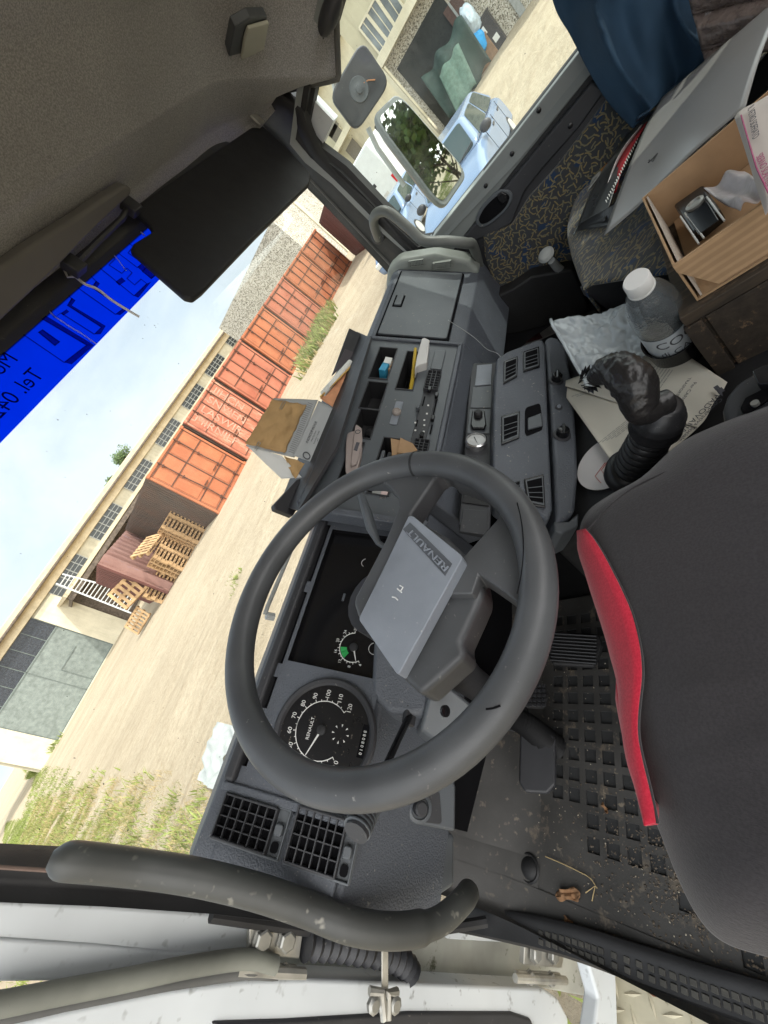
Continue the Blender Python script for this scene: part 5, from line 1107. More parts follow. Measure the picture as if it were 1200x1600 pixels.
# panel with headlight switch and knee panel below
LP = Fr(onY(655, 1262, .590), (1, 0, 0), (0, -.35, -1)); 
lp = raised(LP, [(606, 1180), (660, 1175), (700, 1190), (713, 1230), (712, 1300), (660, 1290), (600, 1282), (596, 1250)], -.04, .0, 'switch_panel', M_pls, dash, .005, 3)
raised(LP, rr_px([(622, 1242), (686, 1236), (690, 1288), (625, 1280)], f=.12), 0, .002, 'switch_plate', M_pd, lp, .001)
sp2 = LP.px(654, 1262, .002); b = MB(); b.lathe([(.021, 0), (.020, .003), (.015, .004), (.014, .001)], sp2, LP.N, 28); b.build('switch_ring', M_pls, lp); b = MB(); b.lathe([(.011, 0), (.0105, .012), (.008, .014)], sp2, LP.N, 20); b.build('light_switch', M_pd, lp)
for (x, y) in ((612, 1190), (585, 1200)): pass
kp = MB(); kp.prism([onY(x, y, yy) for x, y, yy in [(562, 1290, .60), (600, 1286, .60), (712, 1303, .60), (712, 1385, .60), (690, 1400, .60), (560, 1425, .60), (548, 1385, .60)]], (0, .03, 0)); kp.build('knee_panel', M_pls, dash, bevel=.008, seg=3)
b = MB(); b.prism([(-.162, y, z) for y, z in [(.80, -.262), (.735, -.250), (.60, -.395), (.60, -.53), (.64, -.60), (.80, -.60)]], (-.012, 0, 0)); b.build('dash_side', M_pl, dash, bevel=.004)
p0 = onY(683, 1170, .56)
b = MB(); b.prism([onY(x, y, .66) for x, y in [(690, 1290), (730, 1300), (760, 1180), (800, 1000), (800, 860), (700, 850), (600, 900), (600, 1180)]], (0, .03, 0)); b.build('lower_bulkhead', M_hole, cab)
# ---- steering column shroud and stalks
shp = MB(); S0 = .575
sa = [onY(x, y, yy) for x, y, yy in [(583, 1005, .60), (578, 1080, .60), (588, 1142, .60), (640, 1165, .565), (690, 1162, .54), (700, 1110, .53), (745, 1060, .52), (700, 960, .54), (640, 960, .58)]]
axis_ = V3((0, .391, -.92)); 
shroud = MB(); top = [onY(x, y, yy) for x, y, yy in [(583, 1000, .585), (579, 1085, .585), (606, 1112, .56), (655, 1118, .53), (668, 1112, .52), (690, 1040, .50), (640, 940, .53)]]
shroud.loft([top, [p + (p - V3((.17, .52, -.36))) * .10 + V3((0, .045, -.055)) for p in top], [p + V3((0, .08, -.13)) for p in top]]); sh_ = shroud.build('column_shroud', M_pl, cab, bevel=.010, seg=3)
b = MB(); b.tube([V3((.185, .44, -.265)), V3((.185, .50, -.41)), V3((.185, .58, -.58)), V3((.185, .66, -.80))], [.045, .042, .030, .026], 20); b.build('steering_column', M_pd, cab)
low = MB(); lp_ = [onY(x, y, yy) for x, y, yy in [(672, 1078, .49), (686, 1070, .48), (706, 1073, .475), (745, 1105, .47), (740, 1160, .48), (690, 1165, .52), (655, 1140, .54)]]
low.loft([lp_, [p + V3((0, .07, -.05)) for p in lp_]]); low.build('lower_shroud', M_pls, sh_, bevel=.008, seg=3)
b = MB(); b.lathe([(.008, 0), (.008, -.004), (.004, -.005)], onY(694, 1111, .472), (0, 1, 0), 12); b.build('screw', M_blks, sh_)
st0, st1, st2 = onY(640, 1118, .545), onY(620, 1160, .52), onY(604, 1195, .50)
b = MB(); b.tube([st0, st1, st2, onY(575, 1255, .47)], [.0055, .005, .005, .005], 10); sk = b.build('control_stalk', M_blks, cab)
b = MB(); b.tube([onY(580, 1245, .475), onY(566, 1282, .465), onY(556, 1302, .46)], [.011, .015, .014], 12); go_ = b.build('stalk_grip', M_pd, sk); b = MB(); sA, sB = onY(578, 1252, .474), onY(556, 1300, .46)
for k in range(7): b.tube([sA.lerp(sB, .1 + k * .13), sA.lerp(sB, .14 + k * .13)], .0162, 14)
b.build('grip_ribs', M_pls, sk)
b = MB(); b.box(st0, (.03, .01, .022)); b.build('stalk_boot', M_pd, sh_, bevel=.004)
w1_ = onY(600, 850, .52); b = MB(); b.tube([onY(615, 865, .52), onY(591, 848, .54), onY(580, 825, .545), onY(573, 800, .545), onY(562, 768, .55)], [.004, .005, .009, .0085, .006], 10); b.build('control_stalk', M_pls, cab)
# ---- steering wheel
WC = V3((.185, .430, -.242)); WN = V3((0, -.390, .9207)); WU = V3((1, 0, 0)); WV = WN.cross(WU)
FW = Fr(WC, WU, WV)
b = MB(); nn_ = 96; b.tube([WC + (WU * math.cos(a) + WV * math.sin(a)) * .2065 for a in [2 * PI * k / nn_ for k in range(nn_)]], .0187, 18, closed=True)
whl = bpy.data.objects.new('steering_wheel', None); C.objects.link(whl); whl.location = WC; put(whl, cab); whl['label'] = 'dark grey two-spoke steering wheel turned to the side'
whl.matrix_parent_inverse = _w(cab).inverted()
b.build('rim', M_rub, whl)
FH = Fr(WC - WN * .012, WU, WV)
def wp(pts, h0, h1, name, mat, bev, seg=4, fr=FH, par=None): b = MB(); b.prism([fr.px(x, y, h0) for x, y in pts], fr.N * (h1 - h0)); return b.build(name, mat, par or whl, bevel=bev, seg=seg)
wp([(560, 752), (585, 752), (597, 753), (612, 766), (624, 782), (625, 796), (615, 821), (604, 848), (576, 902), (558, 935), (556, 945), (563, 968), (600, 960), (648, 830), (645, 806), (684, 748), (694, 742), (712, 752), (725, 740), (690, 722), (640, 726), (590, 738)], -.030, .006, 'spoke', M_rub, .010)
wp([(706, 752), (728, 758), (752, 768), (774, 785), (783, 800), (780, 812), (726, 872), (700, 930), (740, 930), (750, 900), (768, 912), (790, 927), (807, 941), (813, 952), (840, 945), (855, 900), (842, 850), (810, 790), (760, 755)], -.030, .004, 'spoke', M_rub, .010)
FH2 = Fr(WC - WN * .026, WU, WV)
hub = wp([(600, 850), (640, 806), (700, 840), (728, 868), (752, 898), (757, 930), (744, 959), (723, 1004), (730, 1026), (660, 1088), (628, 1058), (566, 972), (575, 915)], -.040, .004, 'hub', M_rub, .012, 4, FH2)
FH3 = Fr(WC + WN * .004, WU, WV)
pad = wp([(643, 808), (648, 809), (722, 869), (724, 876), (626, 1055), (622, 1054), (564, 971), (564, 966), (600, 893), (640, 809)], -.014, .004, 'hub_pad', M_pad, .003, 3, FH3, hub)
pl_q = [(637, 822), (643, 819), (707, 880), (697, 902)]
FT = Fr(FH3.O + FH3.N * .004, WU, WV)
wp([(632, 830), (643, 819), (709, 884), (698, 903)], .0042, .0048, 'badge_plate', basic('badge_grey', (.085, .093, .105), .45, .1), .0005, 1, FH3, hub)
a_, c_3 = FT.uv(706, 886), FT.uv(643, 823); dx, dy = c_3[0] - a_[0], c_3[1] - a_[1]; an = math.atan2(dy, dx); ln = math.hypot(dx, dy)
tx = text('RENAULT', FT, a_[0], a_[1], .0175, 0, M_pad, hub, 'badge_text', .0008, .0016)
bb = [FT.uv(*p) for p in ((708, 884), (643, 820), (698, 902))]
xs_ = [(q.co - FT.O).dot(FT.U) - a_[0] for q in tx.data.vertices]; wdt = max(xs_); upv = V3((bb[2][0] - bb[0][0], bb[2][1] - bb[0][1], 0)); ux = V3((math.cos(an), math.sin(an), 0)); uy = upv - ux * upv.dot(ux); uyn = uy.normalized()
hgt = 0.7 * .0175; Hs = uy.length * .56
for q in tx.data.vertices:
    l = q.co - FT.O; x = (l.dot(FT.U) - a_[0]) / wdt * ln * .97; hand = 1 if FT.U.cross(FT.V).dot(FT.N) > 0 else -1; y = (l.dot(FT.V) - a_[1]) * hand / hgt * Hs; h = l.dot(FT.N)
    w_ = V3((a_[0], a_[1], 0)) + ux * x + uyn * (y + uy.length * .16); q.co = FT.pt(w_.x, w_.y, h)
M_scr = basic('scratches', (.62, .63, .62), .5)
for pts in ([(613, 933), (618, 934), (622, 938)], [(625, 915), (630, 918), (626, 924)], [(621, 920), (628, 926)]): b = MB(); b.tube([FT.px(*p, .0005) for p in pts], .0009, 5); b.build('scratch_mark', M_scr, hub)
b = MB(); b.tube([WC + (WU * math.cos(a) + WV * math.sin(a)) * .2065 for a in [math.radians(-8), math.radians(-7)]], .0191, 18); b.build('rim_joint', M_blk, whl)
b = MB(); b.tube(smooth([FW.px(x, y, .0185) for x, y in [(815, 800), (822, 830), (825, 870), (822, 910), (816, 940)]], 4), .0006, 5); b.build('rim_crack', M_hole, whl)
b = MB(); b.tube(smooth([FW.px(x, y, .0185) for x, y in [(770, 1116), (780, 1115), (792, 1111)]], 4), .0009, 5); b.build('rim_crack', M_hole, whl)
# ================================================================== FLOOR, SEATS, LOOSE THINGS
ZF = -.85
random.seed(11)
# floor shell below the cab and firewall
b = MB(); b.b2((-.158, -.66, ZF - .05), (1.43, .84, ZF - .012)); b.build('cab_floor', M_blk, cab)
b = MB(); b.b2((1.437, -.66, ZF - .05), (1.475, .78, -.275)); b.build('door_inner_skin', M_blk, cab)
M_rear = basic('grey_rear_trim', (.16, .16, .17), .8)
b = MB(); b.b2((-.22, -.67, ZF - .05), (1.46, -.64, -.10)); b.b2((-.22, -.67, -.10), (.1, -.64, .45)); b.b2((1.15, -.67, -.10), (1.46, -.64, .45)); b.build('rear_wall', M_rear, cab)
b = MB(); b.b2((-.150, .795, ZF - .01), (1.43, .83, -.30)); b.build('firewall', M_hole, cab)
# rubber mat with a lattice of square pockets
FM = Fr((0, 0, ZF), (1, 0, 0), (0, 1, 0)); FM.N = V3((0, 0, 1))
pit = .0345; hs = .0225; hl = []
for i in range(-2, 13):
    for j in range(17):
        x = -.028 + i * pit; y = .012 + j * pit
        if x < -.012 + (0 if y < .42 else .03) and y > .5: continue
        if i < 0 and y < .16: continue
        if i < 0 and y > .30 + .09 * (i + 2): continue
        hl.append((x, x + hs, y, y + hs, .0045))
mb_ = MB(); pits = MB(); panel_holes(mb_, FM, -.106, .45, -.02, .615, hl, pits)
mat_o = mb_.build('floor_mat', M_mat, cab); mat_o['label'] = 'black rubber floor mat with square pockets, dirty near the sill'; pits.build('mat_pockets', basic('shaded_pocket_rubber', (.036, .037, .038), .6, .2, 9, dust=.5, dustcol=(.2, .17, .13, 1), dscale=70), mat_o)  # pockets coloured darker than the lattice to carry their depth shading
b = MB()
def mf(u, v):
    x = -.1045 - .0575 * u; y = -.35 + 1.16 * v; z = ZF + .001 + .022 * max(0, (u - .75) / .25) ** 2 + .003 * noise.noise(V3((x * 14, y * 8, 0)))
    bd = max(0, (y - .60) / .2); return V3((x, y, z + .10 * bd ** 2))
b.grid(mf, 14, 70); b.build('mat_border', M_mat, mat_o, angle=80)
b = MB(); b.grid(lambda u, v: V3((-.106 + .045 * u, .613 + .197 * v, ZF + .0012 + .10 * max(0, (.613 + .197 * v - .60) / .2) ** 2)), 4, 12); b.build('mat_corner', M_mat, mat_o, angle=80)
b = MB(); b.grid(lambda u, v: V3((-.063 + .55 * u, .612 + .20 * v, ZF + .001 + .17 * v ** 1.6 + .008 * noise.noise(V3((u * 4, v * 3, 2))))), 30, 14); b.build('mat_toe_board', M_mat, mat_o, angle=80)
c = onZ(826, 1356, ZF + .003); b = MB(); b.lathe([(.024, .0005), (.021, .003), (.019, -.001), (.017, .002), (.010, .007), (.001, .008)], c, (0, 0, 1), 24); b.build('mat_plug', M_blk, mat_o)
# sill strip with tread blocks
sx = [(onZ(x, y, ZF + .012)) for x, y in [(690, 1418), (760, 1428), (880, 1452), (1000, 1490), (1100, 1522), (1200, 1552), (1330, 1590)]]; sx = smooth(sx, 6)
b = MB(); b.loft([[p + V3((dx, 0, dz)) for dx, dz in ((.010, .004), (.004, .008), (-.004, .006), (-.010, .004), (-.030, .003), (-.034, -.004), (-.036, -.05), (.01, -.05))] for p in sx]); sill = b.build('sill_strip', M_blk, cab, angle=50)
M_tread = basic('sill_tread', (.050, .048, .042), .6, .3, 30, dust=.8, dustcol=(.2, .18, .14, 1), dscale=90); b = MB()
L_ = 0; pts_ = []
for i in range(len(sx) - 1):
    seg_ = (sx[i + 1] - sx[i]).length
    n_ = max(1, int(seg_ / .0135 + .5))
    for k in range(n_): pts_.append((sx[i].lerp(sx[i + 1], k / n_), (sx[i + 1] - sx[i]).normalized()))
for p, d in pts_:
    if p.y > .60: continue
    for o_ in (-.011, -.022): q = p + V3((o_, 0, .0045 if o_ > -.015 else .0040)); b.box(q, (.0075, .0085, .003))
b.build('tread_blocks', M_tread, sill, bevel=.0008, seg=1)
# dirt
def scatter(n, fn, s, mat, name, label, flat=.35):
    mb2 = MB()
    for _ in range(n):
        p = fn(); a = random.uniform(0, PI); r = s * random.uniform(.4, 1.6); u_ = V3((math.cos(a), math.sin(a), 0)) * r; w_ = V3((-math.sin(a), math.cos(a), 0)) * r * random.uniform(.4, 1); h_ = V3((0, 0, r * flat))
        mb2.add([p - u_, p + w_, p + u_, p - w_ * .8, p + h_], [(0, 1, 4), (1, 2, 4), (2, 3, 4), (3, 0, 4), (3, 2, 1, 0)])
    o = mb2.build(name, mat, None, smooth=False); o['kind'] = 'stuff'; o['label'] = label; return o
def pd():
    while True:
        x = random.gauss(-.03, .06); y = random.gauss(.30, .11)
        if -.135 < x < .16 and .10 < y < .60: return V3((x, y, ZF + .0012))
scatter(2200, pd, .0017, M_dirt, 'dirt_crumbs', 'brown grit and crumbs on the rubber floor mat')
scatter(260, lambda: V3((random.uniform(-.135, .3), random.uniform(.15, .75), ZF + .002)), .0013, basic('pale_grit', (.42, .38, .30), .9), 'pale_grit', 'pale specks of grit scattered over the floor mat')
M_drl = basic('dry_leaf', (.22, .12, .06), .9, .3, 60)
def leaf(x, y, s, rot, label):
    c = onZ(x, y, ZF + .006); b = MB(); ca, sa = math.cos(rot), math.sin(rot)
    def fn(u, v):
        l = (u - .5) * 2; w_ = math.sin(PI * u) ** .7 * (.34 + .12 * math.sin(9 * u)) * (v - .5) * 2; q = V3((l, w_, .18 * w_ * w_ * 3 + .16 * math.sin(5 * l) + .30 * noise.noise(V3((l * 3, w_ * 6, s * 99))))) * s
        return c + V3((q.x * ca - q.y * sa, q.x * sa + q.y * ca, q.z))
    b.grid(fn, 14, 6); o = b.build('dry_leaf', M_drl, None, solid=.0004); tag(o, label, 'leaf')
leaf(888, 1398, .028, 1.9, 'curled brown dry leaf on the mat edge near the sill'); leaf(945, 1262, .010, .6, 'tiny tan dry leaf scrap in the middle of the floor mat'); leaf(889, 1440, .012, 1.2, 'small dark leaf scrap on the black sill strip')
b = MB(); b.tube(smooth([onZ(x, y, ZF + .005) for x, y in [(852, 1338), (880, 1350), (905, 1362), (922, 1372), (933, 1388)]]), .0009, 5); b.tube([onZ(915, 1395, ZF + .004), onZ(930, 1384, ZF + .006), onZ(925, 1408, ZF + .004)], .0009, 5); o = b.build('straw', basic('straw', (.42, .32, .16), .8), None); tag(o, 'bent straw stalk lying on the floor mat by the round plug', 'straw')
# pedals
def pedal(name, pts, z, th, mat, ribs, label, tilt=(0, .5, 1)):
    F_ = Fr(onZ(*pts[0], z), (1, 0, 0), (0, tilt[2], tilt[1])); b = MB(); b.prism([F_.px(x, y) for x, y in pts], F_.N * -th); o = b.build(name, mat, cab, bevel=.005, seg=3); o['label'] = label
    return o, F_
po, F_ = pedal('accelerator_pedal', [(868, 985), (935, 990), (942, 1008), (928, 1042), (862, 1038), (852, 1010)], -.78, .015, M_blk, 8, 'wide ribbed accelerator pedal', (0, .35, 1))
b = MB()
for k in range(9):
    t_ = (k + .5) / 9; a = (866 + (860 - 866) * t_, 988 + (1034 - 988) * t_); c_ = (932, 992 + (1040 - 992) * t_); b.tube([F_.px(*a, .002), F_.px(*c_, .002)], .0016, 5)
b.build('pedal_ribs', M_pd, po)
po, F_ = pedal('brake_pedal', [(825, 1066), (850, 1072), (856, 1085), (848, 1105), (820, 1104), (815, 1085)], -.72, .02, M_blk, 4, 'small studded brake pedal')
b = MB()
for i in range(5):
    for j in range(5): b.box(F_.px(822 + i * 7, 1072 + j * 7.5, .002), (.006, .006, .005))
b.build('pedal_studs', M_pd, po, bevel=.0008)
po, F_ = pedal('clutch_pedal', [(818, 1128), (858, 1142), (868, 1152), (868, 1226), (855, 1240), (820, 1238), (810, 1222), (812, 1150)], -.77, .018, M_pd, 3, 'square black rubber clutch pedal')
po2 = MB(); po2.prism([F_.px(x, y, .004) for x, y in [(793, 1106), (822, 1104), (829, 1112), (828, 1140), (820, 1147), (790, 1142)]], F_.N * .02); q = po2.build('pedal_pad', M_pd, po, bevel=.004)
b = MB()
for k in range(4): b.tube([F_.px(796 + k * 8, 1106, .026), F_.px(795 + k * 8, 1144, .026)], .0016, 5)
b.build('pedal_ribs', M_blk, q)
pth = [onZ(800, 1120, -.72), onZ(822, 1132, -.75), onZ(845, 1150, -.79), onZ(872, 1172, ZF + .01)]
pth = smooth([pth[0], pth[1], pth[2], pth[3]], 5); pp = []; rr = []
for i in range(len(pth) - 1): pp += [pth[i], pth[i].lerp(pth[i + 1], .5)]; rr += [.022 + .005 * i / 15, .0165 + .005 * i / 15]
b = MB(); b.tube(pp, rr, 16); b.build('column_boot', M_blk, cab)

# ---- driver's seat
O_ = [(1420, 560), (1300, 600), (1195, 636), (1120, 664), (1060, 694), (1003, 745), (955, 772), (920, 797), (906, 826), (908, 868), (924, 925), (941, 975), (957, 1030), (970, 1090), (974, 1130), (985, 1172), (1004, 1235), (1030, 1298), (1058, 1370), (1090, 1432), (1130, 1472), (1200, 1496), (1330, 1530), (1480, 1540)]
zO = [-.46] * len(O_); OP = []
for i, (x, y) in enumerate(O_):
    z = -.475 if i < 8 else (-.50 if i < 18 else -.50); OP.append(onZ(x, y, z))
OP = smooth(OP, 5); nO = len(OP); cS = V3((.175, -.06, -.437))
def seatf(t_, s_):
    k = t_ * (nO - 1); i = min(int(k), nO - 2); p = OP[i].lerp(OP[i + 1], k - i); zr = 1 - (1 - min(1, s_ / .35)) ** 2.6
    q = p.lerp(cS, s_); q.z = p.z + (cS.z - p.z) * zr - .012 * math.sin(PI * min(1, s_)) * (s_ > .3) * 0
    wr = .0045 * noise.noise(V3((q.x * 9, q.y * 5, 1))) + .003 * noise.noise(V3((q.x * 34 + q.y * 12, q.y * 10, 4))) * min(1, .25 + max(0, (q.y + .02) * 6)) + .002 * math.exp(-((q.x * .5 + q.y - .22) / .006) ** 2)
    q.z += wr * min(1, s_ * 8); return q
b = MB(); nS = 34
rings = []
for dz, ex in ((-.30, -.05), (-.20, -.02), (-.10, -.004), (-.03, .0)):
    rings.append([OP[i] + V3((0, 0, dz)) + (cS - OP[i]) * (-ex) * -1 * 1.0 for i in range(nO)])
rings = [[OP[i].lerp(cS, ex) + V3((0, 0, dz)) - V3((0, 0, (cS.z - OP[i].z) * ex)) for i in range(nO)] for dz, ex in ((-.32, .22), (-.20, .16), (-.09, .07), (-.03, .015))]
rings += [[seatf(i / (nO - 1), s_) for i in range(nO)] for s_ in [0, .004, .012, .025, .045, .07, .10, .14, .19, .25, .32, .40, .5, .6, .7, .8, .9, 1]]
b.loft(rings, False, False); ds = b.build('driver_seat', M_seat, cab, angle=180, recalc=False); ds['label'] = "driver's seat under a black cover with a red side band"
# red band
redA = [(918, 829), (930, 843), (946, 868), (962, 898), (978, 930), (991, 962), (1000, 995), (1006, 1030), (1007, 1060), (1004, 1090), (1001, 1120), (1001, 1150), (1006, 1180), (1014, 1212), (1024, 1255), (1031, 1288)]
b = MB(); rowA = [onZ(x, y, -.4465) for x, y in redA]; rowB = [onZ(x, y, -.497) for x, y in [(915, 832), (909, 866), (918, 900), (928, 935), (939, 968), (949, 1000), (958, 1032), (967, 1066), (972, 1095), (977, 1122), (984, 1150), (991, 1180), (1000, 1215), (1010, 1245), (1022, 1275), (1031, 1294)]]
for i_, f_ in ((12, .12), (13, .3), (14, .6), (15, .97)): rowB[i_] = rowB[i_].lerp(rowA[i_], f_)
cr_r = []
for k in range(7):
    s_ = k / 6; row = []
    for i in range(len(rowA)):
        q = rowB[i].lerp(rowA[i], s_); t_ = math.sin(PI * s_); q += V3((-.004, .006, .009)) * t_ + V3((0, 0, .0035 + .002 * s_)); q.z += .0016 * noise.noise(V3((i * .9, s_ * 2, 1))); row.append(q)
    cr_r.append(smooth(row, 3))
cr_r.insert(0, [p + V3((.006, -.004, -.05)) * max(0, 1 - (i / (len(cr_r[0]) - 1)) ** 3) for i, p in enumerate(cr_r[0])])
b.loft(cr_r, False, False); rb_ = b.build('red_band', M_red, ds, angle=180, recalc=False, solid=.001)
b = MB(); rB2 = [onZ(x, y, -.520) for x, y in [(962, 1092), (966, 1115), (972, 1145), (982, 1185), (994, 1218), (1006, 1245)]]; rA2 = [p + V3((.03, -.01, .012)) for p in rB2]
b.loft([[p + V3((0, 0, -.03)) for p in smooth(rB2, 4)], smooth(rB2, 4), smooth(rA2, 4)], False, False); b.build('red_flap', M_red, ds, angle=180, recalc=False, solid=.001)
b = MB(); b.tube(smooth([p + V3((0, 0, .0035)) for p in rowA], 4), .0016, 6); b.build('seam_piping', M_seat, ds)
seam = smooth([onZ(x, y, -.447) for x, y in [(918, 829), (948, 795), (985, 765), (1030, 742), (1080, 722), (1150, 700), (1230, 680)]], 5)
b = MB(); b.tube([V3((p.x, p.y, -.447)) for p in seam], .0012, 6); b.build('seam_piping', M_seat, ds)
# seat belt buckle housing to the right of the seat
sb = [(1128, 665), (1125, 640), (1132, 618), (1150, 596), (1178, 580), (1215, 565), (1300, 560), (1300, 680), (1200, 700)]
bk = MB(); bk.prism([onZ(x, y, -.47) for x, y in sb], (0, 0, -.12)); bo = bk.build('buckle_housing', M_pd, cab, bevel=.010, seg=4)
b = MB(); b.prism([onZ(x, y, -.468) for x, y in [(1158, 640), (1166, 624), (1190, 612), (1215, 600), (1215, 618), (1192, 634), (1172, 648), (1162, 648)]], (0, 0, .004)); b.build('buckle_slot', M_hole, bo, bevel=.003)
b = MB(); b.prism([onZ(x, y, -.463) for x, y in [(1180, 590), (1215, 575), (1240, 590), (1225, 610), (1190, 612)]], (0, 0, .014)); b.build('seat_belt_buckle', M_blks, bo, bevel=.003)
b = MB(); b.lathe([(.004, 0), (.004, .004), (.002, .004)], onZ(1181, 632, -.462), (0, 0, 1), 10); b.build('screw', M_bolt, bo)

# ---- engine cover between the seats
b = MB(); b.prism([(.43, .43, -.62), (.43, .36, -.585), (.43, .30, -.575), (.43, -.5, -.575), (.43, -.5, -.85), (.43, .46, -.85)], (.60, 0, 0)); b.build('engine_cover', M_blk, cab, bevel=.02, seg=3)
ZE = -.575
# gear lever
gb0 = V3((.455, .235, ZE)); g1 = onZ(1003, 700, -.50); g2 = onZ(1030, 655, -.45); g3 = onZ(1020, 622, -.415)
gax = (g2 - onZ(985, 745, -.56)).normalized(); base_ = onZ(985, 748, -.565); top_ = g2
M_leath = basic('worn_black_leather', (.014, .013, .013), .33, .3, 20, grain=.5, gscale=120, gdist=.003, wear=.3, wearcol=(.05, .045, .045, 1))
M_boot = basic('gear_boot_rubber', (.014, .014, .015), .36, .2, 14, grain=.2, gscale=200, dust=.5, dustcol=(.15, .14, .13, 1), dscale=140)
gl = bpy.data.objects.new('gear_lever', None); C.objects.link(gl); gl.location = base_; put(gl, cab); gl['label'] = 'gear lever with wrinkled black leather knob and ribbed rubber boot'
Lh = (top_ - base_).length
prof_ = [(.040, -.02), (.040, 0)]
for k in range(7): h = .006 + k * .0125; r_ = .031 - .0009 * k; prof_ += [(r_ - .003, h), (r_ + .0015, h + .004), (r_ + .0015, h + .007), (r_ - .003, h + .0115)]
h = prof_[-1][1]; prof_ += [(.027, h + .002), (.031, h + .006), (.033, h + .012), (.029, h + .020), (.031, h + .023), (.031, h + .028), (.029, h + .032), (.029, h + .040), (.0255, h + .042), (.0255, h + .048), (.021, h + .050), (.020, h + .058), (.016, h + .060)]
bd0 = top_ - gax * (h + .030); b = MB(); b.lathe(prof_, bd0, gax, 32); b.build('gear_boot', M_boot, gl, angle=70)
kt = bd0 + gax * (h + .066)
k1_, k2_, k3_, k4_ = onZ(1005, 640, -.405), onZ(990, 600, -.375), onZ(960, 578, -.365), onZ(925, 592, -.372)
kp_ = smooth([kt, k1_, k2_, k3_, k4_], 8); b = MB(); rr = []
nk = len(kp_)
for i in range(nk):
    t_ = i / (nk - 1); rr.append(.0150 + .0095 * math.sin(PI * min(1, max(0, (t_ - .12) / .80))) + (.0 if t_ < .9 else -.006 * (t_ - .9) * 10))
kq = []; rq = []
for i in range(nk - 1):
    for k in range(3): kq.append(kp_[i].lerp(kp_[i + 1], k / 3)); rq.append(rr[i] * (1 - k / 3) + rr[i + 1] * k / 3)
b.tube(kq + [kp_[-1]], rq + [rr[-1] * .6], 56); 
for q in b.v: d_ = noise.noise(V3(q) * 90) * .0018 + abs(noise.noise(V3((q.x * 60, q.y * 220, q.z * 220)))) * .0075 * max(0, (1.0 - abs((q - k3_).length) / .06)); q += (q - k2_).normalized() * d_
b.build('gear_knob', M_leath, gl, angle=120)
b = MB(); kc = k4_; dr_ = (k4_ - k3_).normalized()
for k in range(16):
    a = k * 2 * PI / 16; U_, W_, N_ = axes(dr_); e = (U_ * math.cos(a) + W_ * math.sin(a)); p = kc + e * .013; b.add([p - W_ * .0, p + e * .004 + dr_ * .004, p + dr_ * (.014 + .004 * (k % 3)) - e * .008 + N_ * 0, p + (U_ * math.cos(a + .35) + W_ * math.sin(a + .35)) * .008], [(0, 1, 2), (0, 2, 3), (0, 3, 1)])
b.build('leather_fringe', M_blks, gl, smooth=False)

# ---- papers on the engine cover
M_paper = basic('document_paper', (.62, .585, .50), .8, .05, 9, wear=.2, wearcol=(.5, .44, .34, 1)); M_ink = basic('ink', (.07, .07, .08), .8)
FP = Fr((0, 0, ZE + .006), (1, 0, 0), (0, 1, 0)); FP.N = V3((0, 0, 1))
def sheet_z(pts, z, mat, name, label, cat, wav=.004, n=16, thick=.0006, lift=None):
    'four-corner sheet, gently waved'
    A_, B_, C_, D_ = [onZ(x, y, z) for x, y in pts]; b = MB()
    def fn(u, v):
        p = A_.lerp(B_, u).lerp(D_.lerp(C_, u), v); p.z += wav * noise.noise(V3((u * 2.2, v * 2.2, z * 9))) + (lift(u, v) if lift else 0); return p
    b.grid(fn, n, n); o = b.build(name, mat, None, solid=thick, angle=180); tag(o, label, cat); return o, fn
doc, dfn = sheet_z([(870, 600), (1052, 540), (1137, 598), (1090, 668)], ZE + .020, M_paper, 'document', 'typed cream letter with a logo and PADOVANA heading lying behind the gear lever', 'document', .006)
# lower part of the document (second page)
A_ = [(870, 600), (1090, 668), (1010, 735), (952, 716)]; doc2, dfn2 = sheet_z(A_, ZE + .018, M_paper, 'document', 'lower cream typed page sticking out in front of the gear boot', 'document', .004)
FD_ = Fr(onZ(1100, 640, ZE + .028), onZ(1040, 690, ZE + .028) - onZ(1118, 615, ZE + .028), onZ(1060, 600, ZE + .028) - onZ(1100, 640, ZE + .028)); FD_.N = V3((0, 0, 1))
def ptext(s_, px_, py_, dx, dy, size, par, z=ZE + .0285, name='printed_text', mat=None):
    p = onZ(px_, py_, z); q = onZ(px_ + dx, py_ + dy, z); F_ = Fr(p, q - p, (q - p).cross(V3((0, 0, 1)))); F_.N = V3((0, 0, 1)); F_.V = F_.N.cross(F_.U); return text(s_, F_, 0, 0, size, 0, mat or M_ink, par, name, .00005, .0)
ptext('PADOVANA', 1118, 616, -28, 29, .0125, doc); ptext('Cooperativa Sociale', 1124, 622, -28, 29, .0095, doc); ptext('Per CARICO', 1084, 597, -24, 33, .008, doc); ptext('TRASPORTI', 1076, 590, -24, 33, .007, doc)
b = MB()
for (x, y, r_) in ((1126, 612, .008), (1120, 607, .006)): b.prism([onZ(x + dx_ * 900 * r_, y + dy_ * 900 * r_, ZE + .0285) for dx_, dy_ in ((-1, -.3), (.2, -1), (1, -.2), (.3, .1), (.5, 1), (-.4, .5))], (0, 0, .0004))
b.build('logo', M_ink, doc)
random.seed(5)
for k in range(7):
    ptext(' '.join('l' * random.randint(3, 9) for _ in range(4)).replace('l', 'n'), 1050 - k * 4.5, 578 + k * -1 + 0, -14, 20, .0042, doc)
for k in range(5): ptext('nnnnn nnn nnnnnnn nnnn nnnnnnn nn nnnn', 934 + k * 7, 694 - k * 2.5, 40, -32, .0044, doc2, ZE + .026)
for k in range(2): ptext('nnn nnnnn nnn nnnn', 893 + k * 8, 620, 30, -10, .0040, doc2, ZE + .026)
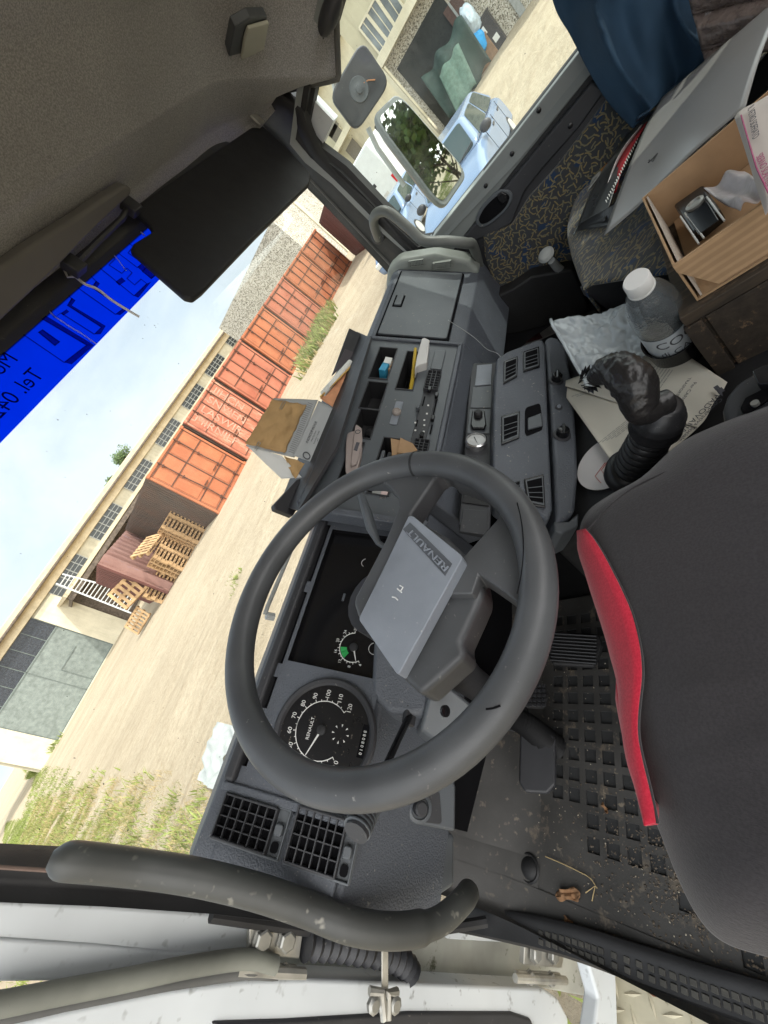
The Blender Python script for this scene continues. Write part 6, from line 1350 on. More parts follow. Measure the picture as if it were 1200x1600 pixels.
# compact disc
b = MB(); b.lathe([(.0001, 0), (.058, 0), (.058, .0012), (.0001, .0012)], onZ(950, 722, ZE + .004), (0, 0, 1), 48); dsc = b.build('disc', basic('pale_disc', (.50, .48, .47), .35, .08), None, angle=30); tag(dsc, 'pale round disc with reddish scribbles under the cream papers', 'disc')
b = MB(); c_ = onZ(955, 727, ZE + .006)
for k in range(7): b.tube([c_ + V3((-.03 + .008 * k, .02 - .01 * k, 0)), c_ + V3((-.01 + .008 * k, .03 - .012 * k, 0)), c_ + V3((.012 + .006 * k, .01 - .01 * k, 0))], .0006, 4)
b.build('red_scribble', basic('red_ink', (.42, .10, .08), .7), dsc)
# silver plastic bag
M_bag = basic('silver_plastic_film', (.42, .46, .48), .13, .2, 8, grain=.5, gscale=26, rv=.04, gdist=.012)
b = MB(); BA = [onZ(875, 515, -.50), onZ(990, 468, -.50), onZ(1026, 548, -.545), onZ(922, 608, -.515)]
def bagf(u, v):
    p = BA[0].lerp(BA[1], u).lerp(BA[3].lerp(BA[2], u), v); f_ = .018 * noise.noise(V3((u * 2.2, v * 2.6, 3))) + .010 * abs(noise.noise(V3((u * 5 + v * 3, v * 7, 8)))) + .004 * noise.noise(V3((u * 16, v * 13, 2)))
    p.z += f_ + .03 * (1 - u) ** 3 * (1 - v) - .02 * (u > .92); p.x += .006 * noise.noise(V3((u * 6, v * 9, 12))); return p
b.grid(bagf, 50, 40); o = b.build('plastic_bag', M_bag, None, solid=.0008, angle=180); tag(o, 'crumpled silvery plastic bag beside the grey heater box', 'bag')
b = MB(); cb_ = [bagf(0, k / 12) for k in range(13)]; b.tube([p + V3((0, 0, .004)) for p in cb_], .0035, 8); put(b.build('rolled_edge', M_bag, None), o)
# bottle in its cup
bt = onZ(993, 436, -.36); bb_ = onZ(1060, 545, -.555); bax = (bt - bb_).normalized(); HB_ = (bt - bb_).length
bot = thing('water_bottle', 'clear plastic water bottle with white cap and black lettering standing in a black cup', 'bottle', tuple(bb_))
tt = NT('bottle_plastic'); pr_ = tt.n('BsdfTransparent'); pr_.inputs[0].default_value = (.80, .85, .87, 1); gls = tt.n('BsdfGlossy'); gls.inputs['Roughness'].default_value = .06; v_ = tt.obj()
gls_n = tt.bump(tt.noise(v_, 45, 3, .6), .35, .01); tt.l(gls_n, gls.inputs['Normal']); lw = tt.n('LayerWeight'); lw.inputs[0].default_value = .35; tt.l(gls_n, lw.inputs['Normal']); ms_n = tt.n('MixShader'); tt.l(tt.math('MULTIPLY', lw.outputs['Facing'], .75), ms_n.inputs[0]); tt.l(pr_.outputs[0], ms_n.inputs[1]); tt.l(gls.outputs[0], ms_n.inputs[2])
df = tt.n('BsdfDiffuse'); df.inputs[0].default_value = (.7, .76, .8, 1); m2_ = tt.n('MixShader'); m2_.inputs[0].default_value = .08; tt.l(ms_n.outputs[0], m2_.inputs[1]); tt.l(df.outputs[0], m2_.inputs[2]); tt.l(m2_.outputs[0], tt.out.inputs[0]); M_bot = tt.m
R_ = .036; b = MB(); b.lathe([(R_, 0), (R_, HB_ * .50), (R_ * 1.0, HB_ * .62), (R_ * .92, HB_ * .72), (R_ * .72, HB_ * .82), (R_ * .45, HB_ * .88), (.014, HB_ * .90), (.013, HB_ * .94)], bb_, bax, 40, False); b.build('bottle_body', M_bot, bot, angle=60)
b = MB(); b.lathe([(.0175, HB_ * .895), (.0178, HB_ * .90), (.0178, HB_ * .985), (.016, HB_ * 1.0), (.0001, HB_ * 1.002)], bb_, bax, 40); b.build('cap', basic('white_cap', (.62, .62, .60), .4, .04), bot)
b = MB(); b.lathe([(.0185, HB_ * .885), (.0185, HB_ * .897)], bb_, bax, 32); b.build('cap_ring', basic('white_cap2', (.6, .6, .58), .4, .04), bot)
b = MB(); b.lathe([(R_ * .96, 0.01), (R_ * .96, HB_ * .52), (.0001, HB_ * .525)], bb_, bax, 32); tw = NT('water'); twb = tw.n('BsdfTransparent'); twb.inputs[0].default_value = (.85, .90, .92, 1); twg = tw.n('BsdfGlossy'); twg.inputs['Roughness'].default_value = .02; twm = tw.n('MixShader'); twm.inputs[0].default_value = .10; tw.l(twb.outputs[0], twm.inputs[1]); tw.l(twg.outputs[0], twm.inputs[2]); tw.l(twm.outputs[0], tw.out.inputs[0]); b.build('water', tw.m, bot)
M_lab = basic('bottle_label', (.48, .52, .55), .45, .1, 30)
viewd = (-bb_).normalized(); e1 = (viewd - bax * viewd.dot(bax)).normalized(); e2 = bax.cross(e1)
b = MB(); b.grid(lambda u, v: bb_ + bax * (HB_ * (.20 + .26 * v)) + (e1 * math.cos((u - .5) * 3.0) + e2 * math.sin((u - .5) * 3.0)) * (R_ * 1.012), 24, 3); lb2 = b.build('label', M_lab, bot, angle=180)
def wraptext(s_, h0, size, a0, par):
    F_ = Fr(V3((0, 0, 0)), (1, 0, 0), (0, 1, 0)); F_.O = V3(); F_.U = V3((1, 0, 0)); F_.V = V3((0, 1, 0)); F_.N = V3((0, 0, 1)); o = text(s_, F_, 0, 0, size, 0, M_ink, None, 'label_text', .0001, 0)
    for q in o.data.vertices:
        a = a0 + q.co.x / R_; q.co = bb_ + bax * (h0 + q.co.y) + (e1 * math.cos(a) + e2 * math.sin(a)) * (R_ * 1.02 + q.co.z)
    put(o, par)
wraptext('COCCO', HB_ * .33, .026, -.70, bot); wraptext('di CARNE', HB_ * .215, .018, -.70, bot)
cup = MB(); cup.lathe([(.036, -.045), (.043, .050), (.040, .050), (.033, -.040)], bb_ - bax * .0, bax, 36, True); co = cup.build('cup', M_blks, None, angle=40); tag(co, 'black plastic cup holding the water bottle', 'cup')

# ---- wooden cabinet, cardboard box and contents
def m_wood(name, c0, c1, sc_, wearc, rough=.75):
    t = NT(name); v = t.obj(); mp_ = t.n('Mapping'); mp_.inputs['Scale'].default_value = sc_; t.l(v, mp_.inputs[0])
    c = t.mix(t.ramp(t.noise(mp_.outputs[0], 9, 6, .6, .3), .35, .65), c0, c1); w_ = t.math('MULTIPLY', t.ramp(t.noise(mp_.outputs[0], 5, 8, .75, .2), .56, .66), .85); c = t.mix(w_, c, wearc)
    t.bsdf(c, rough, t.bump(t.noise(mp_.outputs[0], 20, 5), .35, .003), 0, .3); return t.m
M_wd = m_wood('painted_dark_wood', (.028, .022, .017, 1), (.045, .035, .026, 1), (1, 8, 8), (.23, .145, .085, 1)); M_wt = m_wood('worn_wood_top', (.030, .024, .018, 1), (.07, .05, .033, 1), (6, 1.2, 6), (.24, .16, .10, 1))
ZC_ = -.445; cc1 = onZ(1075, 491, ZC_); cc0 = onZ(1013, 361, ZC_)
cbn = thing('wooden_cabinet', 'worn dark wooden cabinet between the seats, under the cardboard box', 'cabinet', ((cc0.x + cc1.x) / 2, cc1.y - .2, ZE))
yc = (cc0.y + cc1.y) / 2
b = MB(); b.b2((cc1.x + .008, yc - .50, -.84), (cc0.x - .004, yc - .006, ZC_ - .018)); b.build('cabinet_body', M_wd, cbn)
b = MB(); b.b2((cc1.x, yc - .50, ZC_ - .018), (cc0.x, yc, ZC_)); b.build('cabinet_top', M_wt, cbn, bevel=.002)
b = MB(); b.b2((cc1.x - .002, yc - .020, -.84), (cc1.x + .0075, yc + .003, ZC_ - .019)); b.b2((cc1.x + .003, yc - .10, -.84), (cc1.x + .0078, yc - .024, ZC_ - .021)); b.build('cabinet_edge', M_wd, cbn, bevel=.0015)
def m_card(name, c, strp=False):
    t = NT(name); v = t.obj(); cc_ = t.mix(t.ramp(t.noise(v, 40, 5), .3, .7), c, tuple(x * .86 for x in c[:3]) + (1,))
    if strp:
        w_ = t.n('TexWave', wave_type='BANDS', bands_direction='Z'); w_.inputs['Scale'].default_value = 28; w_.inputs['Distortion'].default_value = .6; w_.inputs['Detail'].default_value = 2; t.l(v, w_.inputs[0]); cc_ = t.mix(t.math('MULTIPLY', t.ramp(w_.outputs[0], .35, .9, (1, 1, 1, 1), (0, 0, 0, 1)), .45), cc_, tuple(x * .55 for x in c[:3]) + (1,))
    t.bsdf(cc_, .85, t.bump(t.noise(v, 300, 3), .2, .001), 0, .2); return t.m
M_card = m_card('cardboard', (.37, .24, .135, 1)); M_cards = m_card('cardboard_outer', (.44, .285, .16, 1), True)
zt_ = -.372; bA = onZ(1003, 311, zt_); bB = onZ(1050, 414, zt_); bdir = V3((.02, -1, 0)).normalized(); bL = .40; zb_ = ZC_ + .001
box = thing('cardboard_box', 'open cardboard box with striped brown side standing on the wooden cabinet', 'box', tuple((bA + bB) / 2 + bdir * .2 + V3((0, 0, zb_ - zt_))))
def wallp(a, b_, za, zb2, th, name, mat, cut=0):
    n = V3((b_.y - a.y, a.x - b_.x, 0)).normalized() * th; m_ = MB(); m_.prism([V3((a.x, a.y, za)), V3((b_.x, b_.y, za)), V3((b_.x, b_.y, zb2)), V3((a.x, a.y, zb2))], n); return m_.build(name, mat, box, bevel=.0004)
bA2 = bA + bdir * bL; bB2 = bB + bdir * bL
e1_ = wallp(bB, bA, zb_, zt_, .003, 'front_panel', M_card); 
m_ = MB(); m_.prism([V3((bA.x, bA.y, zb_)), V3((bA.x, bA.y, zt_)), V3((bA2.x, bA2.y, zt_)), V3((bA2.x, bA2.y, zb_))], (.003, 0, 0)); m_.build('side_panel', M_card, box)
cB = onX(1117, 433, bB.x - .002); m_ = MB(); m_.prism([V3((bB.x, bB.y, zt_)), V3((bB.x, bB.y, zt_ - .012)), V3((bB.x, cB.y, zb_ + .008)), V3((bB2.x, bB2.y, zb_ + .008)), V3((bB2.x, bB2.y, zt_))], (-.004, 0, 0)); m_.build('side_panel', M_cards, box, bevel=.0006)
m_ = MB(); m_.b2((bB.x, bA2.y, zb_), (bA.x, min(bA.y, bB.y) - .003, zb_ + .003)); m_.build('bottom_panel', M_card, box)
m_ = MB(); ins = V3((0, -.008, 0)); m_.prism([V3((bB.x + .002, bB.y - .006, zb_ + .004)), V3((bA.x - .002, bA.y - .006, zb_ + .004)), V3((bA.x - .002, bA.y - .006, zt_ - .002)), V3((bB.x + .002, bB.y - .006, zt_ - .002))], (0, -.0025, 0)); m_.build('inner_flap', basic('whitish_card', (.40, .34, .28), .8, .1), box)
# device in the box
dv_ = thing('handheld_device', 'black handheld device with chrome edges lying in the cardboard box', 'device', tuple(onZ(1110, 355, zb_ + .01)))
def inbox(pts, z, th, name, mat, par, bev=.003): b = MB(); b.prism([onZ(x, y, z) for x, y in pts], (0, 0, th)); return b.build(name, mat, par, bevel=bev, seg=3)
inbox([(1062, 336), (1108, 305), (1136, 345), (1092, 382)], -.425, .022, 'device_body', M_blks, dv_, .004)
inbox([(1072, 338), (1106, 316), (1124, 345), (1092, 368)], -.4028, .002, 'device_screen', M_glassd, dv_, .001)
for (a, c) in (((1063, 338), (1092, 381)), ((1104, 308), (1132, 345)), ((1070, 333), (1100, 372))): b = MB(); b.tube([onZ(*a, -.402), onZ(*c, -.402)], .0013, 8); b.build('chrome_edge', M_alu, dv_)
b = MB(); b.lathe([(.012, 0), (.012, .004), (.008, .005), (.007, .003)], onZ(1087, 320, -.402), (0, 0, 1), 20); b.build('dial_wheel', M_bolt, dv_)
o, _f = sheet_z([(1103, 300), (1160, 262), (1200, 300), (1160, 335)], -.408, basic('crumpled_white_film', (.48, .46, .47), .4, .2, 20, grain=.6, gscale=70, gdist=.006), 'wrapping_film', 'crumpled whitish wrapping film inside the cardboard box', 'film', .02, 26)
# newspaper / leaflet
M_news = basic('leaflet_paper', (.50, .445, .40), .7, .06, 10); M_mag = basic('magenta_print', (.34, .06, .15), .7)
NP = [(1152, 178), (1215, 140), (1270, 250), (1200, 330)]
o, nf = sheet_z(NP, -.350, M_news, 'leaflet', 'folded beige leaflet with Italian lettering lying over the cardboard box', 'leaflet', .003, 12, .001)
for k in range(2): o2, _ = sheet_z([(x - 2 - 2 * k, y + 3 + 3 * k) for x, y in NP], -.354 - .003 * k, M_news, 'leaflet_page', '', 'x', .003, 12, .001); del o2['category'], o2['label']; put(o2, o)
for s_, px_, py_, mt, sz in (('IL VETRO SOFFIATO', 1172, 172, M_ink, .0095), ):
    p = onZ(1180, 245, -.3455); q = onZ(1168, 170, -.3455); F_ = Fr(q, p - q, (p - q).cross(V3((0, 0, 1)))); F_.N = V3((0, 0, 1)); F_.V = F_.N.cross(F_.U); ob = text('IL VETRO SOFFIATO', F_, 0, 0, .0098, 0, M_ink, o, 'printed_text', .0001, 0)
p = onZ(1197, 290, -.3455); q = onZ(1181, 245, -.3455); F_ = Fr(q, p - q, (p - q)); F_.N = V3((0, 0, 1)); F_.V = F_.N.cross(F_.U); text('SBERNO SCALTEN', F_, 0, 0, .0092, 0, M_mag, o, 'printed_text', .0001, 0)
b = MB(); b.tube([onZ(1158, 180, -.3455), onZ(1182, 262, -.3455), onZ(1205, 310, -.3455)], .0009, 5); b.build('print_border', M_mag, o)

# ---- passenger seat
ps = bpy.data.objects.new('passenger_seat', None); C.objects.link(ps); ps.location = (1.15, .1, -.6); put(ps, cab); ps['label'] = 'passenger seat in grey fabric with yellow and blue squiggles'
so1 = [onZ(x, y, -.475) for x, y in [(913, 456), (902, 430), (890, 395), (886, 368), (890, 340), (905, 300), (930, 262), (965, 215), (1010, 165), (1080, 90), (1200, 0)]]
so1 = smooth(so1, 4); sin_ = [p + V3((-.30, -.28, 0)) for p in so1]
b = MB(); rg = []
for (s_, dz) in ((-.02, -.10), (-.005, -.05), (0, -.012), (.03, .008), (.09, .016), (.3, .016), (1, .010)): rg.append([V3((p.lerp(q, s_).x, p.lerp(q, s_).y, p.z + dz)) for p, q in zip(so1, sin_)])
b.loft(rg, False, False); b.build('seat_cushion', M_fab, ps, angle=180, recalc=False, solid=.004)
tipP = onZ(913, 456, -.475)
cu = [tipP + V3((0, 0, .008)), onZ(960, 412, -.475), onZ(1002, 385, -.475), onZ(1100, 300, -.475)]; cu = [V3((p.x, p.y, -.462)) for p in cu]
b = MB(); fb = smooth(cu, 5); b.loft([[p + V3((0, 0, -.0)) for p in fb], [p + V3((.0, .004, -.02)) for p in fb], [p + V3((.01, .0, -.035)) for p in fb], [p + V3((.04, -.02, -.20)) for p in fb], [p + V3((.04, -.02, -.38)) for p in fb]], False, False); b.build('seat_side', M_pd, ps, angle=180, recalc=False, solid=.006)
b = MB(); b.prism([onZ(x, y, -.462) for x, y in [(913, 454), (960, 411), (1003, 386), (1100, 300), (1150, 200), (1010, 166), (930, 300), (897, 350)]], (0, 0, .003)); b.build('seat_top', M_fab, ps)
b = MB(); b.lathe([(.011, 0), (.009, .0005), (.0001, .0006)], onZ(980, 307 + 5, -.4585), (0, 0, 1), 20); b.build('seat_eyelet', M_hole, ps)
b = MB(); b.b2((1.03, -.5, -.85), (1.40, .20, -.56)); b.build('seat_base', M_blk, ps, bevel=.02)

# ---- things on the passenger seat
M_fold = basic('satin_grey_folder', (.25, .245, .235), .24, .06, 3, rv=.05); 
def zsheet(pz, mat, name, label, cat, thick=.001, par=None, n=14, wav=.003, bend=0):
    A_, B_, C_, D_ = [onZ(x, y, z) for x, y, z in pz]; b = MB()
    def fn(u, v): p = A_.lerp(B_, u).lerp(D_.lerp(C_, u), v); p.z += wav * noise.noise(V3((u * 2, v * 2, A_.x * 9))) + bend * math.sin(PI * v); return p
    b.grid(fn, n, n); o = b.build(name, mat, None, solid=thick, angle=180)
    if par is not None: put(o, par)
    else: tag(o, label, cat)
    return o
fo = zsheet([(944, 368, -.42), (1165, 167, -.372), (1235, -20, -.36), (1031, 156, -.41)], M_fold, 'folder', 'large satin grey folder sheet leaning from the passenger seat to the box', 'folder', .0015, n=24, wav=.004, bend=.008)
b = MB(); b.tube([onZ(1013, 254, -.392), onZ(1020, 248, -.390), onZ(1027, 240, -.390), onZ(1020, 252, -.389), onZ(1014, 250, -.390)], .0012, 5); b.build('paper_clip', M_blk, fo)
zsheet([(896, 366, -.455), (918, 320, -.445), (1000, 190, -.44), (990, 196, -.455)], basic('teal_white_card', (.42, .50, .50), .4, .05), 'card', 'pale teal plastic card edge under the black envelope on the patterned seat', 'card')
bl = zsheet([(900, 360, -.448), (945, 345, -.442), (1022, 175, -.425), (985, 200, -.435)], basic('black_plastic_folder', (.03, .032, .033), .3, .1), 'black_folder', 'shiny black plastic folder standing open beside the red notebook', 'folder', n=16, wav=.006, bend=.012)
zsheet([(899, 362, -.452), (905, 350, -.43), (985, 305, -.43), (952, 352, -.45)], basic('black_plastic_folder2', (.035, .037, .038), .3, .1), 'folder_cover', '', '', .001, bl)
nb = zsheet([(946, 312, -.438), (962, 300, -.432), (1012, 190, -.418), (998, 200, -.425)], basic('notebook_red', (.28, .010, .016), .5, .1), 'notebook', 'red notebook with white spiral binding between the grey and black folders', 'notebook', bend=.01)
zsheet([(940, 320, -.440), (948, 290, -.428), (1004, 194, -.414), (1000, 200, -.425)], basic('notebook_pages', (.55, .53, .50), .7, .05), 'notebook_pages', '', '', .001, nb, bend=.012)
b = MB()
for k in range(26):
    t_ = k / 25; p = onZ(948 + (1006 - 948) * t_, 315 + (200 - 315) * t_, -.427 + .008 * math.sin(PI * t_)); b.tube([p + V3((-.004, 0, 0)), p + V3((0, 0, .004)), p + V3((.004, 0, 0))], .0009, 5)
b.build('spiral_binding', M_wh, nb)
zsheet([(932, 262, -.452), (945, 238, -.448), (975, 215, -.448), (940, 268, -.452)], basic('orange_wrapper', (.42, .20, .05), .5, .1), 'wrapper', 'orange and white wrapper on the passenger seat beside the door', 'wrapper')
zsheet([(918, 300, -.455), (935, 250, -.452), (1000, 175, -.45), (960, 245, -.455)], basic('newspaper_print', (.40, .40, .38), .8, .4, 60), 'newspaper', 'folded newspaper at the door side of the passenger seat', 'newspaper')

# ---- blue cloth hanging by the door, and the quilted jacket
M_blue2 = basic('dark_blue_cotton', (.018, .048, .088), .85, .15, 12, grain=.3, gscale=900)
LF = [(770, -150), (850, -30), (872, 22), (895, 62), (920, 110), (950, 158), (985, 196), (990, 199)]; RT = [(1110, -170), (1095, -40), (1088, 0), (1092, 30), (1100, 60), (1106, 92), (1075, 118), (1000, 172)]
LFs = smooth([V3((x, y, 0)) for x, y in LF], 6); RTs = smooth([V3((x, y, 0)) for x, y in RT], 6); rings = []
for j, (l, r) in enumerate(zip(LFs, RTs)):
    v_ = j / (len(LFs) - 1); row = []
    for i in range(61):
        u = i / 60; x = l.x + (r.x - l.x) * u; y = l.y + (r.y - l.y) * u
        fold = .075 * (abs(math.sin(u * 5.2 + .6 + 1.3 * math.sin(v_ * 2.6 + u))) ** .6 - .5) + .014 * math.sin(u * 16 + 4 * v_) + .012 * noise.noise(V3((u * 3, v_ * 3, 0)))
        row.append(onX(x, y, 1.355 + fold - .05 * v_ + .03 * u))
    rings.append(row)
b = MB(); b.loft(rings, False, False); o = b.build('blue_cloth', M_blue2, None, angle=180, recalc=False, solid=.003); tag(o, 'dark blue cotton jacket hanging in folds beside the passenger window', 'jacket')
M_fur = basic('quilted_brown_silver', (.16, .125, .11), .28, .45, 14, grain=.7, gscale=60, rv=.1, wear=.6, wearcol=(.42, .42, .42, 1), gdist=.01)
b = MB(); q4 = [onX(1068, -30, 1.33), onX(1260, -70, 1.24), onX(1270, 60, 1.16), onX(1104, 110, 1.30)]
def fur(u, v):
    p = q4[0].lerp(q4[1], u).lerp(q4[3].lerp(q4[2], u), v); pf = abs(math.sin(v * PI * 2.5 + .3)) ** .5; return p + V3((-.035 * pf + .006 * noise.noise(V3((u * 7, v * 12, 0))), 0, .012 * pf))
b.grid(fur, 30, 50); o = b.build('quilted_jacket', M_fur, None, angle=180, solid=.002); tag(o, 'shiny brown and silver quilted jacket bundled behind the blue cloth', 'jacket')

# ---- clutter in the passenger footwell
def foot(pts, z, mat, name, label, cat): b = MB(); b.prism([onZ(x, y, z) for x, y in pts], (0, 0, .004)); o = b.build(name, mat, None); tag(o, label, cat); return o
foot([(770, 525), (800, 520), (850, 512), (875, 500), (880, 515), (800, 552), (782, 560)], -.74, basic('dirty_white_card', (.30, .285, .27), .8, .15), 'card_sheet', 'dirty white card lying in the passenger footwell', 'card')
foot([(806, 520), (838, 512), (848, 528), (815, 538)], -.735, basic('dark_red_packet', (.075, .018, .022), .6, .4, 60), 'packet', 'dark red and black packet on the white card in the footwell', 'packet')
foot([(880, 505), (930, 485), (940, 495), (895, 520)], -.72, basic('black_packet', (.02, .02, .02), .5, .3, 60), 'packet', 'black packet lying under the seat beside the plastic bag', 'packet')

# ---- things on the dash top
ZD = -.196
M_tray = basic('black_tray', (.020, .019, .022), .55, .2)
tr_ = thing('dash_tray', 'long black tray lying on the dash top in front of the windscreen', 'tray', (.75, .76, ZD))
TP = [(578, 525), (547, 514), (500, 612), (425, 795), (440, 806), (495, 745), (560, 600)]
b = MB(); b.prism([onZ(x, y, -.198) for x, y in [(582, 530), (560, 520), (500, 640), (440, 790), (470, 800), (530, 700)]], (0, 0, .006)); b.build('tray_base', M_tray, tr_)
YT = .775
b = MB(); b.prism([onY(x, y, YT) for x, y in [(546, 513), (572, 526), (585, 532), (560, 570), (545, 560), (519, 586)]], (0, .004, 0)); b.build('tray_wall', M_tray, tr_)
b = MB(); b.prism([onY(x, y, YT - .006) for x, y in [(540, 545), (556, 552), (519, 587), (519, 585)]], (0, .003, 0)); b.build('tray_fold', basic('tray_inner', (.045, .035, .042), .5), tr_)
b = MB(); b.prism([onY(x, y, .742) for x, y in [(590, 540), (555, 562), (545, 580), (520, 650), (512, 690), (488, 735), (470, 770), (515, 770), (545, 690), (575, 600)]], (0, .004, 0)); b.build('tray_front', M_tray, tr_)
b = MB(); b.prism([onY(x, y, .76) for x, y in [(488, 745), (493, 752), (458, 806), (430, 795), (428, 788), (465, 748)]], (0, .02, 0)); wl2 = b.build('black_wallet', M_tray, None, bevel=.003); tag(wl2, 'black wallet leaning against the windscreen at the left end of the dash tray', 'wallet')
b = MB(); b.prism([onY(x, y, .757) for x, y in [(480, 752), (490, 758), (478, 772), (468, 762)]], (0, -.002, 0)); b.build('foil_bits', M_alu, wl2)
# paper bag, calendar cards, orange papers, pen
M_kraft = m_card('kraft_paper', (.42, .27, .125, 1))
def ysheet(pts, mat, name, label, cat, par=None, thick=.0008, n=16, wav=.004, seed=0):
    A_, B_, C_, D_ = [onY(x, y, yy) for x, y, yy in pts]; b = MB()
    def fn(u, v): p = A_.lerp(B_, u).lerp(D_.lerp(C_, u), v); p.y += wav * noise.noise(V3((u * 2.5, v * 2.5, seed))) + wav * .5 * abs(noise.noise(V3((u * 6, v * 6, seed + 5)))); return p
    b.grid(fn, n, n); o = b.build(name, mat, None, solid=thick, angle=180)
    if par is not None: put(o, par)
    else: tag(o, label, cat)
    return o
kb = MB(); kb.prism([onY(x, y, .752) for x, y in [(426, 624), (478, 632), (479, 650), (463, 670), (448, 707), (384, 694), (383, 688), (395, 655), (420, 630)]], (0, .001, 0))
kb = MB(); KP = [onY(426, 624, .755), onY(479, 633, .750), onY(444, 708, .750), onY(383, 693, .758)]
def kf(u, v):
    p = KP[0].lerp(KP[1], u).lerp(KP[3].lerp(KP[2], u), v); e = math.sin(PI * u) * math.sin(PI * v); p.y -= .010 * e + .005 * noise.noise(V3((u * 5, v * 5, 2))) + .003 * abs(noise.noise(V3((u * 12, v * 14, 2)))); p.x += .006 * noise.noise(V3((v * 4, 0, 1))) * (u in (0, 1)); p.z += .004 * noise.noise(V3((u * 4, v * 9, 4))); return p
kb.grid(kf, 30, 30); pbag = kb.build('paper_bag', M_kraft, None, solid=.001, angle=180); tag(pbag, 'small crumpled brown paper bag clipped to the grey card on the dash', 'bag')
for (x, y) in ((437, 630), (398, 694)):
    b = MB(); b.tube([onY(x, y + 8, .744), onY(x + 6, y - 4, .744), onY(x + 9, y - 2, .744), onY(x + 2, y + 10, .744)], .0009, 5); put(b.build('paper_clip', M_bolt, None), pbag)
M_gcard = basic('grey_printed_card', (.32, .33, .33), .6, .05)
gc_ = ysheet([(428, 622, .757), (497, 625, .752), (460, 715, .752), (384, 697, .760)], M_gcard, 'grey_card', 'grey calendar card with printed ruler strip behind the brown paper bag', 'card', wav=.001)
gd = ysheet([(498, 626, .748), (524, 640, .742), (487, 722, .742), (459, 712, .748)], M_gcard, 'printed_card', 'grey printed card reading INOXCUP MOOR with a ring emblem on the dash', 'card', wav=.001)
FCd = Fr(onY(478, 712, .7415), onY(505, 645, .7415) - onY(481, 700, .7415), (0, 0, 1)); FCd.N = V3((0, -1, 0))
def ctext(s_, a, c, size, par): p, q = onY(*a, .7405), onY(*c, .7405); F_ = Fr(p, q - p, (0, 0, 1)); F_.N = V3((0, -1, 0)); F_.V = V3((0, 0, 1)); ob = text(s_, F_, 0, 0, size, 0, M_ink, par, 'printed_text', .0001, 0); return ob
ctext('INOXCUP MOOR', (481, 693), (502, 645), .0088, gd); ctext('di Inox Cup Fornaci', (487, 690), (505, 650), .0042, gd); ctext('Via dei Piave 1 Tel 0423', (491, 694), (510, 650), .0042, gd); ctext('www', (496, 690), (510, 655), .004, gd)
b = MB(); cr0 = onY(479, 712, .7405); b.lathe([(.0095, 0), (.0095, .0006), (.0068, .0006), (.0068, 0), (.0095, 0)], cr0, (0, -1, 0), 28, False); b.build('ring_emblem', M_ink, gd)
for k in range(26): 
    t_ = k / 25; a = (489 - 30 * t_, 632 + 76 * t_); b = MB() if k == 0 else b; b.tube([onY(*a, .7468), onY(a[0] - 8, a[1] - 3, .7468)], .0004, 4)
b.build('ruler_marks', M_ink, gc_)
wd = ysheet([(384, 695, .762), (440, 712, .752), (472, 746, .750), (440, 748, .770)], basic('white_card_flap', (.52, .52, .50), .6, .05), 'card_flap', '', '', gc_, wav=.001)
ysheet([(444, 712, .752), (476, 724, .746), (462, 748, .748), (455, 738, .750)], M_kraft, 'kraft_flap', '', '', pbag)
M_or = basic('orange_paper', (.52, .24, .12), .7, .2, 30, wear=.4, wearcol=(.5, .12, .08, 1))
ysheet([(546, 572, .752), (553, 575, .748), (527, 640, .744), (500, 622, .752)], M_or, 'orange_paper', 'orange printed paper propped beside the white rolled paper on the dash', 'paper')
b = MB(); b.tube([onY(547, 566, .748), onY(505, 615, .748)], .0075, 14); o = b.build('rolled_paper', basic('rolled_white', (.60, .60, .56), .6), None); tag(o, 'thin white rolled paper tube above the orange paper on the dash', 'paper roll')
b = MB(); b.tube([onY(549, 572, .742), onY(501, 620, .744)], .0025, 8); o = b.build('pencil', basic('pencil_orange', (.50, .30, .08), .5), None); tag(o, 'thin orange pencil lying along the white rolled paper', 'pencil')
b = MB(); b.tube([onY(414, 960, .73), onY(418, 948, .73), onY(455, 860, .73), onY(462, 850, .73)], .004, 8); b.tube([onY(416, 962, .728), onY(428, 964, .728)], .007, 8); o = b.build('clear_tube', M_knob, None); tag(o, 'small grey plastic clip and tube on the dash top behind the wheel rim', 'clip')

# ---- things in the console cubbies
def cubbox(px_, py_, w_, h_, d_, depth, mat, name, label, cat, rz=0, bands=None):
    u_, v_ = FC.uv(px_, py_); o = thing(name, label, cat, tuple(FC.pt(u_, v_, -depth))); b = MB(); ca, sa = math.cos(rz), math.sin(rz)
    q = [(u_ + x * ca - y * sa, v_ + x * sa + y * ca) for x, y in ((-w_ / 2, -h_ / 2), (w_ / 2, -h_ / 2), (w_ / 2, h_ / 2), (-w_ / 2, h_ / 2))]
    slab(b, FC, q, -depth, -depth + d_); b.build('body', mat, o, bevel=.0015); return o, q
o, q = cubbox(602, 566, .050, .018, .060, .065, basic('cigarette_blue', (.045, .30, .48), .5), 'cigarette_packet', 'blue and white cigarette packet in the upper right cubbyhole', 'packet', .15)
b = MB(); slab(b, FC, [(q[1][0] - .022, q[1][1] - .0005), (q[1][0] + .0008, q[1][1] - .0005), (q[2][0] + .0008, q[2][1] + .0005), (q[2][0] - .022, q[2][1] + .0005)], -.06, -.0035); b.build('white_top', M_wh, o)
cubbox(612, 563, .045, .006, .055, .065, M_card, 'card_strip', 'brown card strip behind the blue cigarette packet', 'card', .15)
scd = thing('screwdriver', 'yellow-handled screwdriver standing in the second cubbyhole', 'screwdriver', tuple(FC.px(642, 600, -.06)))
b = MB(); b.tube([FC.px(641, 603, -.02), FC.px(645, 585, -.010), FC.px(649, 548, .006)], [.006, .005, .004], 10); b.build('handle', basic('yellow_handle', (.55, .38, .04), .4), scd)
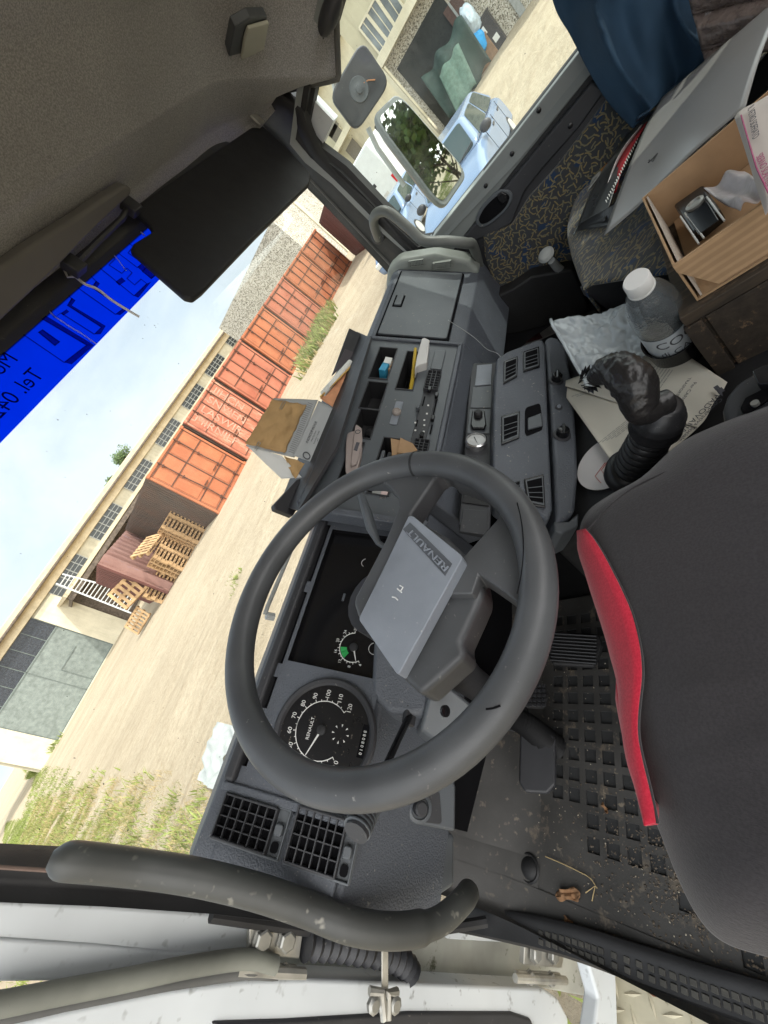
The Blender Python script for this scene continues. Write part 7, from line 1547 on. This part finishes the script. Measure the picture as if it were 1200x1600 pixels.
b = MB(); b.grid(blob(FC.px(641, 600, -.03), .010, 1, .7, .8, .2), 14, 10); b.build('yellow_cap', basic('yellow_plastic', (.45, .33, .03), .4), scd)
wp_ = thing('folded_paper', 'folded white paper sticking out of the second cubbyhole', 'paper', tuple(FC.px(660, 560, 0)))
b = MB(); b.prism([FC.px(x, y, .022) for x, y in [(659, 541), (663, 539), (671, 543), (670, 552), (667, 578), (654, 582), (648, 588), (651, 570)]], FC.N * -.03); b.build('paper_block', basic('white_paper', (.58, .57, .54), .7), wp_, bevel=.002)
kf_ = thing('key_fob', 'pinkish-grey plastic remote standing in the cubbyhole behind the wheel', 'remote', tuple(FC.px(550, 720, 0)))
M_fob = basic('pinkish_plastic', (.30, .25, .23), .5, .1)
b = MB(); b.prism([FC.px(x, y, .016) for x, y in rr_px([(544, 684), (566, 678), (567, 712), (560, 742), (541, 750), (542, 700)], 3, .25)], FC.N * -.014); b.build('fob_body', M_fob, kf_, bevel=.003)
b = MB(); b.prism([FC.px(x, y, .022) for x, y in rr_px([(557, 673), (567, 680), (568, 700), (560, 735), (550, 740)], 3, .2)], FC.N * -.004); fb_ = b.build('fob_plate', M_fob, kf_, bevel=.001)
b = MB(); b.lathe([(.006, 0), (.006, .0006), (.0045, .0006), (.0045, 0)], FC.px(561, 686, .0222), FC.N, 18, False); b.build('fob_ring', M_ink, fb_); b = MB(); slab(b, FC, [tuple(FC.uv(x, y)) for x, y in ((559, 702), (564, 703), (560, 716), (555, 714))], .0215, .0228); b.build('fob_window', M_ink, fb_)
cubbox(596, 712, .040, .008, .06, .065, M_pls, 'grey_case', 'left grey plastic case in the lower cubbyhole', 'case'); cubbox(606, 712, .040, .008, .055, .065, M_pls, 'grey_case', 'right grey plastic case in the lower cubbyhole', 'case')
cb2 = thing('folded_cardboard', 'folded beige cardboard flap sticking out of the lower cubbyhole', 'cardboard', tuple(FC.px(630, 705, 0)))
b = MB(); b.prism([FC.px(x, y, .012) for x, y in [(611, 691), (626, 694), (624, 716), (613, 720)]], FC.N * -.02); b.build('flap', M_card, cb2); b = MB(); b.prism([FC.px(x, y, .018) for x, y in [(626, 693), (645, 702), (652, 712), (640, 718), (622, 716)]], FC.N * -.003); b.build('flap', M_card, cb2)
cubbox(600, 771, .030, .014, .02, .02, basic('pale_pink', (.55, .42, .40), .5), 'lighter', 'small pale pink lighter in the cubbyhole seen through the wheel', 'lighter')
cubbox(588, 765, .018, .02, .02, .03, M_knob, 'small_jar', 'small grey jar next to the pale pink lighter', 'jar')
# stray thread across the console
b = MB(); b.tube(smooth([onY(700, 500, .56), onY(738, 525, .54), onY(760, 545, .50), onY(778, 553, .47), onY(790, 570, .45)]), .0008, 5); o = b.build('loose_cable', M_knob, None); tag(o, 'thin pale loose cable hanging from the glove box to the heater box', 'cable')
